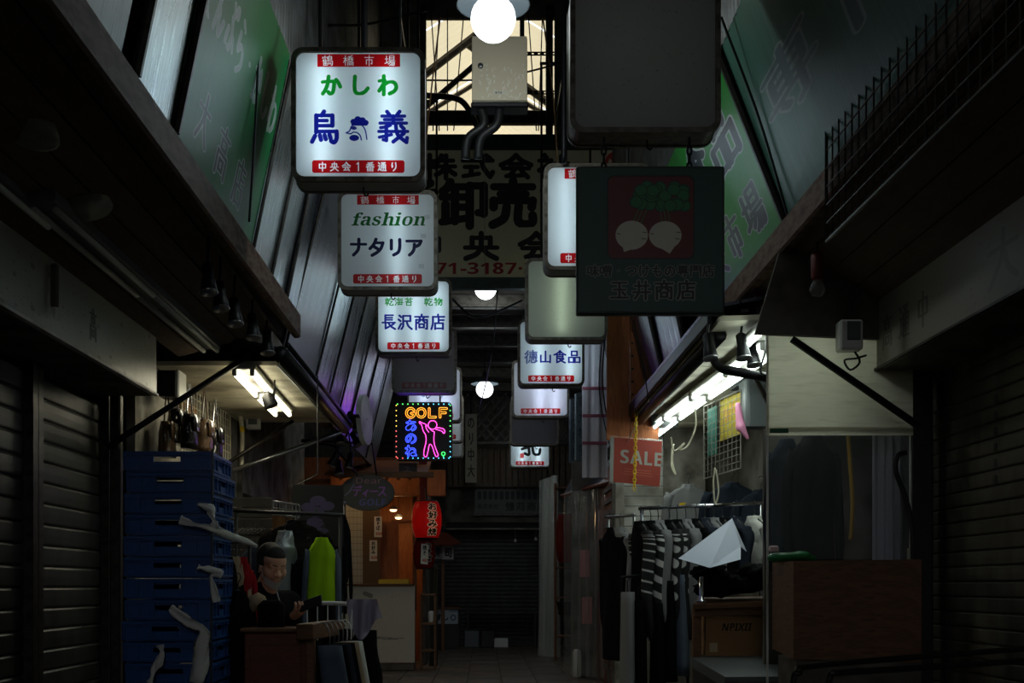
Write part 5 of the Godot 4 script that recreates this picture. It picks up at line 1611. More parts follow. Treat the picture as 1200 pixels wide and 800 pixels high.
	grid_panel("short chrome wire rack above the fur coat", P(320, 602, 8.5), Vector3(0.17, -0.02, -0.1), Vector3(0, 0.09, 0), 8, 2, M.steel, 0.004)
	var ti := blank(128, 192, C(16, 16, 18))
	for q in [[40, 70, 18], [64, 50, 20], [88, 66, 18], [60, 84, 20], [56, 120, 22], [72, 150, 20]]: fill_ellipse(ti, Vector2(q[0], q[1]), Vector2(q[2], q[2] * 0.8), C(62, 54, 84))
	draw_char(ti, "・", Vector2(40, 60), Vector2(40, 40), 8, C(40, 60, 40))
	var pc := P(372, 602, 9.0)
	var pr := thing("printed_shirt", "black shirt with a mauve printed figure shape, hung flat", "shirt", pc + Vector3(0, -0.2, 0))
	part("hanger", MB.new().tube([pc + Vector3(-0.15, 0.22, -0.01), pc + Vector3(0, 0.3, -0.01), pc + Vector3(0, 1.04, -0.01)], 0.005, 5), M.black, pr)
	part("cloth", MB.new().slab(pc + Vector3(-0.19, -0.24, 0), pc + Vector3(0.19, -0.24, -0.05), pc + Vector3(0.19, 0.22, -0.05), pc + Vector3(-0.19, 0.22, 0), 0.02), printed(ti, 0.9), pr)
	# far wall of the stall with louvred boards
	var lv := setting("wall_louvre_left", "dark louvred partition behind the stall")
	for k in 9:
		part("board", MB.new().box(Vector3(-2.08, 1.1 + k * 0.09, -10.3), Vector3(0.5, 0.08, 0.02), Basis(Vector3.RIGHT, 0.3)), M.slat_dark, lv)
	# shelf things
	var hs := thing("hanger_row", "row of empty black hangers on a short bar in the stall", "hangers", P(292, 620, 8.2))
	for k in 6:
		var c := P(286 + k * 5, 618, 8.2)
		part("hanger", MB.new().tube([c + Vector3(0, 0.05, 0), c, c + Vector3(-0.05, -0.05, 0.1), c + Vector3(0.05, -0.05, -0.1), c], 0.004, 5), M.black, hs)
	# counter of the seller: wooden case with trousers on hangers
	var cs := thing("display_case", "brown wooden case in front of the seller", "cabinet", Vector3(-1.18, 0, -6.95))
	part("carcass", MB.new().rbox(Vector3(-1.2, 0.415, -7.0), Vector3(0.36, 0.83, 0.3), 0.008), M.wood_red, cs)
	part("top", MB.new().rbox(Vector3(-1.2, 0.845, -7.0), Vector3(0.4, 0.025, 0.34), 0.006), M.wood, cs)
	part("panel", MB.new().rbox(Vector3(-1.2, 0.4, -6.846), Vector3(0.30, 0.72, 0.01), 0.004), M.wood_red, cs)
	var bar := thing("trouser_bar", "wooden bar carrying trousers on hooks before the case", "bar", Vector3(-0.98, 0, -7.05))
	part("plank", MB.new().rbox(Vector3(-0.97, 0.84, -7.1), Vector3(0.1, 0.09, 0.75), 0.006, Basis(Vector3.UP, -0.12)), M.wood, bar)
	part("leg", MB.new().rbox(Vector3(-0.99, 0.4, -6.8), Vector3(0.05, 0.8, 0.05), 0.004), M.wood, bar)
	part("leg", MB.new().rbox(Vector3(-0.95, 0.4, -7.4), Vector3(0.05, 0.8, 0.05), 0.004), M.wood, bar)
	var tones := [M.cloth_slate, M.cloth_black, M.cloth_navy, M.cloth_black, M.cloth_beige, M.cloth_white]
	var tn := ["slate blue", "black, next to slate blue,", "navy", "black, next to beige,", "beige", "off white"]
	for k in 6:
		var c := Vector3(-0.93 + 0.012 * k, 0.86, -6.78 - 0.11 * k)
		var tr := thing("trousers", "%s trousers folded over a hanger on the wooden bar" % tn[k], "trousers", c, "trousers on the bar")
		var rings := []
		for j in 10:
			var u := j / 9.0
			var r := PackedVector3Array()
			for e in 16:
				var a := TAU * e / 16
				r.append(c + Vector3(0.05 + 0.09 * u + cos(a) * (0.07 + 0.02 * u) , -0.1 - 0.62 * u, sin(a) * 0.028 * (1.0 + 0.3 * sin(a * 3 + u * 5 + k))))
			rings.append(r)
		part("cloth", MB.new().smooth().loft(rings), tones[k], tr)
		part("hanger", MB.new().smooth().tube(curve([c + Vector3(0.05, -0.09, 0), c + Vector3(0.05, -0.02, 0), c + Vector3(0.02, 0.03, 0), c + Vector3(-0.02, 0.02, 0)], 4), 0.004, 6), M.white_plastic if k > 3 else M.steel, tr)
	# dark bag and beige bundle before the seller
	var bg := P(318, 722, 7.0)
	whole("shoulder_bag", MB.new().smooth().rbox(bg, Vector3(0.15, 0.19, 0.12), 0.03), M.cloth_black, "black bag standing on the wooden case before the seller", "bag", bg + Vector3(0, -0.095, 0))
	var kn := P(299, 706, 7.05)
	whole("knit_bundle", MB.new().smooth().lathe([Vector2(0.0, -0.05), Vector2(0.06, -0.04), Vector2(0.07, 0.0), Vector2(0.05, 0.04), Vector2(0.0, 0.05)], kn, 14, Basis(Vector3(0, 0, 1), 0.6)), M.cloth_beige, "rolled beige knit bundle beside the black bag", "bundle", kn + Vector3(0, -0.05, 0))
	# white tubular stand
	var ws := thing("display_stand", "white tubular display stand with hanging bars", "stand", Vector3(-1.0, 0, -7.7))
	var k7 := 7.7
	part("hoop", MB.new().smooth().tube(curve([P(346, 800, k7), P(347, 725, k7), P(349, 711, k7), P(358, 707, k7), P(400, 707, k7), P(409, 710, k7), P(411, 722, k7), P(411, 770, k7), P(411, 880, k7)], 4), 0.014, 8), M.white_plastic, ws)
	part("crossbar", MB.new().tube([P(347, 735, k7), P(411, 735, k7)], 0.006, 6), M.white_plastic, ws)
	for x in [360, 372, 384, 397]:
		part("bar", MB.new().tube([P(x, 708, k7), P(x, 750, k7)], 0.005, 6), M.white_plastic, ws)
	# bags and cloth on the floor before the stand
	for q in [[396, 775, 7.4, 0.26, 0.4, "black folded bag leaning by the white stand"], [428, 775, 8.0, 0.22, 0.42, "tall black garment bag hanging beside the white counter"]]:
		var c := P(q[0], q[1], q[2])
		var rings := []
		for j in 9:
			var u := j / 8.0
			var r := PackedVector3Array()
			for e in 18:
				var a := -TAU * e / 18
				r.append(Vector3(c.x + cos(a) * q[3] / 2 * (1.0 - 0.35 * u * u) + 0.01 * sin(u * 7), c.y + q[4] * (u - 0.5), c.z + sin(a) * 0.08 * (1.0 + 0.2 * sin(3 * a + u * 4))))
			rings.append(r)
		whole("garment_bag", MB.new().smooth().loft(rings), M.cloth_black, q[5], "bag", c + Vector3(0, -q[4] / 2, 0))
	var lv2 := P(424, 720, 7.7)
	var cb := MB.new().smooth()
	for i in 10:
		for j in 8:
			var f := func(u: float, v: float) -> Vector3: return lv2 + Vector3(-0.1 + 0.2 * u + 0.03 * v, 0.1 - 0.24 * v * (0.8 + 0.3 * sin(u * 5)), 0.03 * sin(u * 14 + v * 3))
			cb.quad(f.call(i / 10.0, (j + 1) / 8.0), f.call((i + 1) / 10.0, (j + 1) / 8.0), f.call((i + 1) / 10.0, j / 8.0), f.call(i / 10.0, j / 8.0))
	whole("lavender_scarf", cb, M.cloth_lav, "lavender scarf draped over the end of the stand", "scarf", lv2 + Vector3(0, -0.14, 0))

# ---------------------------------------------------------------- the seller, seated, looking at a phone
func seller() -> void:
	var root := thing("person", "seated person in a dark padded jacket with a chin mask, looking down at a phone", "person", Vector3(-1.36, 0, -7.5))
	var hc := P(319, 664, 7.42)            # centre of the head
	var sh := hc + Vector3(-0.055, -0.2, -0.06)    # base of the neck
	var fwd := Vector3(0.62, 0, 0.78).normalized()
	var side := fwd.cross(Vector3.UP).normalized()   # the figure's right
	var hip := Vector3(sh.x - 0.04, 0.50, sh.z - 0.06)
	var shl := sh - side * 0.17 + Vector3(0, -0.03, 0)
	var shr := sh + side * 0.17 + Vector3(0, -0.03, 0)
	var wl := P(344, 722, 7.2)             # wrist of the hand that holds the phone
	var ell := shl.lerp(wl, 0.5) + Vector3(-0.03, -0.16, 0.0)
	var wr := P(312, 738, 7.22)
	var elr := shr.lerp(wr, 0.5) + Vector3(-0.06, -0.12, 0.02)
	var knl := hip + fwd * 0.40 - side * 0.1 + Vector3(0, 0.0, 0)
	var knr := hip + fwd * 0.40 + side * 0.1
	var ftl := Vector3(knl.x, 0.07, knl.z) - fwd * 0.04
	var ftr := Vector3(knr.x, 0.07, knr.z) - fwd * 0.04
	var b := MB.new().smooth()
	net(b, [[hip, sh.lerp(hip, 0.45), 0.13, 0.11], [sh.lerp(hip, 0.45), sh + Vector3(0, -0.06, 0), 0.11, 0.10], [shl, shr, 0.06, 0.06], [sh, hc + Vector3(0, -0.06, -0.02), 0.055, 0.055],
		[shl, ell, 0.05, 0.042], [ell, wl, 0.04, 0.028], [shr, elr, 0.05, 0.042], [elr, wr, 0.04, 0.028], [hip - side * 0.08, knl, 0.085, 0.06], [hip + side * 0.08, knr, 0.085, 0.06],
		[knl, ftl, 0.058, 0.042], [knr, ftr, 0.058, 0.042], [ftl, ftl + fwd * 0.14 + Vector3(0, -0.03, 0), 0.042, 0.034], [ftr, ftr + fwd * 0.14 + Vector3(0, -0.03, 0), 0.042, 0.034]], 0.014, 0.03)
	# head in its own axes: x to the figure's left, y up, z out of the face
	var face := (fwd + Vector3(0.0, -0.42, 0)).normalized()
	var left := Vector3.UP.cross(face).normalized()
	var hx := Transform3D(Basis(left, face.cross(left), face), hc)
	var V := func(x: float, y: float, z: float) -> Vector3: return Vector3(x, y, z)
	net(b, [[V.call(0, 0.035, -0.03), V.call(0, 0.045, 0.01), 0.082, 0.074], [V.call(0, -0.03, 0.02), V.call(0, -0.075, 0.045), 0.062, 0.034], [V.call(-0.035, -0.02, 0.04), V.call(0.035, -0.02, 0.04), 0.042, 0.042],
		[V.call(0, 0.012, 0.078), V.call(0, -0.02, 0.096), 0.009, 0.013], [V.call(-0.014, -0.024, 0.086), V.call(0.014, -0.024, 0.086), 0.009, 0.009],
		[V.call(-0.045, 0.028, 0.066), V.call(-0.014, 0.024, 0.076), 0.009, 0.009], [V.call(0.014, 0.024, 0.076), V.call(0.045, 0.028, 0.066), 0.009, 0.009],
		[V.call(-0.032, 0.006, 0.066), V.call(-0.026, 0.006, 0.068), 0.0125, 0.0125], [V.call(0.026, 0.006, 0.068), V.call(0.032, 0.006, 0.066), 0.0125, 0.0125],
		[V.call(-0.02, -0.05, 0.078), V.call(0.02, -0.05, 0.078), 0.008, 0.008], [V.call(-0.014, -0.061, 0.076), V.call(0.014, -0.061, 0.076), 0.008, 0.008], [V.call(0, -0.085, 0.062), V.call(0, -0.09, 0.06), 0.02, 0.018],
		[V.call(0.078, 0.0, -0.005), V.call(0.082, -0.03, 0.0), 0.016, 0.011, Vector3(0.5, 1, 1)], [V.call(-0.078, 0.0, -0.005), V.call(-0.082, -0.03, 0.0), 0.016, 0.011, Vector3(0.5, 1, 1)],
		[V.call(0, -0.05, -0.01), V.call(0, -0.13, -0.045), 0.05, 0.05], [V.call(-0.016, -0.056, 0.087), V.call(0.016, -0.056, 0.087), 0.0022, 0.0022, Vector3.ONE, true]], 0.0045, 0.014, hx)
	hand(b, wl, (P(352, 716, 7.12) - wl).normalized(), Vector3(0.35, 0.8, 0.5), 1.0)
	hand(b, wr, Vector3(0.8, -0.1, 0.6), Vector3(0.1, 1, 0.1), -1.0)
	part("body", b, M.skin, root)
	# eyelid lines and brows
	var ey := MB.new().smooth()
	for s in [-1.0, 1.0]:
		var pl := []; var br := []
		for k in 6:
			var u := k / 5.0
			pl.append(hx * Vector3(s * lerpf(0.017, 0.043, u), 0.001 - 0.004 * sin(u * PI), 0.0815 - 0.012 * u * u))
			br.append(hx * Vector3(s * lerpf(0.012, 0.05, u), 0.034 + 0.006 * sin(u * PI), 0.083 - 0.016 * u * u))
		ey.tube(pl, 0.0018, 5)
		ey.tube(br, 0.003, 5)
	part("brow", ey, M.hair, root)
	# hair drawn back
	var hb := MB.new().smooth()
	net(hb, [[V.call(0, 0.055, -0.045), V.call(0, 0.072, 0.006), 0.088, 0.068], [V.call(0.06, 0.03, -0.01), V.call(0.062, 0.0, -0.03), 0.03, 0.028], [V.call(-0.06, 0.03, -0.01), V.call(-0.062, 0.0, -0.03), 0.03, 0.028], [V.call(0, 0.0, -0.07), V.call(0, -0.06, -0.075), 0.06, 0.045], [V.call(0, 0.03, -0.12), V.call(0, 0.02, -0.135), 0.035, 0.03]], 0.007, 0.02, hx)
	part("hair", hb, M.hair, root)
	# white mask pulled under the chin, with its ear loops
	var mk := MB.new().smooth()
	for i in 12:
		for j in 4:
			var f := func(u: float, v: float) -> Vector3:
				var a := lerpf(-1.25, 1.25, u)
				return hx * Vector3(sin(a) * (0.074 - 0.014 * v), -0.070 - 0.05 * v + 0.03 * absf(sin(a)), 0.024 + cos(a) * (0.072 - 0.018 * v))
			mk.quad(f.call(i / 12.0, (j + 1) / 4.0), f.call((i + 1) / 12.0, (j + 1) / 4.0), f.call((i + 1) / 12.0, j / 4.0), f.call(i / 12.0, j / 4.0))
	for s in [-1.0, 1.0]:
		mk.tube(curve([hx * Vector3(s * 0.071, -0.06, 0.046), hx * Vector3(s * 0.077, -0.03, 0.03), hx * Vector3(s * 0.086, 0.005, 0.004), hx * Vector3(s * 0.088, 0.01, -0.015)], 4), 0.0022, 5)
	part("face_mask", mk, M.white_plastic, root, "white mask pulled under the chin")
	# jacket and trousers
	var j := MB.new().smooth()
	var puff := []
	for k in 5:      # quilted rolls of the padded body
		var u := k / 4.0
		var c := (sh + Vector3(0, -0.1, 0)).lerp(hip + Vector3(0, 0.04, 0), u)
		puff.append([c - side * 0.075, c + side * 0.075, 0.135 + 0.01 * (k % 2), 0.135 + 0.01 * (k % 2)])
	net(j, puff + [[shl + side * 0.02, shr - side * 0.02, 0.085, 0.085], [sh + Vector3(0, -0.02, 0), sh + Vector3(0, 0.05, 0), 0.082, 0.074], [shl, ell, 0.078, 0.066], [ell, ell.lerp(wl, 0.86), 0.066, 0.048], [shr, elr, 0.078, 0.066], [elr, elr.lerp(wr, 0.86), 0.066, 0.048]], 0.016, 0.022)
	var jk := part("jacket", j, cloth(C(24, 24, 27)), root, "dark padded jacket")
	part("zip", MB.new().smooth().tube(curve([sh + fwd * 0.10 + Vector3(0.02, 0.06, 0), sh + fwd * 0.155 + Vector3(0.02, -0.06, 0), sh + fwd * 0.165 + Vector3(0, -0.2, 0), sh + fwd * 0.16 + Vector3(0, -0.36, 0)], 4), 0.005, 6), M.steel, jk)
	var tr := MB.new().smooth()
	net(tr, [[hip, hip + Vector3(0, 0.06, 0), 0.15, 0.145], [hip - side * 0.08, knl, 0.1, 0.075], [hip + side * 0.08, knr, 0.1, 0.075], [knl, ftl + Vector3(0, 0.03, 0), 0.072, 0.06], [knr, ftr + Vector3(0, 0.03, 0), 0.072, 0.06]], 0.018, 0.03)
	part("trousers", tr, M.cloth_navy, root)
	var sho := MB.new().smooth()
	for f in [ftl, ftr]:
		net(sho, [[f + Vector3(0, -0.02, 0), f + fwd * 0.16 + Vector3(0, -0.032, 0), 0.048, 0.038]], 0.014, 0.01)
	part("shoes", sho, M.black, root)
	# phone in the hand
	var pc := P(364, 707, 7.1)
	var bs := Basis(Vector3(0.9, 0.32, 0.2).normalized(), Vector3.ZERO, Vector3.ZERO)
	var up := Vector3(-0.25, 0.75, -0.6)
	up = (up - bs.x * up.dot(bs.x)).normalized()
	bs = Basis(bs.x, up, bs.x.cross(up))
	var ph := thing("phone", "dark mobile phone in the seated person's hand", "phone", pc)
	part("body", MB.new().rbox(pc, Vector3(0.15, 0.075, 0.009), 0.004, bs), M.black, ph)
	part("screen", MB.new().rbox(pc - bs.z * 0.0052, Vector3(0.138, 0.066, 0.001), 0.0004, bs), mat(C(40, 44, 52), 0.15), ph)
	var st := thing("stool", "low round stool under the seated person", "stool", Vector3(hip.x, 0, hip.z))
	part("seat", MB.new().smooth().lathe([Vector2(0.15, 0.33), Vector2(0.165, 0.345), Vector2(0.165, 0.365), Vector2(0.14, 0.375)], Vector3(hip.x, 0, hip.z), 20), M.black, st)
	for k in 3:
		var a := TAU * k / 3
		part("leg", MB.new().tube([Vector3(hip.x + cos(a) * 0.1, 0.34, hip.z + sin(a) * 0.1), Vector3(hip.x + cos(a) * 0.17, 0.0, hip.z + sin(a) * 0.17)], 0.012, 8), M.steel, st)

func hand(b: MB, wrist: Vector3, dir: Vector3, palm_up: Vector3, thumb: float) -> void:
	# curled hand: palm, four fingers of unequal length and a thumb from the side of the palm
	var z := dir.normalized()
	var y := (palm_up - z * palm_up.dot(z)).normalized()
	var x := y.cross(z)
	var xf := Transform3D(Basis(x, y, z), wrist)
	var bones := [[Vector3(0, 0, -0.02), Vector3(0, 0, 0.02), 0.027, 0.024], [Vector3(-0.02, 0, 0.03), Vector3(-0.022, 0, 0.075), 0.016, 0.014], [Vector3(0.0, 0, 0.03), Vector3(0.0, 0, 0.08), 0.017, 0.014], [Vector3(0.02, 0, 0.03), Vector3(0.022, 0, 0.075), 0.016, 0.013]]
	for k in 4:
		var px := -0.03 + 0.02 * k
		var l: float = [0.9, 1.0, 0.95, 0.75][k]
		var p0 := Vector3(px, 0.002, 0.078 - 0.004 * absf(k - 1.5))
		var p1 := p0 + Vector3(0.001 * (k - 1.5), 0.010, 0.036 * l)
		var p2 := p1 + Vector3(0, 0.022, 0.016) * l
		var p3 := p2 + Vector3(0, 0.018, -0.006) * l
		bones += [[p0, p1, 0.0098, 0.009], [p1, p2, 0.009, 0.0082], [p2, p3, 0.0082, 0.0074]]
	var t0 := Vector3(thumb * 0.026, 0.004, 0.02)
	bones += [[t0, t0 + Vector3(thumb * 0.022, 0.018, 0.026), 0.0125, 0.0105], [t0 + Vector3(thumb * 0.022, 0.018, 0.026), t0 + Vector3(thumb * 0.020, 0.036, 0.05), 0.0105, 0.0085]]
	net(b, bones, 0.0035, 0.004, xf)

# ---------------------------------------------------------------- snack bar with white counter, lanterns
func snack_bar() -> void:
	var z := 15.5
	var w := setting("wall_snack_bar", "tiled and timber front of the snack bar beside the white counter")
	var ti := blank(256, 512, C(196, 184, 160))
	for k in 9: ti.fill_rect(Rect2i(k * 32, 0, 3, 512), C(150, 138, 116))
	for k in 17: ti.fill_rect(Rect2i(0, k * 30, 256, 3), C(150, 138, 116))
	part("tile_panel", MB.new().slab(P(392, 690, z + 0.12), P(427, 690, z + 0.12), P(427, 560, z + 0.12), P(392, 560, z + 0.12), 0.03), printed(ti, 0.4), w)
	var br := blank(128, 512, C(120, 84, 44))
	for k in 64:
		br.fill_rect(Rect2i(0, k * 8, 128, 1), C(70, 46, 24))
		for m in 6: br.fill_rect(Rect2i((m * 22 + (k % 2) * 11) % 128, k * 8, 1, 8), C(70, 46, 24))
	part("bamboo_panel", MB.new().slab(P(425, 690, z + 0.1), P(445, 690, z + 0.1), P(445, 556, z + 0.1), P(425, 556, z + 0.1), 0.03), printed(br, 0.6), w)
	part("timber_panel", MB.new().slab(P(444, 690, z + 0.25), P(467, 690, z + 0.25), P(467, 611, z + 0.25), P(444, 611, z + 0.25), 0.03), M.ply, w)
	part("lintel", MB.new().rbox(P(455, 566, z + 0.1), Vector3(1.5, 0.34, 0.08), 0.01), M.ply, w)
	part("door_post", MB.new().rbox(P(486, 640, z + 0.3), Vector3(0.05, 1.7, 0.06), 0.006), M.wood, w)
	part("door_rail", MB.new().rbox(P(476, 611, z + 0.28), Vector3(0.4, 0.04, 0.05), 0.006), M.ply, w)
	part("back_wall", MB.new().span(Vector3(-2.7, 0, -z - 2.2), Vector3(-0.8, 3.0, -z - 2.25)), M.ply, w)
	part("side_wall", MB.new().span(Vector3(-0.86, 0, -z - 1.0), Vector3(-0.82, 2.6, -z - 2.2)), M.dark, w)
	part("ceiling_board", MB.new().span(Vector3(-2.7, 2.45, -z - 0.2), Vector3(-0.8, 2.5, -z - 2.2)), M.wood, w)
	# counter
	var c := thing("counter", "plain white counter front with scuffs beside the lane", "counter", Vector3(-1.4, 0, -z - 0.3))
	var ci := blank(256, 256, C(214, 204, 188))
	dirty(ci, C(120, 110, 98), 260, 51, 1.6)
	for k in 7: seg(ci, Vector2(60 + k * 18, 170 + (k * 7) % 9), Vector2(100 + k * 20, 172 + (k * 5) % 9), 1.3, C(140, 130, 116))
	seg(ci, Vector2(90, 26), Vector2(110, 34), 7, C(150, 140, 124))
	part("front", MB.new().slab(P(396, 776, z), P(486, 776, z), P(486, 686, z), P(396, 686, z), 0.03), printed(ci, 0.55), c)
	part("plinth", MB.new().span(P(394, 785, z - 0.02), P(487, 776, z + 0.3)), M.dark, c)
	part("side", MB.new().span(P(486, 776, z + 0.03) + Vector3(-0.03, 0, 0), P(486, 686, z + 0.7)), M.white_paint, c)
	part("top", MB.new().rbox(P(441, 685, z + 0.25), Vector3(1.0, 0.03, 0.6), 0.006), M.wood, c)
	var yb := P(462, 682, z + 0.1)
	whole("yellow_tray", MB.new().rbox(yb, Vector3(0.4, 0.08, 0.2), 0.01), M.yellow, "flat yellow box lying on the white counter", "box", yb + Vector3(0, -0.04, 0))
	# little warm lamps inside
	var wm := glow(Color(1.0, 0.84, 0.6), 4.0)
	for q in [[461, 597, 16.4], [467, 606, 16.9]]:
		var p := P(q[0], q[1], q[2])
		var t := thing("warm_lamp", "small warm bowl lamp inside the snack bar", "lamp", p, "snack bar lamps")
		part("bulb", MB.new().smooth().lathe([Vector2(0.0, -0.03), Vector2(0.04, -0.022), Vector2(0.05, 0.0)], p, 16), wm, t)
		part("shade", MB.new().smooth().lathe([Vector2(0.06, 0.0), Vector2(0.055, 0.03), Vector2(0.02, 0.05)], p, 16), M.white_plastic, t)
		part("cord", MB.new().tube([p + Vector3(0, 0.05, 0), Vector3(p.x, 2.47, p.z)], 0.004, 5), M.black, t)
		omni(t, p + Vector3(0, -0.012, 0), 0.03, Color(1.0, 0.8, 0.52), 0.12)
	# lamp lighting the bar's front from under its eave
	var el := P(420, 552, 15.0)
	var et := thing("warm_lamp", "warm lamp under the orange eave above the tiled wall", "lamp", el)
	part("bulb", MB.new().smooth().lathe([Vector2(0.0, -0.03), Vector2(0.03, -0.02), Vector2(0.035, 0.01), Vector2(0.02, 0.04)], el, 14), glow(Color(1.0, 0.84, 0.6), 3.0), et)
	part("shade", MB.new().smooth().lathe([Vector2(0.07, 0.0), Vector2(0.06, 0.04), Vector2(0.02, 0.07), Vector2(0.02, 0.06), Vector2(0.055, 0.03)], el, 16), M.black, et)
	omni(et, el, 0.03, Color(1.0, 0.86, 0.64), 0.36)
	# menu strips
	for q in [[443, 617, "焼そば", "white menu slip with brush lettering on the bamboo panel, the upper one"], [437.5, 645, "お好み", "white menu slip with brush lettering on the bamboo panel, the lower one"]]:
		var im := blank(64, 170, C(232, 222, 204))
		draw_row(im, q[2], Vector2(16, 8), Vector2(32, 32), Vector2(0, 36), 5, C(30, 28, 26))
		draw_latin(im, "650", Vector2(14, 130), 24, C(190, 40, 30), font("Droid Sans"))
		var p := P(q[0], q[1], z + 0.09)
		whole("menu_slip", MB.new().slab(p + Vector3(-0.05, -0.135, 0), p + Vector3(0.05, -0.135, 0), p + Vector3(0.05, 0.135, 0), p + Vector3(-0.05, 0.135, 0), 0.004), printed(im, 0.8), q[3], "menu", p + Vector3(0, -0.135, 0))
	# orange eave above and oval sign
	var ev := thing("eave_roof", "small orange timber eave over the snack bar front", "eave", P(440, 560, 14.8))
	for k in 7:
		part("rafter", MB.new().rbox(P(405 + k * 13, 552, 15.0), Vector3(0.035, 0.05, 1.1), 0.006, Basis(Vector3.RIGHT, 0.25)), M.ply, ev)
	part("deck", MB.new().box(P(445, 548, 15.05), Vector3(1.25, 0.02, 1.15), Basis(Vector3.RIGHT, 0.25)), M.ply, ev)
	part("edge_board", MB.new().rbox(P(450, 556, 14.45), Vector3(1.2, 0.07, 0.03), 0.006), M.wood, ev)
	var oi := blank(320, 208, C(15, 13, 22))
	draw_latin(oi, "Dear", Vector2(96, 16), 34, C(150, 90, 110), font("Droid Sans", 400), 0.0, 1.6)
	draw_row(oi, "ディース", Vector2(74, 64), Vector2(54, 62), Vector2(50, 0), 9, C(140, 66, 176))
	draw_latin(oi, "GOLF", Vector2(112, 142), 40, C(62, 62, 150), font("Droid Sans"), 0.1, 1.2)
	for k in 4: seg(oi, Vector2(30 + k * 10, 120 - k * 8), Vector2(58 + k * 8, 96 - k * 14), 4, C(90, 88, 130))
	var oc := P(430, 577, 12.6)
	var ot := thing("oval_sign", "dark oval sign with purple katakana and the word GOLF", "sign", oc + Vector3(0, -0.19, 0))
	part("board", MB.new().prism(ellipse2(0.29, 0.19), oc, Basis(), 0.06), M.black, ot)
	part("face", MB.new().prism(ellipse2(0.282, 0.183), oc + Vector3(0, 0, 0.004), Basis(), 0.004), printed(oi, 0.4), ot)
	part("bracket", MB.new().tube([oc + Vector3(-0.1, 0.18, -0.03), oc + Vector3(-0.35, 0.5, -0.05), oc + Vector3(-0.7, 0.55, -0.05)], 0.014, 6), M.black_metal, ot)
	part("bracket", MB.new().tube([oc + Vector3(0.1, 0.18, -0.03), oc + Vector3(0.05, 0.52, -0.05), oc + Vector3(-0.7, 0.56, -0.05)], 0.012, 6), M.black_metal, ot)
	# purple-lit pale disc sign seen edge on, and clutter of lamps below the sheets
	var dc := P(430, 492, 11.9)
	var dt := thing("disc_sign", "pale oval disc sign seen nearly edge on below the metal sheets", "sign", dc + Vector3(0, -0.3, 0))
	part("disc", MB.new().prism(ellipse2(0.3, 0.24), dc, Basis(Vector3(0.1, -0.25, -0.96).normalized(), Vector3.UP, Vector3(0.96, 0, 0.1)).orthonormalized(), 0.05), M.white_paint, dt)
	part("bracket", MB.new().tube([dc, dc + Vector3(-0.35, 0.05, 0)], 0.02, 6), M.black_metal, dt)
	for q in [[404, 500, 11.7], [399, 520, 11.8], [418, 505, 12.0], [408, 548, 12.2], [398, 556, 12.2], [388, 545, 12.0], [420, 522, 12.1]]:
		spot(P(q[0], q[1], q[2]), 2.72, "black can spotlight in the tangle below the awning end", "awning end spotlights", Vector3(rng.randf_range(-0.6, 0.6), -1, rng.randf_range(-0.2, 0.6)))
	# lantern and a smaller one below it
	lantern(P(500, 609, 15.0), 0.19, 0.46, "large red paper lantern with white and black brush lettering", "お好み焼", C(196, 20, 20), true)
	lantern(P(497, 649, 15.05), 0.14, 0.36, "smaller dark red lantern with a paper slip under the large one", "おそば", C(150, 16, 18), false)
	var sl := P(497.5, 649, 14.88)
	var si := blank(64, 170, C(230, 220, 204))
	draw_row(si, "焼そ", Vector2(14, 10), Vector2(34, 40), Vector2(0, 46), 5, C(30, 28, 26))
	draw_latin(si, "480", Vector2(12, 124), 26, C(190, 40, 30), font("Droid Sans"))
	whole("paper_slip", MB.new().slab(sl + Vector3(-0.05, -0.12, 0), sl + Vector3(0.04, -0.13, 0), sl + Vector3(0.05, 0.12, 0), sl + Vector3(-0.04, 0.13, 0), 0.003), printed(si, 0.8), "white paper slip stuck on the smaller red lantern", "paper", sl + Vector3(0, -0.13, 0))
	var lp := thing("lantern_post", "red painted post above the large paper lantern", "post", P(498, 560, 15.3))
	part("post", MB.new().rbox(P(496, 560, 15.3), Vector3(0.1, 0.9, 0.1), 0.01), M.red_lamp, lp)
	part("hook", MB.new().tube([P(500, 589, 15.0), P(499, 575, 15.1), P(496, 570, 15.25)], 0.008, 6), M.black, lp)
	# dark curtain and clutter at the counter's end
	var cu := MB.new().smooth()
	wavy(cu, P(503, 662, 16.4), P(513, 662, 16.4), 1.5, 6, 0.05)
	whole("door_curtain", cu, mat(C(84, 88, 74), 0.9), "drab green curtain hanging beyond the lanterns", "curtain", P(508, 760, 16.4))
	var sh := thing("shelf_stand", "dark narrow shelf stand at the end of the white counter", "shelf", Vector3(-0.72, 0, -15.6))
	for q in [0.25, 0.6, 0.98]:
		part("shelf_board", MB.new().rbox(Vector3(-0.74, q, -15.7), Vector3(0.2, 0.025, 0.3), 0.004), M.wood, sh)
	for q in [Vector3(-0.83, 0.5, -15.57), Vector3(-0.65, 0.5, -15.57), Vector3(-0.83, 0.5, -15.83), Vector3(-0.65, 0.5, -15.83)]:
		part("leg", MB.new().rbox(q, Vector3(0.025, 1.0, 0.025), 0.003), M.wood, sh)
	var bt := Vector3(-0.7, 0.62, -15.62)
	whole("canister", MB.new().smooth().lathe([Vector2(0.035, 0), Vector2(0.04, 0.01), Vector2(0.04, 0.13), Vector2(0.03, 0.15)], bt, 14), M.white_plastic, "small white canister on the dark shelf stand", "canister", bt)
	# framed kana plaque higher up
	var ki := blank(96, 96, C(96, 84, 84))
	draw_char(ki, "み", Vector2(20, 20), Vector2(56, 56), 7, C(140, 126, 126))
	var kp := P(478, 551, 14.6)
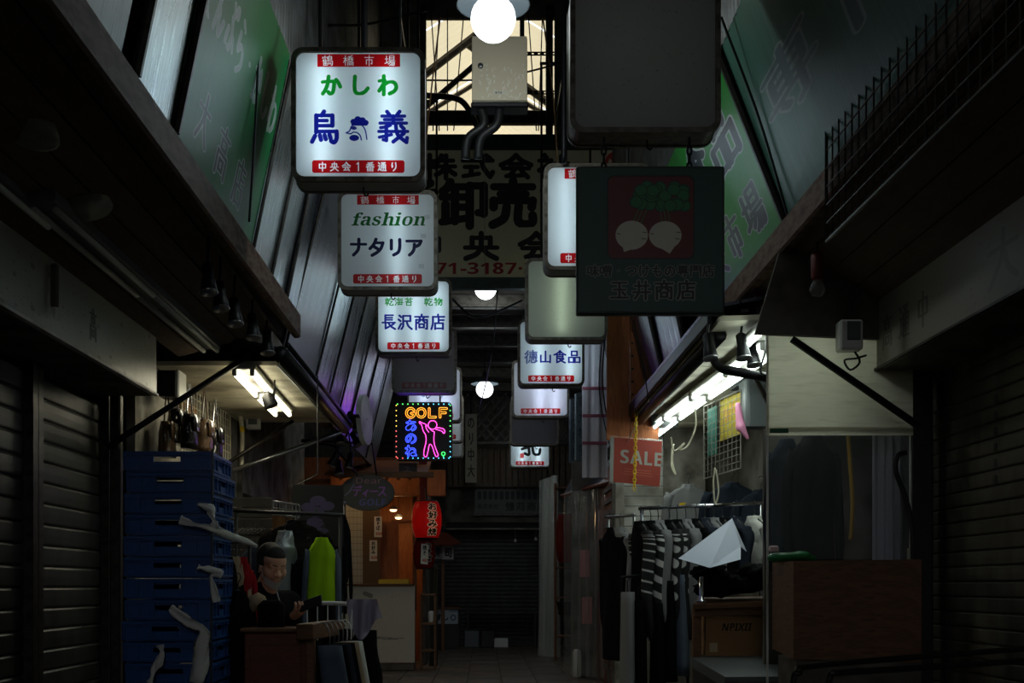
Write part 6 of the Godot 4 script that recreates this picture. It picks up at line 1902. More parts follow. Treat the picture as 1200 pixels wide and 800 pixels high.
	whole("small_plaque", MB.new().slab(kp + Vector3(-0.11, -0.09, 0), kp + Vector3(0.11, -0.09, 0), kp + Vector3(0.11, 0.09, 0), kp + Vector3(-0.11, 0.09, 0), 0.02), printed(ki, 0.6), "dim square plaque beside the orange eave", "plaque", kp + Vector3(0, -0.09, 0))

func wavy(b: MB, a: Vector3, c: Vector3, drop: float, folds: int, depth: float, n := 40) -> void:
	# hanging sheet from a to c with folds; its back side a hand's breadth of folds away
	var nrm := (c - a).normalized().cross(Vector3.UP)
	for i in n:
		for j in 6:
			var f := func(u: float, v: float) -> Vector3:
				return a.lerp(c, u) + Vector3(0, -drop * v, 0) + nrm * depth * (0.5 + 0.5 * v) * (sin(u * TAU * folds) + 0.35 * sin(u * TAU * folds * 2.3 + v * 2.0))
			b.quad(f.call(float(i) / n, (j + 1) / 6.0), f.call(float(i + 1) / n, (j + 1) / 6.0), f.call(float(i + 1) / n, j / 6.0), f.call(float(i) / n, j / 6.0))

func lantern(c: Vector3, r: float, h: float, label: String, text: String, col: Color, bright: bool) -> void:
	var im := blank(512, 256, col)
	for u in [20, 190, 360]:
		draw_row(im, text, Vector2(u, 14 if text.length() > 3 else 28), Vector2(56, 50), Vector2(0, 58), 17, C(236, 230, 220))
		draw_row(im, text, Vector2(u, 14 if text.length() > 3 else 28), Vector2(56, 50), Vector2(0, 58), 8, C(20, 18, 18))
	var t := thing("paper_lantern", label, "lantern", c + Vector3(0, -h / 2, 0))
	var b := MB.new().smooth()
	var rings := []
	var n := 44
	for i in n + 1:
		var u := float(i) / n
		var rad := r * (0.72 + 0.28 * pow(sin(PI * u), 0.6)) * (1.0 if i % 2 else 0.985)
		rings.append(b.ring(c + Vector3(0, -h / 2 + h * u, 0), Vector3(sin(-0.1), 0, cos(-0.1)), Vector3(cos(-0.1), 0, -sin(-0.1)), rad, 32))
	for i in n:
		for j in 32:
			var k := (j + 1) % 32
			var A: PackedVector3Array = rings[i]; var B: PackedVector3Array = rings[i + 1]
			b.quad(A[j], A[k], B[k], B[j], Vector2(j / 32.0, 1.0 - float(i) / n), Vector2((j + 1) / 32.0, 1.0 - float(i) / n), Vector2((j + 1) / 32.0, 1.0 - float(i + 1) / n), Vector2(j / 32.0, 1.0 - float(i + 1) / n))
	var m := printed(im, 0.5)
	m.texture_repeat = true
	m.backlight_enabled = true
	m.backlight = Color(0.9, 0.9, 0.9)
	part("paper", b, m, t)
	part("cord", MB.new().tube([c + Vector3(0, h / 2, 0), c + Vector3(0, h / 2 + (0.12 if bright else 0.04 if text else 0.5), 0)], 0.006, 5), M.black, t)
	for s in [-1.0, 1.0]:
		part("hoop", MB.new().smooth().lathe([Vector2(r * 0.7, -0.012), Vector2(r * 0.74, 0), Vector2(r * 0.7, 0.012), Vector2(r * 0.5, 0.0)], c + Vector3(0, s * h / 2, 0), 24), M.black, t)
	if bright:
		var p := c + Vector3(0.02, 0, 0)
		part("bulb", MB.new().smooth().lathe(range(9).map(func(i): return Vector2(sin(PI * i / 8.0) * 0.035, -cos(PI * i / 8.0) * 0.035)), p, 12), glow(Color(1.0, 0.8, 0.6), 6.0), t)
		omni(t, p, 0.033, Color(1.0, 0.85, 0.7), 0.010)

# ---------------------------------------------------------------- far end of the lane
func lane_end() -> void:
	shutter("wide dark roller shutter across the far end of the lane", Vector3(-0.95, 0, -22.2), Vector3(1.4, 0, -22.2), 2.2, 0.075, M.slat_dark, M.iron)
	var aw := thing("shutter_hood", "pale edged hood above the far shutter", "hood", Vector3(0.2, 2.2, -22.0))
	part("hood", MB.new().slab(Vector3(-0.7, 2.14, -21.7), Vector3(1.5, 2.14, -21.7), Vector3(1.5, 2.28, -22.25), Vector3(-0.7, 2.28, -22.25), 0.02), M.slat_dark, aw)
	part("edge", MB.new().rbox(Vector3(0.4, 2.13, -21.7), Vector3(2.2, 0.03, 0.03), 0.005), M.plaster, aw)
	var im := blank(512, 230, C(96, 94, 90))
	draw_row(im, "昆布", Vector2(110, 12), Vector2(52, 50), Vector2(62, 0), 7, C(36, 34, 34))
	draw_row(im, "円円", Vector2(350, 12), Vector2(52, 50), Vector2(70, 0), 7, C(36, 34, 34))
	for k in 2: seg(im, Vector2(270, 16), Vector2(250 + k * 40, 44), 4, C(36, 34, 34))
	for k in 2: seg(im, Vector2(270, 56), Vector2(250 + k * 40, 36), 4, C(36, 34, 34))
	for k in 13:
		fill_round(im, Rect2i(20 + k * 37, 78, 26, 58), 10, C(44, 48, 50))
	draw_row(im, "会式会社", Vector2(20, 166), Vector2(30, 34), Vector2(36, 0), 4, C(40, 38, 38))
	draw_row(im, "鎌苅商店", Vector2(206, 154), Vector2(58, 60), Vector2(72, 0), 8, C(34, 32, 32))
	var a := P(556, 601, 22.24); var b := P(646, 601, 22.24); var c := P(646, 562, 22.24); var d := P(556, 562, 22.24)
	var t := thing("shop_board", "dim grey shop board with 昆布 and 商店 above the far shutter", "sign", (a + b) / 2)
	part("face", MB.new().slab(a, b, c, d, 0.03), printed(im, 0.7), t)
	part("frame", MB.new().span(a + Vector3(-0.04, -0.05, 0.01), b + Vector3(0.04, 0, -0.05)), M.iron, t)
	part("frame", MB.new().span(d + Vector3(-0.04, 0, 0.01), c + Vector3(0.04, 0.05, -0.05)), M.iron, t)
	# vertical boards
	for q in [[552, 525, 20.9, "のり中大", "tall narrow cream shop board hanging beside the plain signs"]]:
		var vi := blank(64, 256, C(150, 140, 124))
		draw_row(vi, q[2 + 1], Vector2(12, 10), Vector2(40, 44), Vector2(0, 60), 6, C(50, 46, 42))
		var p := P(q[0], q[1], q[2])
		var vb := whole("vertical_board", MB.new().slab(p + Vector3(-0.1, -0.6, 0), p + Vector3(0.1, -0.6, 0), p + Vector3(0.1, 0.6, 0), p + Vector3(-0.1, 0.6, 0), 0.05), printed(vi, 0.7), q[4], "sign", p + Vector3(0, -0.6, 0))
		part("rod", MB.new().tube([p + Vector3(0, 0.6, -0.025), Vector3(p.x, 4.64, p.z - 0.025)], 0.01, 5), M.black_metal, vb)
	# lattice under the roof at the far end
	var la := thing("lattice_screen", "dark diamond lattice screen under the far roof", "lattice", Vector3(0, 3.7, -21.6))
	for k in 22:
		var x := -1.5 + k * 0.17
		part("slat", MB.new().box(Vector3(x, 4.15, -21.6), Vector3(0.022, 1.3, 0.012), Basis(Vector3.BACK, 0.7)), M.iron, la)
		part("slat", MB.new().box(Vector3(x, 4.15, -21.585), Vector3(0.022, 1.3, 0.012), Basis(Vector3.BACK, -0.7)), M.iron, la)
	part("rail", MB.new().rbox(Vector3(0.2, 3.68, -21.59), Vector3(4.2, 0.06, 0.05), 0.006), M.iron, la)
	# upright slats of the dark front under the lattice
	var fr := setting("wall_slats_end", "dark upright boards under the lattice")
	for k in 26:
		part("board", MB.new().box(Vector3(-1.2 + k * 0.11, 3.3, -22.1), Vector3(0.09, 0.75, 0.03)), M.soffit, fr)
	# sushi stand: roofed lamp sign, cloth sign, table, boxes
	var r := thing("roofed_sign", "small roofed white box sign with one black character", "sign", P(522, 655, 20.0))
	var si := blank(96, 96, C(206, 202, 196))
	draw_char(si, "司", Vector2(18, 18), Vector2(62, 62), 11, C(30, 30, 32))
	var s2 := blank(96, 96, C(150, 148, 144))
	draw_char(s2, "寿", Vector2(18, 18), Vector2(62, 62), 9, C(50, 50, 54))
	var p := P(525, 647, 20.0)
	part("box", MB.new().rbox(p + Vector3(0, 0, -0.08), Vector3(0.2, 0.25, 0.14), 0.008), M.black, r)
	part("face", MB.new().slab(p + Vector3(-0.095, -0.12, 0), p + Vector3(0.095, -0.12, 0), p + Vector3(0.095, 0.12, 0), p + Vector3(-0.095, 0.12, 0), 0.01), printed(si, 0.6), r)
	var p2 := P(513, 647, 20.0)
	part("box", MB.new().rbox(p2 + Vector3(0, 0, -0.08), Vector3(0.16, 0.24, 0.14), 0.008), M.black, r)
	part("face", MB.new().slab(p2 + Vector3(-0.075, -0.115, 0), p2 + Vector3(0.075, -0.115, 0), p2 + Vector3(0.075, 0.115, 0), p2 + Vector3(-0.075, 0.115, 0), 0.01), printed(s2, 0.6), r)
	part("roof", MB.new().slab(P(505, 638, 19.7), P(541, 636, 19.7), P(524, 624, 20.2), P(505, 622, 20.2), 0.03), M.wood_red, r)
	part("post", MB.new().rbox(Vector3(P(519, 700, 20.1).x, 0.9, -20.1), Vector3(0.06, 1.8, 0.06), 0.008), M.wood, r)
	var ss := blank(160, 100, C(170, 176, 182))
	draw_row(ss, "すし", Vector2(10, 30), Vector2(40, 46), Vector2(44, 0), 8, C(30, 36, 60))
	fill_ellipse(ss, Vector2(128, 56), Vector2(20, 22), C(60, 84, 120))
	fill_ellipse(ss, Vector2(128, 56), Vector2(12, 13), C(170, 176, 182))
	for k in 6: seg(ss, Vector2(104 + k * 10, 8), Vector2(110 + k * 10, 16), 3, C(60, 84, 120))
	var sp := P(523, 722, 20.6)
	var sb := thing("sushi_case", "low counter case with a pale すし panel", "counter", Vector3(sp.x, 0, -20.8))
	part("panel", MB.new().slab(sp + Vector3(-0.2, -0.13, 0), sp + Vector3(0.2, -0.13, 0), sp + Vector3(0.2, 0.12, 0), sp + Vector3(-0.2, 0.12, 0), 0.02), printed(ss, 0.6), sb)
	part("carcass", MB.new().span(Vector3(sp.x - 0.22, 0, -20.63), Vector3(sp.x + 0.22, sp.y + 0.12, -21.2)), M.slat_dark, sb)
	part("top", MB.new().rbox(Vector3(sp.x, sp.y + 0.14, -20.9), Vector3(0.5, 0.03, 0.66), 0.005), M.wood, sb)
	var tb := thing("table", "dark trestle table before the far shutter", "table", Vector3(0.35, 0, -21.6))
	part("top", MB.new().rbox(Vector3(0.3, 0.62, -21.6), Vector3(1.3, 0.05, 0.6), 0.008), M.slat_dark, tb)
	for q in [Vector3(-0.3, 0.3, -21.35), Vector3(0.9, 0.3, -21.35), Vector3(-0.3, 0.3, -21.85), Vector3(0.9, 0.3, -21.85)]:
		part("leg", MB.new().rbox(q, Vector3(0.05, 0.6, 0.05), 0.005), M.slat_dark, tb)
	for q in [[586, 745, 0.28, 0.16, M.white_plastic, "small white foam box under the far table"], [553, 738, 0.26, 0.3, M.grey_plastic, "grey box under the far table"], [572, 735, 0.24, 0.3, M.slat_dark, "dark box under the far table"]]:
		var cp := P(q[0], q[1], 21.4)
		cp.y = q[3] / 2
		whole("storage_box", MB.new().rbox(cp, Vector3(q[2], q[3], 0.24), 0.01), q[4], q[5], "box", Vector3(cp.x, 0, cp.z))
	for q in [[604, 633], [628, 631]]:
		var tp := P(q[0], q[1], 21.8)
		var tt := thing("hanging_tag", "tiny white bell shaped tag hanging before the far shutter", "tag", tp, "far shutter tags")
		part("bell", MB.new().smooth().lathe([Vector2(0.035, -0.03), Vector2(0.02, 0.01), Vector2(0.004, 0.03)], tp, 10), M.white_plastic, tt)
		part("thread", MB.new().tube([tp + Vector3(0, 0.03, 0), Vector3(tp.x, 2.16, -21.72)], 0.003, 4), M.white_plastic, tt)

# ---------------------------------------------------------------- right: partition, grid, cart
func right_front() -> void:
	var z := 6.4
	var t := thing("partition", "white boarded partition with a clear vinyl window beside the clothes stall", "partition", Vector3(1.9, 0, -z))
	var tm := StandardMaterial3D.new()      # twin-wall plastic board that lets light through
	tm.albedo_color = C(226, 224, 212)
	tm.albedo_texture = noise_tex("faint", 0.02, [Color(0.9, 0.9, 0.88), Color(1, 1, 1), Color(0.95, 0.95, 0.94)])
	tm.uv1_triplanar = true
	tm.uv1_world_triplanar = true
	tm.uv1_scale = Vector3(0.6, 4, 0.6)
	tm.roughness = 0.5
	tm.backlight_enabled = true
	tm.backlight = Color(1.0, 0.99, 0.93)
	part("board", MB.new().prism(PackedVector2Array([Vector2(0, 0), Vector2(0.786, 0), Vector2(0.786, 0.494), Vector2(0, 0.521)]), P(898, 504, z), Basis(), 0.0), tm, t)
	part("rail", MB.new().prism(PackedVector2Array([Vector2(0, 0), Vector2(0.786, 0), Vector2(0.786, 0.045), Vector2(0, 0.045)]), P(898, 510, z - 0.01), Basis(), 0.0), tm, t)
	part("tape", MB.new().rbox(P(913, 504.5, z - 0.03), Vector3(0.1, 0.026, 0.002), 0.0005), mat(C(16, 92, 52), 0.4), t, "green tape")
	var vb := MB.new().smooth()
	var va := P(900, 655, z); var vc := P(1066, 655, z); var vd := P(1066, 508, z)
	for i in 20:
		for j in 10:
			var f := func(u: float, v: float) -> Vector3: return va + (vc - va) * u + Vector3(0, (vd.y - va.y) * v, 0.012 * sin(u * 11 + v * 3) * sin(v * 7 + u * 2))
			vb.quad(f.call(i / 20.0, j / 10.0), f.call((i + 1) / 20.0, j / 10.0), f.call((i + 1) / 20.0, (j + 1) / 10.0), f.call(i / 20.0, (j + 1) / 10.0))
	part("window", vb, M.vinyl, t, "creased clear vinyl window")
	part("blackout_board", MB.new().slab(Vector3(1.44, 2.44, -6.36), Vector3(2.36, 2.40, -6.36), Vector3(2.36, 2.98, -6.36), Vector3(1.6, 2.98, -6.36), 0.03), M.dark, t, "dark board added above the pale panel to hide the tubes")  # added to hide the tubes and keep the space above the panel dark
	var shade_box := thing("added_shade_box", "unseen dark box added behind the pale panel to shade it", "cupboard", Vector3(2.1, 2.02, -6.85))  # unseen block added to shade one side of the backlit panel
	part("carcass", MB.new().rbox(Vector3(2.14, 2.33, -6.84), Vector3(0.5, 0.6, 0.3), 0.008), M.dark, shade_box)
	part("door", MB.new().rbox(Vector3(2.14, 2.33, -6.68), Vector3(0.46, 0.56, 0.02), 0.004), M.dark, shade_box)
	for x in [900, 1068]:
		part("upright", MB.new().rbox(Vector3(P(x, 500, z).x, 1.23, -z - 0.012), Vector3(0.012, 2.46, 0.012), 0.003), M.white_paint, t)
	part("stay", MB.new().tube([P(928, 397, 6.3), P(1078, 500, 6.2)], 0.02, 8), M.black_metal, t, "black diagonal stay")
	# wooden box below the window
	var bx := thing("plywood_box", "dark brown plywood box under the vinyl window", "box", Vector3(1.9, 0, -6.2))
	var p0 := P(930, 772, 6.0)
	part("front", MB.new().slab(P(930, 772, 6.0), P(1080, 776, 6.0), P(1080, 655, 6.0), P(930, 657, 6.0), 0.02), M.wood, bx)
	part("side", MB.new().slab(P(905, 760, 6.42), P(930, 772, 6.0), P(930, 657, 6.0), P(905, 659, 6.42), 0.02), M.wood, bx)
	part("base", MB.new().span(Vector3(p0.x + 0.02, 0.0, -6.02), Vector3(2.2, p0.y, -6.4)), M.dark, bx)
	part("top", MB.new().slab(P(930, 657, 6.0), P(1080, 655, 6.0), P(1070, 657, 6.42), P(905, 659, 6.42), 0.02), M.wood, bx)
	var gb := P(928, 651, 6.25)
	var gs := MB.new().smooth()
	net(gs, [[gb + Vector3(-0.09, -0.01, 0), gb + Vector3(0.06, 0.0, 0), 0.032, 0.03, Vector3(1.2, 0.75, 1.6)], [gb + Vector3(0.04, 0, 0), gb + Vector3(0.12, -0.015, 0), 0.024, 0.012]], 0.008, 0.02)
	whole("green_bag", gs, mat(C(20, 120, 62), 0.35), "bright green plastic bag lying on the plywood box", "bag", gb + Vector3(0, -0.03, 0))
	var tg := gb + Vector3(-0.1, 0.035, 0.02)
	whole("paper_tag", MB.new().rbox(tg, Vector3(0.05, 0.035, 0.03), 0.008), mat(C(226, 196, 200), 0.7), "crumpled pinkish tissue beside the green bag", "tissue", tg + Vector3(0, -0.018, 0))
	# behind the vinyl: grey curtain, yellow tape measure, dark cupboard
	var cu := MB.new().smooth()
	wavy(cu, P(1022, 496, 6.75), P(1072, 496, 6.75), 1.7, 5, 0.022)
	whole("grey_curtain", cu, mat(C(176, 176, 188), 0.5), "pale grey curtain seen through the vinyl window", "curtain", P(1047, 860, 6.75))
	var yt := MB.new().smooth()
	yt.tube(curve([P(993, 500, 6.7), P(996, 540, 6.68), P(999, 590, 6.66), P(997, 632, 6.66)], 6), 0.012, 6)
	whole("yellow_tape", yt, mat(C(170, 128, 20), 0.5), "yellow tape hanging behind the vinyl window", "tape", P(997, 632, 6.66))
	garment("work_coat", "black work coat hanging behind the vinyl window beside the tape", "coat", P(952, 492, 6.72), 0.1, M.cloth_black, M.cloth_black, 0.26, 0.8, 0.1)
	garment("work_coat", "dark navy work coat hanging behind the vinyl window at the stall side", "coat", P(922, 496, 6.86), 0.1, M.cloth_navy, M.cloth_navy, 0.2, 0.75, 0.08)
	var cb := setting("wall_booth_right", "dark cupboard wall behind the vinyl window")
	part("hook_rail", MB.new().tube([Vector3(1.62, 2.04, -6.72), Vector3(2.4, 2.04, -6.72)], 0.012, 6), M.iron, cb)
	part("panel", MB.new().span(Vector3(1.64, 0, -7.0), Vector3(2.75, 2.02, -7.05)), M.dark, cb)
	# junction box, hose, post
	var jb := P(995, 394, 6.3)
	var j := thing("junction_box", "white electric junction box with a looped cable above the partition", "box", jb + Vector3(0, -0.08, 0))
	part("body", MB.new().rbox(jb, Vector3(0.12, 0.16, 0.1), 0.01), M.white_plastic, j)
	part("cover", MB.new().rbox(jb + Vector3(0.01, 0.02, 0.052), Vector3(0.07, 0.1, 0.008), 0.003), M.grey_plastic, j)
	part("cable", MB.new().smooth().tube(curve([jb + Vector3(0.03, -0.08, 0), jb + Vector3(0.05, -0.14, 0.02), jb + Vector3(0.0, -0.18, 0.02), jb + Vector3(-0.03, -0.13, 0.02), jb + Vector3(0.03, -0.12, 0.02), jb + Vector3(0.09, -0.1, 0)], 4), 0.006, 6), M.black, j)
	var hs := thing("black_hose", "black hose hooked on the post beside the vinyl window", "hose", P(1070, 620, 6.3))
	part("hose", MB.new().smooth().tube(curve([P(1062, 530, 6.3), P(1052, 534, 6.3), P(1050, 552, 6.3), P(1060, 580, 6.3), P(1068, 612, 6.3), P(1070, 650, 6.3), P(1074, 760, 6.3)], 5), 0.014, 8), M.rubber, hs)
	var po := setting("trim_post_right", "dark post between the partition and the holed shutter")
	part("post", MB.new().rbox(Vector3(2.36, 1.15, -6.5), Vector3(0.12, 2.3, 0.12), 0.01), M.black, po)
	part("pipe", MB.new().smooth().tube([Vector3(2.27, 0.0, -6.36), Vector3(2.27, 1.0, -6.36), Vector3(2.27, 1.3, -6.36)], 0.022, 8), M.plaster, po)
	# hanging wire grid basket under the eave
	grid_panel("dark rusty wire grid hanging along the eave", Vector3(1.55, 2.66, -5.42), Vector3(0.02, 0.0, 2.2), Vector3(0, 0.74, 0), 24, 9, M.iron, 0.004)
	# chair-backed cart in the dark foreground
	var ct := thing("hand_cart", "dark flat cart with two rounded metal rails in the near corner", "cart", Vector3(1.6, 0, -4.4))
	for q in [[930, 800, 962, 779, 1200, 760], [972, 800, 1000, 787, 1230, 772]]:
		part("rail", MB.new().smooth().tube(curve([P(q[0], q[1] + 40, 4.3), P(q[0], q[1] - 6, 4.3), P(q[0] + 8, q[1] - 12, 4.3), P(q[2], q[3], 4.35), P(q[4], q[5], 4.7), P(q[4] + 120, q[5] - 10, 4.9)], 5), 0.012, 8), M.iron, ct)
	part("deck", MB.new().rbox(Vector3(1.95, 0.66, -4.6), Vector3(1.35, 0.05, 0.8), 0.01), M.dark, ct)
	for q in [Vector3(1.35, 0.32, -4.3), Vector3(2.5, 0.32, -4.3), Vector3(1.35, 0.32, -4.9), Vector3(2.5, 0.32, -4.9)]:
		part("leg", MB.new().rbox(q, Vector3(0.04, 0.64, 0.04), 0.005), M.iron, ct)
	# unlit bulbs and spots under the right eave
	for q in [[958, 338, 6.1, "red holder and clear bulb hanging dark under the eave by the wire grid"], [891, 366, 7.25, "red holder and clear bulb hanging dark by the awning corner"]]:
		var c := P(q[0], q[1], q[2])
		var bl := thing("bare_bulb", q[3], "lamp", c)
		part("bulb", MB.new().smooth().lathe([Vector2(0.0, -0.045), Vector2(0.03, -0.036), Vector2(0.042, -0.008), Vector2(0.03, 0.03), Vector2(0.018, 0.05)], c, 16), M.bulb_glass, bl)
		part("holder", MB.new().smooth().lathe([Vector2(0.026, 0.045), Vector2(0.032, 0.06), Vector2(0.034, 0.17), Vector2(0.02, 0.19)], c, 14), M.red_lamp, bl, "dull red holder")
		part("cord", MB.new().tube([c + Vector3(0, 0.18, 0), Vector3(c.x, 2.93, c.z)], 0.006, 5), M.black, bl)
	for q in [[833, 420, 7.1, "beside the bent arm"], [872, 420, 7.15, "between two others"], [884, 428, 7.3, "beside the cable loop"]]:
		spot(P(q[0], q[1], q[2]), 2.75, "black lamp head at the corner of the clothes awning, " + q[3], "awning corner lamps")
	var lp := P(897, 425, 7.0)
	whole("cable_loop", MB.new().smooth().tube(curve([lp + Vector3(0.0, 0.24, 0), lp + Vector3(0.01, 0.08, 0), lp + Vector3(0.03, -0.04, 0), lp + Vector3(0.0, -0.07, 0), lp + Vector3(-0.03, -0.04, 0), lp + Vector3(0.0, 0.08, 0.01), lp + Vector3(0.01, 0.24, 0.01)], 5), 0.007, 6), M.black, "black cable hung up in a loop at the awning corner", "cable", lp + Vector3(0, -0.07, 0))

# ---------------------------------------------------------------- clothes stall
func striped(kind: int) -> StandardMaterial3D:
	var i := blank(64, 256, C(24, 24, 26))
	var w := C(200, 200, 198)
	match kind:
		0:
			for k in 9: seg(i, Vector2(0, 90 + k * 17), Vector2(64, 78 + k * 17), 1.6, w)
			i.fill_rect(Rect2i(0, 80, 2, 150), w)
		1:
			for k in 6: seg(i, Vector2(-6, 90 + k * 26), Vector2(70, 60 + k * 26), 5.0, w)
		2:
			for k in 6:
				for s in 2: seg(i, Vector2(6 + s * 34, 84 + k * 26), Vector2(20 + s * 34, 76 + k * 26), 7.0, w)
	var m := printed(i, 0.9)
	m.texture_repeat = true
	return m

func right_stall() -> void:
	# back of the stall
	var w := setting("wall_stall_right", "back of the clothes stall with pale louvred boards")
	part("panel", MB.new().span(Vector3(2.55, 0, -7.2), Vector3(2.6, 2.7, -12.4)), M.dark, w)
	part("cross_wall", MB.new().span(Vector3(1.28, 0, -12.0), Vector3(2.6, 2.7, -12.06)), M.dark, w)
	for k in 14:
		part("louvre", MB.new().box(P(757, 505, 11.95) + Vector3(0, -0.0 - k * 0.1, 0), Vector3(0.44, 0.092, 0.016), Basis(Vector3.RIGHT, 0.22)), M.white_paint, w)
	part("post", MB.new().rbox(Vector3(1.32, 1.3, -11.7), Vector3(0.09, 2.6, 0.05), 0.006), M.plaster, w)
	part("pale_panel", MB.new().rbox(P(802, 545, 11.9), Vector3(0.42, 0.8, 0.02), 0.004), M.plaster, w)
	# dark storage tubs on the high shelf
	for q in [[778, 487, 11.0, 0.28, 0.2, "behind the dangling pull cord"], [886, 470, 8.9, 0.22, 0.4, "tall one beside the pale plastic panel"], [876, 440, 9.3, 0.26, 0.2, "flat one above the coloured papers"]]:
		var c := P(q[0], q[1], q[2])
		var t := thing("storage_tub", "dark grey plastic tub under the cool tubes, " + q[5], "tub", c + Vector3(0, -q[4] / 2, 0), "high shelf tubs")
		var rings := []
		for k in 2:
			var f := 0.86 + 0.14 * k
			var r := PackedVector3Array()
			for p in rrect(q[3] * f, q[3] * f * 1.1, 0.03, 3): r.append(c + Vector3(p.x, -q[4] / 2 + k * q[4] * 0.86, -p.y))
			rings.append(r)
		part("body", MB.new().loft(rings), M.grey_plastic, t)
		part("lid", MB.new().rbox(c + Vector3(0, q[4] * 0.43, 0), Vector3(q[3] + 0.03, 0.04, q[3] * 1.1 + 0.03), 0.012), M.grey_plastic, t)
	# wire grid with coloured papers
	var g0 := P(825, 561, 9.6); var g1 := P(868, 548, 8.9)
	grid_panel("white wire grid with coloured paper behind it in the clothes stall", g0, g1 - g0, Vector3(0, 0.58, 0), 9, 11, M.plaster, 0.003)
	var nrm := Vector3(0.35, 0, -0.3).normalized() * 0.02
	for q in [[0.05, 0.3, 0.32, 0.95, C(50, 116, 102), "teal paper behind the white wire grid"], [0.42, 0.45, 0.95, 1.0, C(176, 156, 34), "yellow printed paper behind the white wire grid"]]:
		var a := g0.lerp(g1, q[0]) + Vector3(0, 0.58 * q[1], 0) + nrm; var b := g0.lerp(g1, q[2]) + Vector3(0, 0.58 * q[1], 0) + nrm
		var im := blank(96, 96, q[4])
		if q[0] > 0.3:
			for k in 5: seg(im, Vector2(14 + k * 14, 60 - k * 4), Vector2(22 + k * 14, 26 - k * 2), 2.4, C(190, 120, 50))
		whole("coloured_paper", MB.new().slab(a, b, b + Vector3(0, 0.58 * (q[3] - q[1]), 0), a + Vector3(0, 0.58 * (q[3] - q[1]), 0), 0.003), printed(im, 0.7), q[5], "paper", a)
	var pk := P(868, 500, 8.75)
	var pb := MB.new().smooth()
	net(pb, [[pk + Vector3(-0.02, 0.16, 0), pk + Vector3(0, 0.0, 0), 0.022, 0.036, Vector3(1, 1, 0.6)], [pk, pk + Vector3(0.05, -0.08, 0), 0.03, 0.014]], 0.01, 0.02)
	whole("pink_bag", pb, mat(C(230, 150, 190), 0.35), "pink and white plastic bag hung on the grid corner", "bag", pk + Vector3(0, -0.12, 0))
	# hoodies on the back wall
	garment("hoodie", "grey zip hoodie hung flat on the stall's back wall", "hoodie", P(807, 556, 11.2), 0.1, M.cloth_grey, M.cloth_grey, 0.4, 0.62, 0.14, "", 0.6)
	garment("hoodie", "dark navy jacket hung behind the rail end", "jacket", P(858, 553, 10.4), -0.15, M.cloth_navy, M.cloth_navy, 0.44, 0.66, 0.16, "", 0.6)
	garment("hoodie", "dark jacket on a wire hanger beside the partition", "jacket", P(892, 560, 9.2), -0.2, M.cloth_navy, M.cloth_navy, 0.36, 0.7, 0.14, "", 0.6)
	for q in [[799, 591, 10.9], [829, 591, 10.9]]:
		var c := P(q[0], q[1], q[2])
		whole("price_tag", MB.new().slab(c + Vector3(-0.03, -0.02, 0), c + Vector3(0.03, -0.02, 0), c + Vector3(0.035, 0.02, 0), c + Vector3(-0.02, 0.014, 0), 0.004), M.yellow, "small yellow tag on the grey hoodie", "tag", c + Vector3(0, -0.02, 0), "yellow tags")
	# rail with garments
	var ra := P(748, 596, 8.6); var rb := P(896, 589, 8.5)
	rack("chrome clothes rail carrying black and grey sweatshirts", ra, rb, M.chrome)
	var black = M.cloth_black; var grey = M.cloth_grey; var white = M.cloth_white
	var s0 := striped(0); var s1 := striped(1); var s2 := striped(2)
	var list := [[0.02, black, s0, "black sweatshirt with thin white lined sleeve on the rail"], [0.10, black, s1, "black sweatshirt with slanted white bars on its sleeve"], [0.16, grey, grey, "pale grey sweatshirt among black ones near the rail end"], [0.25, black, s2, "black sweatshirt with white block print down its sleeve, first of two"], [0.31, black, s2, "black sweatshirt with white block print down its sleeve, second of two"], [0.38, grey, grey, "grey sweatshirt in the middle of the rail"], [0.46, black, black, "plain black sweatshirt in the middle of the rail"], [0.53, M.cloth_navy, M.cloth_navy, "navy sweatshirt in the middle of the rail"], [0.6, grey, grey, "light grey sweatshirt half behind the white paper"], [0.67, black, black, "black sweatshirt behind the white paper"], [0.76, M.cloth_navy, M.cloth_navy, "dark teal sweatshirt behind the white paper"], [0.92, white, white, "white sweatshirt at the partition end of the rail"]]
	for q in list:
		var short_one: bool = q[0] > 0.5
		garment("sweatshirt", q[3], "sweatshirt", ra.lerp(rb, q[0]) + Vector3(0, 0.0, 0), PI / 2 + 0.12 + rng.randf_range(-0.06, 0.06), q[1], q[2], 0.46, 0.36 if q[0] > 0.9 else 0.5 if short_one else 0.72, 0.11, "sweatshirts on the rail", 0.26 if q[0] > 0.9 else 0.4 if short_one else 0.74)
	# second, lower row at the lane side
	rack("short steel rail of dark clothes at the lane side of the stall", P(712, 606, 9.2), P(744, 603, 8.9), M.steel)
	garment("long_shirt", "long grey shirt hanging at the lane side of the rail", "shirt", P(727, 604, 9.05), PI / 2 + 0.3, M.cloth_grey, M.cloth_grey, 0.4, 0.95, 0.1, "lane side clothes", 0.7)
	garment("long_shirt", "long black shirt hanging at the lane side of the rail", "shirt", P(719, 604, 9.12), PI / 2 + 0.3, M.cloth_black, M.cloth_black, 0.4, 1.0, 0.1, "lane side clothes", 0.7)
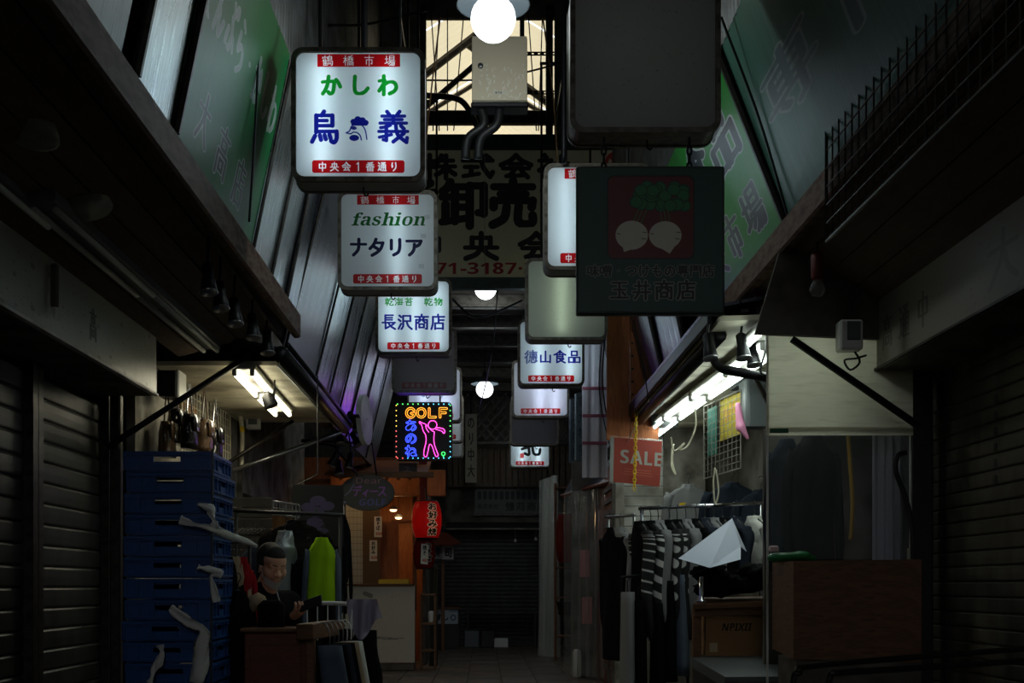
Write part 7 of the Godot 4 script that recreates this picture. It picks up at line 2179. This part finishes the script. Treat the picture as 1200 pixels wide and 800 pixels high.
	for q in [[735, 735, M.cloth_grey, "grey joggers hanging low beside the rail"], [748, 745, M.cloth_black, "black joggers hanging low beside the rail"], [770, 748, M.cloth_black, "black joggers with pale hem under the sweatshirts"], [783, 722, M.cloth_black, "black track jacket hanging low before the carton"], [797, 715, M.cloth_slate, "slate grey jacket hanging low before the carton"]]:
		var c := P(q[0], q[1], 8.4)
		var rings := []
		for j in 9:
			var u := j / 8.0
			var r := PackedVector3Array()
			for e in 18:
				var a := -TAU * e / 18
				r.append(Vector3(c.x + cos(a) * 0.05 * (1.1 - 0.2 * u) * (1.0 + 0.15 * sin(3 * a)), c.y - 0.45 + 0.7 * u, c.z + sin(a) * 0.16 * (1.1 - 0.25 * u)))
			rings.append(r)
		var jt := thing("joggers", q[3], "clothes", c + Vector3(0, -0.45, 0), "low hanging clothes")
		part("cloth", MB.new().smooth().loft(rings), q[2], jt)
		part("hanger", MB.new().tube([c + Vector3(0, 0.25, 0), c + Vector3(0, 0.33, 0), c + Vector3(0.02, 0.35, 0)], 0.005, 5), M.black, jt)
	var lr := thing("low_rail", "low black rail for joggers in front of the sweatshirts", "clothes rack", P(765, 700, 8.38))
	part("rail", MB.new().tube([P(728, 676, 8.4), P(806, 668, 8.4)], 0.01, 8), M.black_metal, lr)
	part("post", MB.new().tube([P(728, 676, 8.4), Vector3(P(728, 676, 8.4).x, 0, -8.4)], 0.01, 8), M.black_metal, lr)
	part("post", MB.new().tube([P(806, 668, 8.4), Vector3(P(806, 668, 8.4).x, 0, -8.4)], 0.01, 8), M.black_metal, lr)
	# table with carton, black pile and the white paper
	var z := 7.4
	var tb := thing("stall_table", "low steel grey table top standing before the carton", "table", Vector3(1.55, 0, -6.6))
	part("top", MB.new().slab(P(850, 793, 6.5), P(960, 792, 6.5), P(925, 768, 7.4), P(810, 770, 7.4), 0.06), M.grey_plastic, tb)
	part("skirt", MB.new().slab(P(850, 905, 6.5), P(960, 905, 6.5), P(960, 798, 6.5), P(850, 798, 6.5), 0.03), M.dark, tb)
	part("side", MB.new().slab(P(812, 880, 7.4), P(850, 905, 6.5), P(850, 798, 6.5), P(812, 776, 7.4), 0.03), M.slat_dark, tb)
	var ci := blank(256, 192, C(150, 112, 74))
	dirty(ci, C(110, 80, 50), 120, 61, 1.6)
	draw_latin(ci, "NPIXII", Vector2(60, 34), 36, C(34, 26, 20), font("Droid Sans"), 0.2, 0.7)
	ci.fill_rect(Rect2i(14, 130, 30, 44), C(190, 170, 140))
	var a := P(827, 768, z); var b := P(908, 768, z); var c := P(908, 722, z); var d := P(827, 722, z)
	var cd := thing("carton", "brown cardboard carton with black print under the black pile", "carton", (a + b) / 2)
	part("front", MB.new().slab(a, b, c, d, 0.01), printed(ci, 0.85), cd)
	part("walls", MB.new().span(a + Vector3(0, 0, -0.012), c + Vector3(0, 0, -0.32)), M.card, cd)
	part("flap", MB.new().slab(d + Vector3(-0.02, 0.0, 0.04), c + Vector3(0.0, 0.0, 0.04), c + Vector3(0, 0.015, -0.1), d + Vector3(0, 0.015, -0.1), 0.006), M.card, cd)
	var sb := thing("shelf_board", "raw wooden shelf board carrying the black pile", "shelf", P(860, 710, 7.5))
	part("board", MB.new().slab(P(812, 708, 7.3), P(910, 704, 7.3), P(908, 698, 7.7), P(818, 700, 7.7), 0.03), M.wood, sb)
	part("apron", MB.new().slab(P(814, 722, 7.36), P(909, 720, 7.36), P(909, 708, 7.36), P(814, 710, 7.36), 0.02), M.wood, sb)
	part("leg", MB.new().rbox(Vector3(P(818, 700, 7.4).x, 0.49, -7.45), Vector3(0.05, 0.98, 0.05), 0.004), M.wood, sb)
	part("leg", MB.new().rbox(Vector3(P(905, 700, 7.4).x, 0.49, -7.7), Vector3(0.05, 0.98, 0.05), 0.004), M.wood, sb)
	for q in [[838, 690, 0.12, 0.05, "folded black garment, lowest of the pile on the shelf board"], [866, 684, 0.16, 0.06, "crumpled black garment in the middle of the pile"], [885, 672, 0.13, 0.06, "crumpled black garment on top of the pile"], [832, 672, 0.11, 0.06, "black garment slumped over the pile beside the chrome stub"]]:
		var pc := P(q[0], q[1], 7.5)
		var nz := FastNoiseLite.new()
		nz.seed = int(q[0]); nz.frequency = 6.0
		var pb2 := MB.new().smooth()
		var rr := []
		for k in 11:
			var v := PI * k / 10.0
			var r := PackedVector3Array()
			for e in 26:
				var an := -TAU * e / 26
				var dirn := Vector3(cos(an) * sin(v), -cos(v), sin(an) * sin(v))
				var rad := 1.0 + 0.55 * nz.get_noise_3dv(dirn * 0.5)
				r.append(pc + Vector3(dirn.x * q[2], dirn.y * q[3], dirn.z * 0.16) * rad)
			rr.append(r)
		pb2.loft(rr)
		whole("folded_garment", pb2, M.cloth_black, q[4], "clothes", pc + Vector3(0, -q[3], 0), "black pile")
	var chs := P(822, 692, 7.25)
	whole("chrome_stub", MB.new().smooth().lathe([Vector2(0.03, -0.07), Vector2(0.03, -0.06), Vector2(0.014, -0.055), Vector2(0.014, 0.08), Vector2(0.012, 0.085)], chs, 12), M.chrome, "short chrome pole stub at the corner of the shelf board", "pole", chs + Vector3(0, -0.07, 0))
	# large folded white paper
	var pp := MB.new()
	var q0 := P(795, 654, 7.35); var q1 := P(858, 607, 7.6); var q2 := P(868, 640, 7.45); var q3 := P(868, 655, 7.3); var q4 := P(832, 665, 7.2); var q5 := P(875, 646, 7.7)
	pp.slab(q0, q4, q2, q1, 0.002)
	pp.slab(q4, q3, q2, q2 + Vector3(-0.001, 0.001, 0), 0.002)
	pp.slab(q2, q5, q1, q1 + Vector3(0, -0.001, 0), 0.002)
	whole("folded_paper", pp, M.paper, "large folded sheet of white paper lying on the black pile", "paper", q4)
	# SALE poster on a yellow chain
	var si := blank(384, 352, C(150, 40, 12))
	si.fill_rect(Rect2i(0, 0, 26, 352), C(150, 150, 146))
	draw_latin(si, "SALE", Vector2(76, 90), 108, C(160, 158, 150), font("Droid Sans"), 0.0, 1.02)
	for k in 3: seg(si, Vector2(110 - k * 6, 240 + k * 20), Vector2(310 + k * 8, 240 + k * 20), 1.4, C(200, 110, 84))
	var sz := 10.7
	var sp := thing("sale_poster", "orange red SALE poster in a clear sleeve hung from a chain", "poster", P(745, 570, sz))
	part("sheet", MB.new().slab(P(714.5, 564, sz), P(773, 570, sz), P(776, 517, sz), P(715.5, 512, sz), 0.004), printed(si, 0.5), sp)
	part("sleeve", MB.new().slab(P(713.5, 566, sz + 0.01), P(774.5, 572, sz + 0.01), P(777, 515, sz + 0.01), P(714.5, 510, sz + 0.01), 0.001), M.vinyl, sp, "clear sleeve")
	part("wire", MB.new().smooth().tube(curve([P(735, 518, sz - 0.03), P(740, 508, sz - 0.05), P(744, 500, sz - 0.05), P(746, 492, sz - 0.05)], 4), 0.004, 5), M.steel, sp)
	var ch := thing("yellow_chain", "yellow plastic chain hanging in front of the SALE poster", "chain", P(744, 573, sz - 0.08))
	for k in 19:
		var cc := P(745.5 - k * 0.12, 487 + k * 4.7, sz - 0.08)
		var pts := []
		for e in 12:
			var u := Vector3(cos(TAU * e / 12) * 0.012, sin(TAU * e / 12) * 0.026, 0)
			if k % 2: u = Vector3(u.x * 0.35, u.y, u.x * 0.9)
			pts.append(cc + u)
		part("link", MB.new().smooth().tube(pts, 0.0048, 6, -1.0, true), M.yellow, ch)
	part("hook", MB.new().tube([P(745.5, 487, sz - 0.08), Vector3(P(745.5, 480, sz - 0.08).x, 2.66, -sz + 0.08)], 0.004, 5), M.black, ch)
	# cords dangling from the tubes
	for q in [["cream pull cord dangling from the cool tubes in a loose coil", [[814, 478, 9.0], [815, 500, 9.0], [806, 522, 9.0], [796, 527, 9.0], [802, 519, 9.0], [790, 528, 9.0], [786, 512, 9.0]]], ["thin pale cord looped down the louvred boards", [[788, 525, 11.0], [787, 545, 11.0], [792, 556, 11.0], [788, 540, 11.0], [790, 520, 11.0]]], ["coil of tan rope on a hook at the wire grid", [[838, 548, 8.9], [836, 565, 8.9], [838, 590, 8.9], [842, 575, 8.9], [839, 550, 8.9]]]]:
		var pts := []
		for e in q[1]: pts.append(P(e[0], e[1], e[2]))
		whole("cord", MB.new().smooth().tube(curve(pts, 6), 0.007, 6), M.cream, q[0], "cord", pts[2])

# ---------------------------------------------------------------- right side farther down
func right_far() -> void:
	var z := 11.0
	var h := thing("plywood_hoarding", "brown plywood hoarding with a row of bolts above the clothes awning", "board", P(740, 510, z))
	for q in [[711, 738], [738.6, 772]]:
		part("board", MB.new().slab(P(q[0], 515, z), P(q[1], 515, z), P(q[1], 350, z), P(q[0], 350, z), 0.03), M.ply, h)
	for k in 9:
		part("bolt", MB.new().smooth().lathe([Vector2(0.012, 0), Vector2(0.011, 0.008), Vector2(0.004, 0.011)], P(741, 372 + k * 15, z - 0.001), 8, Basis(Vector3.RIGHT, Vector3.BACK, Vector3.DOWN)), M.iron, h)
	# translucent white banner with pinkish bands
	var im := blank(96, 384, C(196, 192, 214))
	for q in [[120, 26], [190, 16], [300, 20], [20, 14]]: im.fill_rect(Rect2i(0, q[0], 96, q[1]), C(196, 110, 136))
	var bn := MB.new().smooth()
	wavy(bn, P(682, 398, 13.0), P(712, 398, 13.0), 1.5, 2, 0.015, 24)
	var bm := printed(im, 0.4)
	whole("vinyl_banner", bn, mat(C(236, 232, 242), 0.35), "pale lavender vinyl banner hanging below the hoarding", "banner", P(697, 560, 13.0))
	for k in 3:
		whole("banner_strap", MB.new().rbox(P(697, 455 + k * 32, 12.93), Vector3(0.27, 0.035, 0.008), 0.003), mat(C(176, 96, 120), 0.5), "faded pink band across the lavender banner", "strap", P(697, 457 + k * 32, 12.93), "banner bands")
	for q in [[675, 505, 15.0], [682, 500, 14.4]]:
		var p := P(q[0], q[1], q[2])
		var vi := blank(64, 256, C(110, 126, 130))
		draw_row(vi, "市大物中", Vector2(14, 12), Vector2(36, 44), Vector2(0, 60), 5, C(60, 70, 78))
		whole("side_signboard", MB.new().slab(p + Vector3(-0.07, -0.4, 0), p + Vector3(0.07, -0.4, -0.1), p + Vector3(0.07, 0.45, -0.1), p + Vector3(-0.07, 0.4, 0), 0.03), printed(vi, 0.6), "slim blue grey signboard beside the lavender banner", "sign", p + Vector3(0, -0.4, 0), "slim signboards")
	# awning farther on, clear curtains, dark red lantern
	var aw := thing("lean_to_roof", "dark lean-to roof edge over the clear plastic curtains", "roof", P(700, 560, 13.6))
	part("sheet", MB.new().slab(P(660, 580, 15.6), P(722, 560, 12.9), P(760, 520, 12.9), P(672, 555, 15.6), 0.03), M.sheet_dark, aw)
	part("edge", MB.new().tube([P(659, 581, 15.6), P(721, 562, 12.9)], 0.025, 6), M.wood_red, aw)
	var vc := MB.new().smooth()
	wavy(vc, P(662, 576, 14.2), P(716, 572, 13.4), 2.15, 6, 0.05, 48)
	whole("clear_curtain", vc, M.vinyl, "clear plastic curtain in folds before the dark stall", "curtain", P(690, 795, 13.8))
	for q in [[685, 660, "pink paper notice stuck behind the clear curtain, upper"], [688, 715, "pink paper notice stuck behind the clear curtain, lower"]]:
		var p := P(q[0], q[1], 14.2)
		whole("paper_notice", MB.new().slab(p + Vector3(-0.06, -0.16, 0), p + Vector3(0.06, -0.16, 0), p + Vector3(0.06, 0.16, 0), p + Vector3(-0.06, 0.16, 0), 0.003), mat(C(190, 120, 120), 0.8), q[2], "notice", p + Vector3(0, -0.16, 0))
	var st := setting("wall_stall_far", "dark ribbed side of the stall behind the clear curtain")
	part("panel", MB.new().span(Vector3(1.05, 0, -14.4), Vector3(2.7, 2.6, -14.45)), M.dark, st)
	part("panel", MB.new().span(Vector3(1.36, 0, -12.1), Vector3(1.42, 2.4, -14.4)), M.wood_red, st)
	for k in 16:
		part("rib", MB.new().box(Vector3(1.345, 0.2 + k * 0.13, -12.8), Vector3(0.02, 0.05, 1.3)), M.dark, st)
	var wc := MB.new().smooth()
	wavy(wc, P(634, 563, 18.9), P(652, 556, 18.2), 2.78, 6, 0.07, 60)
	var milky := StandardMaterial3D.new()
	milky.transparency = BaseMaterial3D.TRANSPARENCY_ALPHA
	milky.albedo_color = Color(0.8, 0.82, 0.78, 0.34)
	milky.roughness = 0.16
	whole("white_curtain", wc, milky, "narrow milky plastic curtain at the far stall", "curtain", P(643, 767, 18.6))
	var sr := thing("shelf_unit", "slim wooden shelf frame between the white curtain and the clear curtain", "shelf", P(658, 780, 16.6))
	for x in [651, 679]:
		part("post", MB.new().rbox(P(x, 670, 16.8), Vector3(0.04, 2.5, 0.04), 0.004), M.wood, sr)
	for y in [572, 665, 700, 745]:
		part("bar", MB.new().rbox(P(665, y, 16.8), Vector3(0.34, 0.025, 0.3), 0.004), M.wood, sr)
	var wb := P(663, 712, 16.7)
	whole("wire_basket", MB.new().smooth().lathe([Vector2(0.1, -0.1), Vector2(0.13, 0.08), Vector2(0.135, 0.085), Vector2(0.12, 0.08), Vector2(0.09, -0.09)], wb, 16), M.black, "black basket on the slim shelf frame", "basket", wb + Vector3(0, -0.1, 0))
	lantern(P(664, 631, 16.66), 0.145, 0.68, "long dull red lantern hanging unlit at the shelf frame", "", C(120, 18, 16), false)
	var bt := P(676, 770, 14.3)
	bt.y = 0.0
	whole("white_canister", MB.new().smooth().lathe([Vector2(0.05, 0), Vector2(0.055, 0.02), Vector2(0.055, 0.3), Vector2(0.03, 0.34)], bt, 14), M.white_plastic, "white canister standing on the floor by the clear curtain", "canister", bt)

# ---------------------------------------------------------------- cables and pipes overhead
func cables() -> void:
	var n := 0
	var what := ["sagging black cable crossing before the meter cabinet", "black cable running along the upper sheets above the rooster sign", "tan cord slanting beside the gantry post by the rooster sign", "tan cord slanting beside the gantry post by the blank sign", "black cable looping under the banner", "thin cable slanting down past the small globe lamp", "thin cable slanting beside the lavender banner", "second thin cable slanting beside the lavender banner", "thin black wire hanging down over the fried food sheet", "black cable over the seam of the near green sheet", "thick cable curving under the meter cabinet", "dark upright pipe beside the blank unlit sign", "dark upright pipe above the rooster sign", "thin wire before the plywood hoarding"]
	for q in [[[500, 94, 9.0], [580, 92, 9.0], [665, 72, 9.0], 0.0, 0.007], [[386, 30, 8.0], [430, 20, 8.5], [500, 12, 9.0], 0.05, 0.01], [[516, 20, 9.0], [505, 110, 9.0], [492, 240, 9.0], 0.0, 0.006], [[636, 20, 9.0], [648, 110, 9.0], [654, 200, 9.0], 0.0, 0.006], [[530, 350, 11.8], [560, 372, 12.0], [612, 352, 11.8], 0.0, 0.012], [[588, 262, 12.0], [578, 400, 12.3], [562, 480, 14.0], 0.0, 0.006], [[714, 345, 11.6], [706, 440, 11.6], [713, 500, 11.6], 0.0, 0.007], [[712, 342, 11.8], [702, 450, 11.8], [714, 520, 11.8], 0.0, 0.006], [[305, 2, 6.0], [300, 130, 6.05], [292, 260, 6.1], 0.0, 0.006], [[845, 20, 6.0], [890, 140, 6.1], [925, 260, 6.2], 0.0, 0.007], [[500, 112, 11.0], [540, 118, 10.9], [560, 150, 11.0], 0.0, 0.028], [[661, -20, 7.8], [661, 60, 7.8], [661, 192, 7.8], 0.0, 0.02], [[427, -20, 7.0], [427, 10, 7.0], [427, 60, 7.0], 0.0, 0.02], [[742, 375, 9.5], [754, 430, 9.5], [760, 470, 9.5], 0.0, 0.005]]:
		var pts := curve([P(q[0][0], q[0][1], q[0][2]), P(q[1][0], q[1][1], q[1][2]) + Vector3(0, -q[3], 0), P(q[2][0], q[2][1], q[2][2])], 8)
		whole("upright_pipe" if n in [11, 12] else "overhead_cable", MB.new().smooth().tube(pts, q[4], 7), M.card if n in [2, 3] else M.black_metal, what[n], "pipe" if n in [11, 12] else "cable", pts[-1])
		n += 1
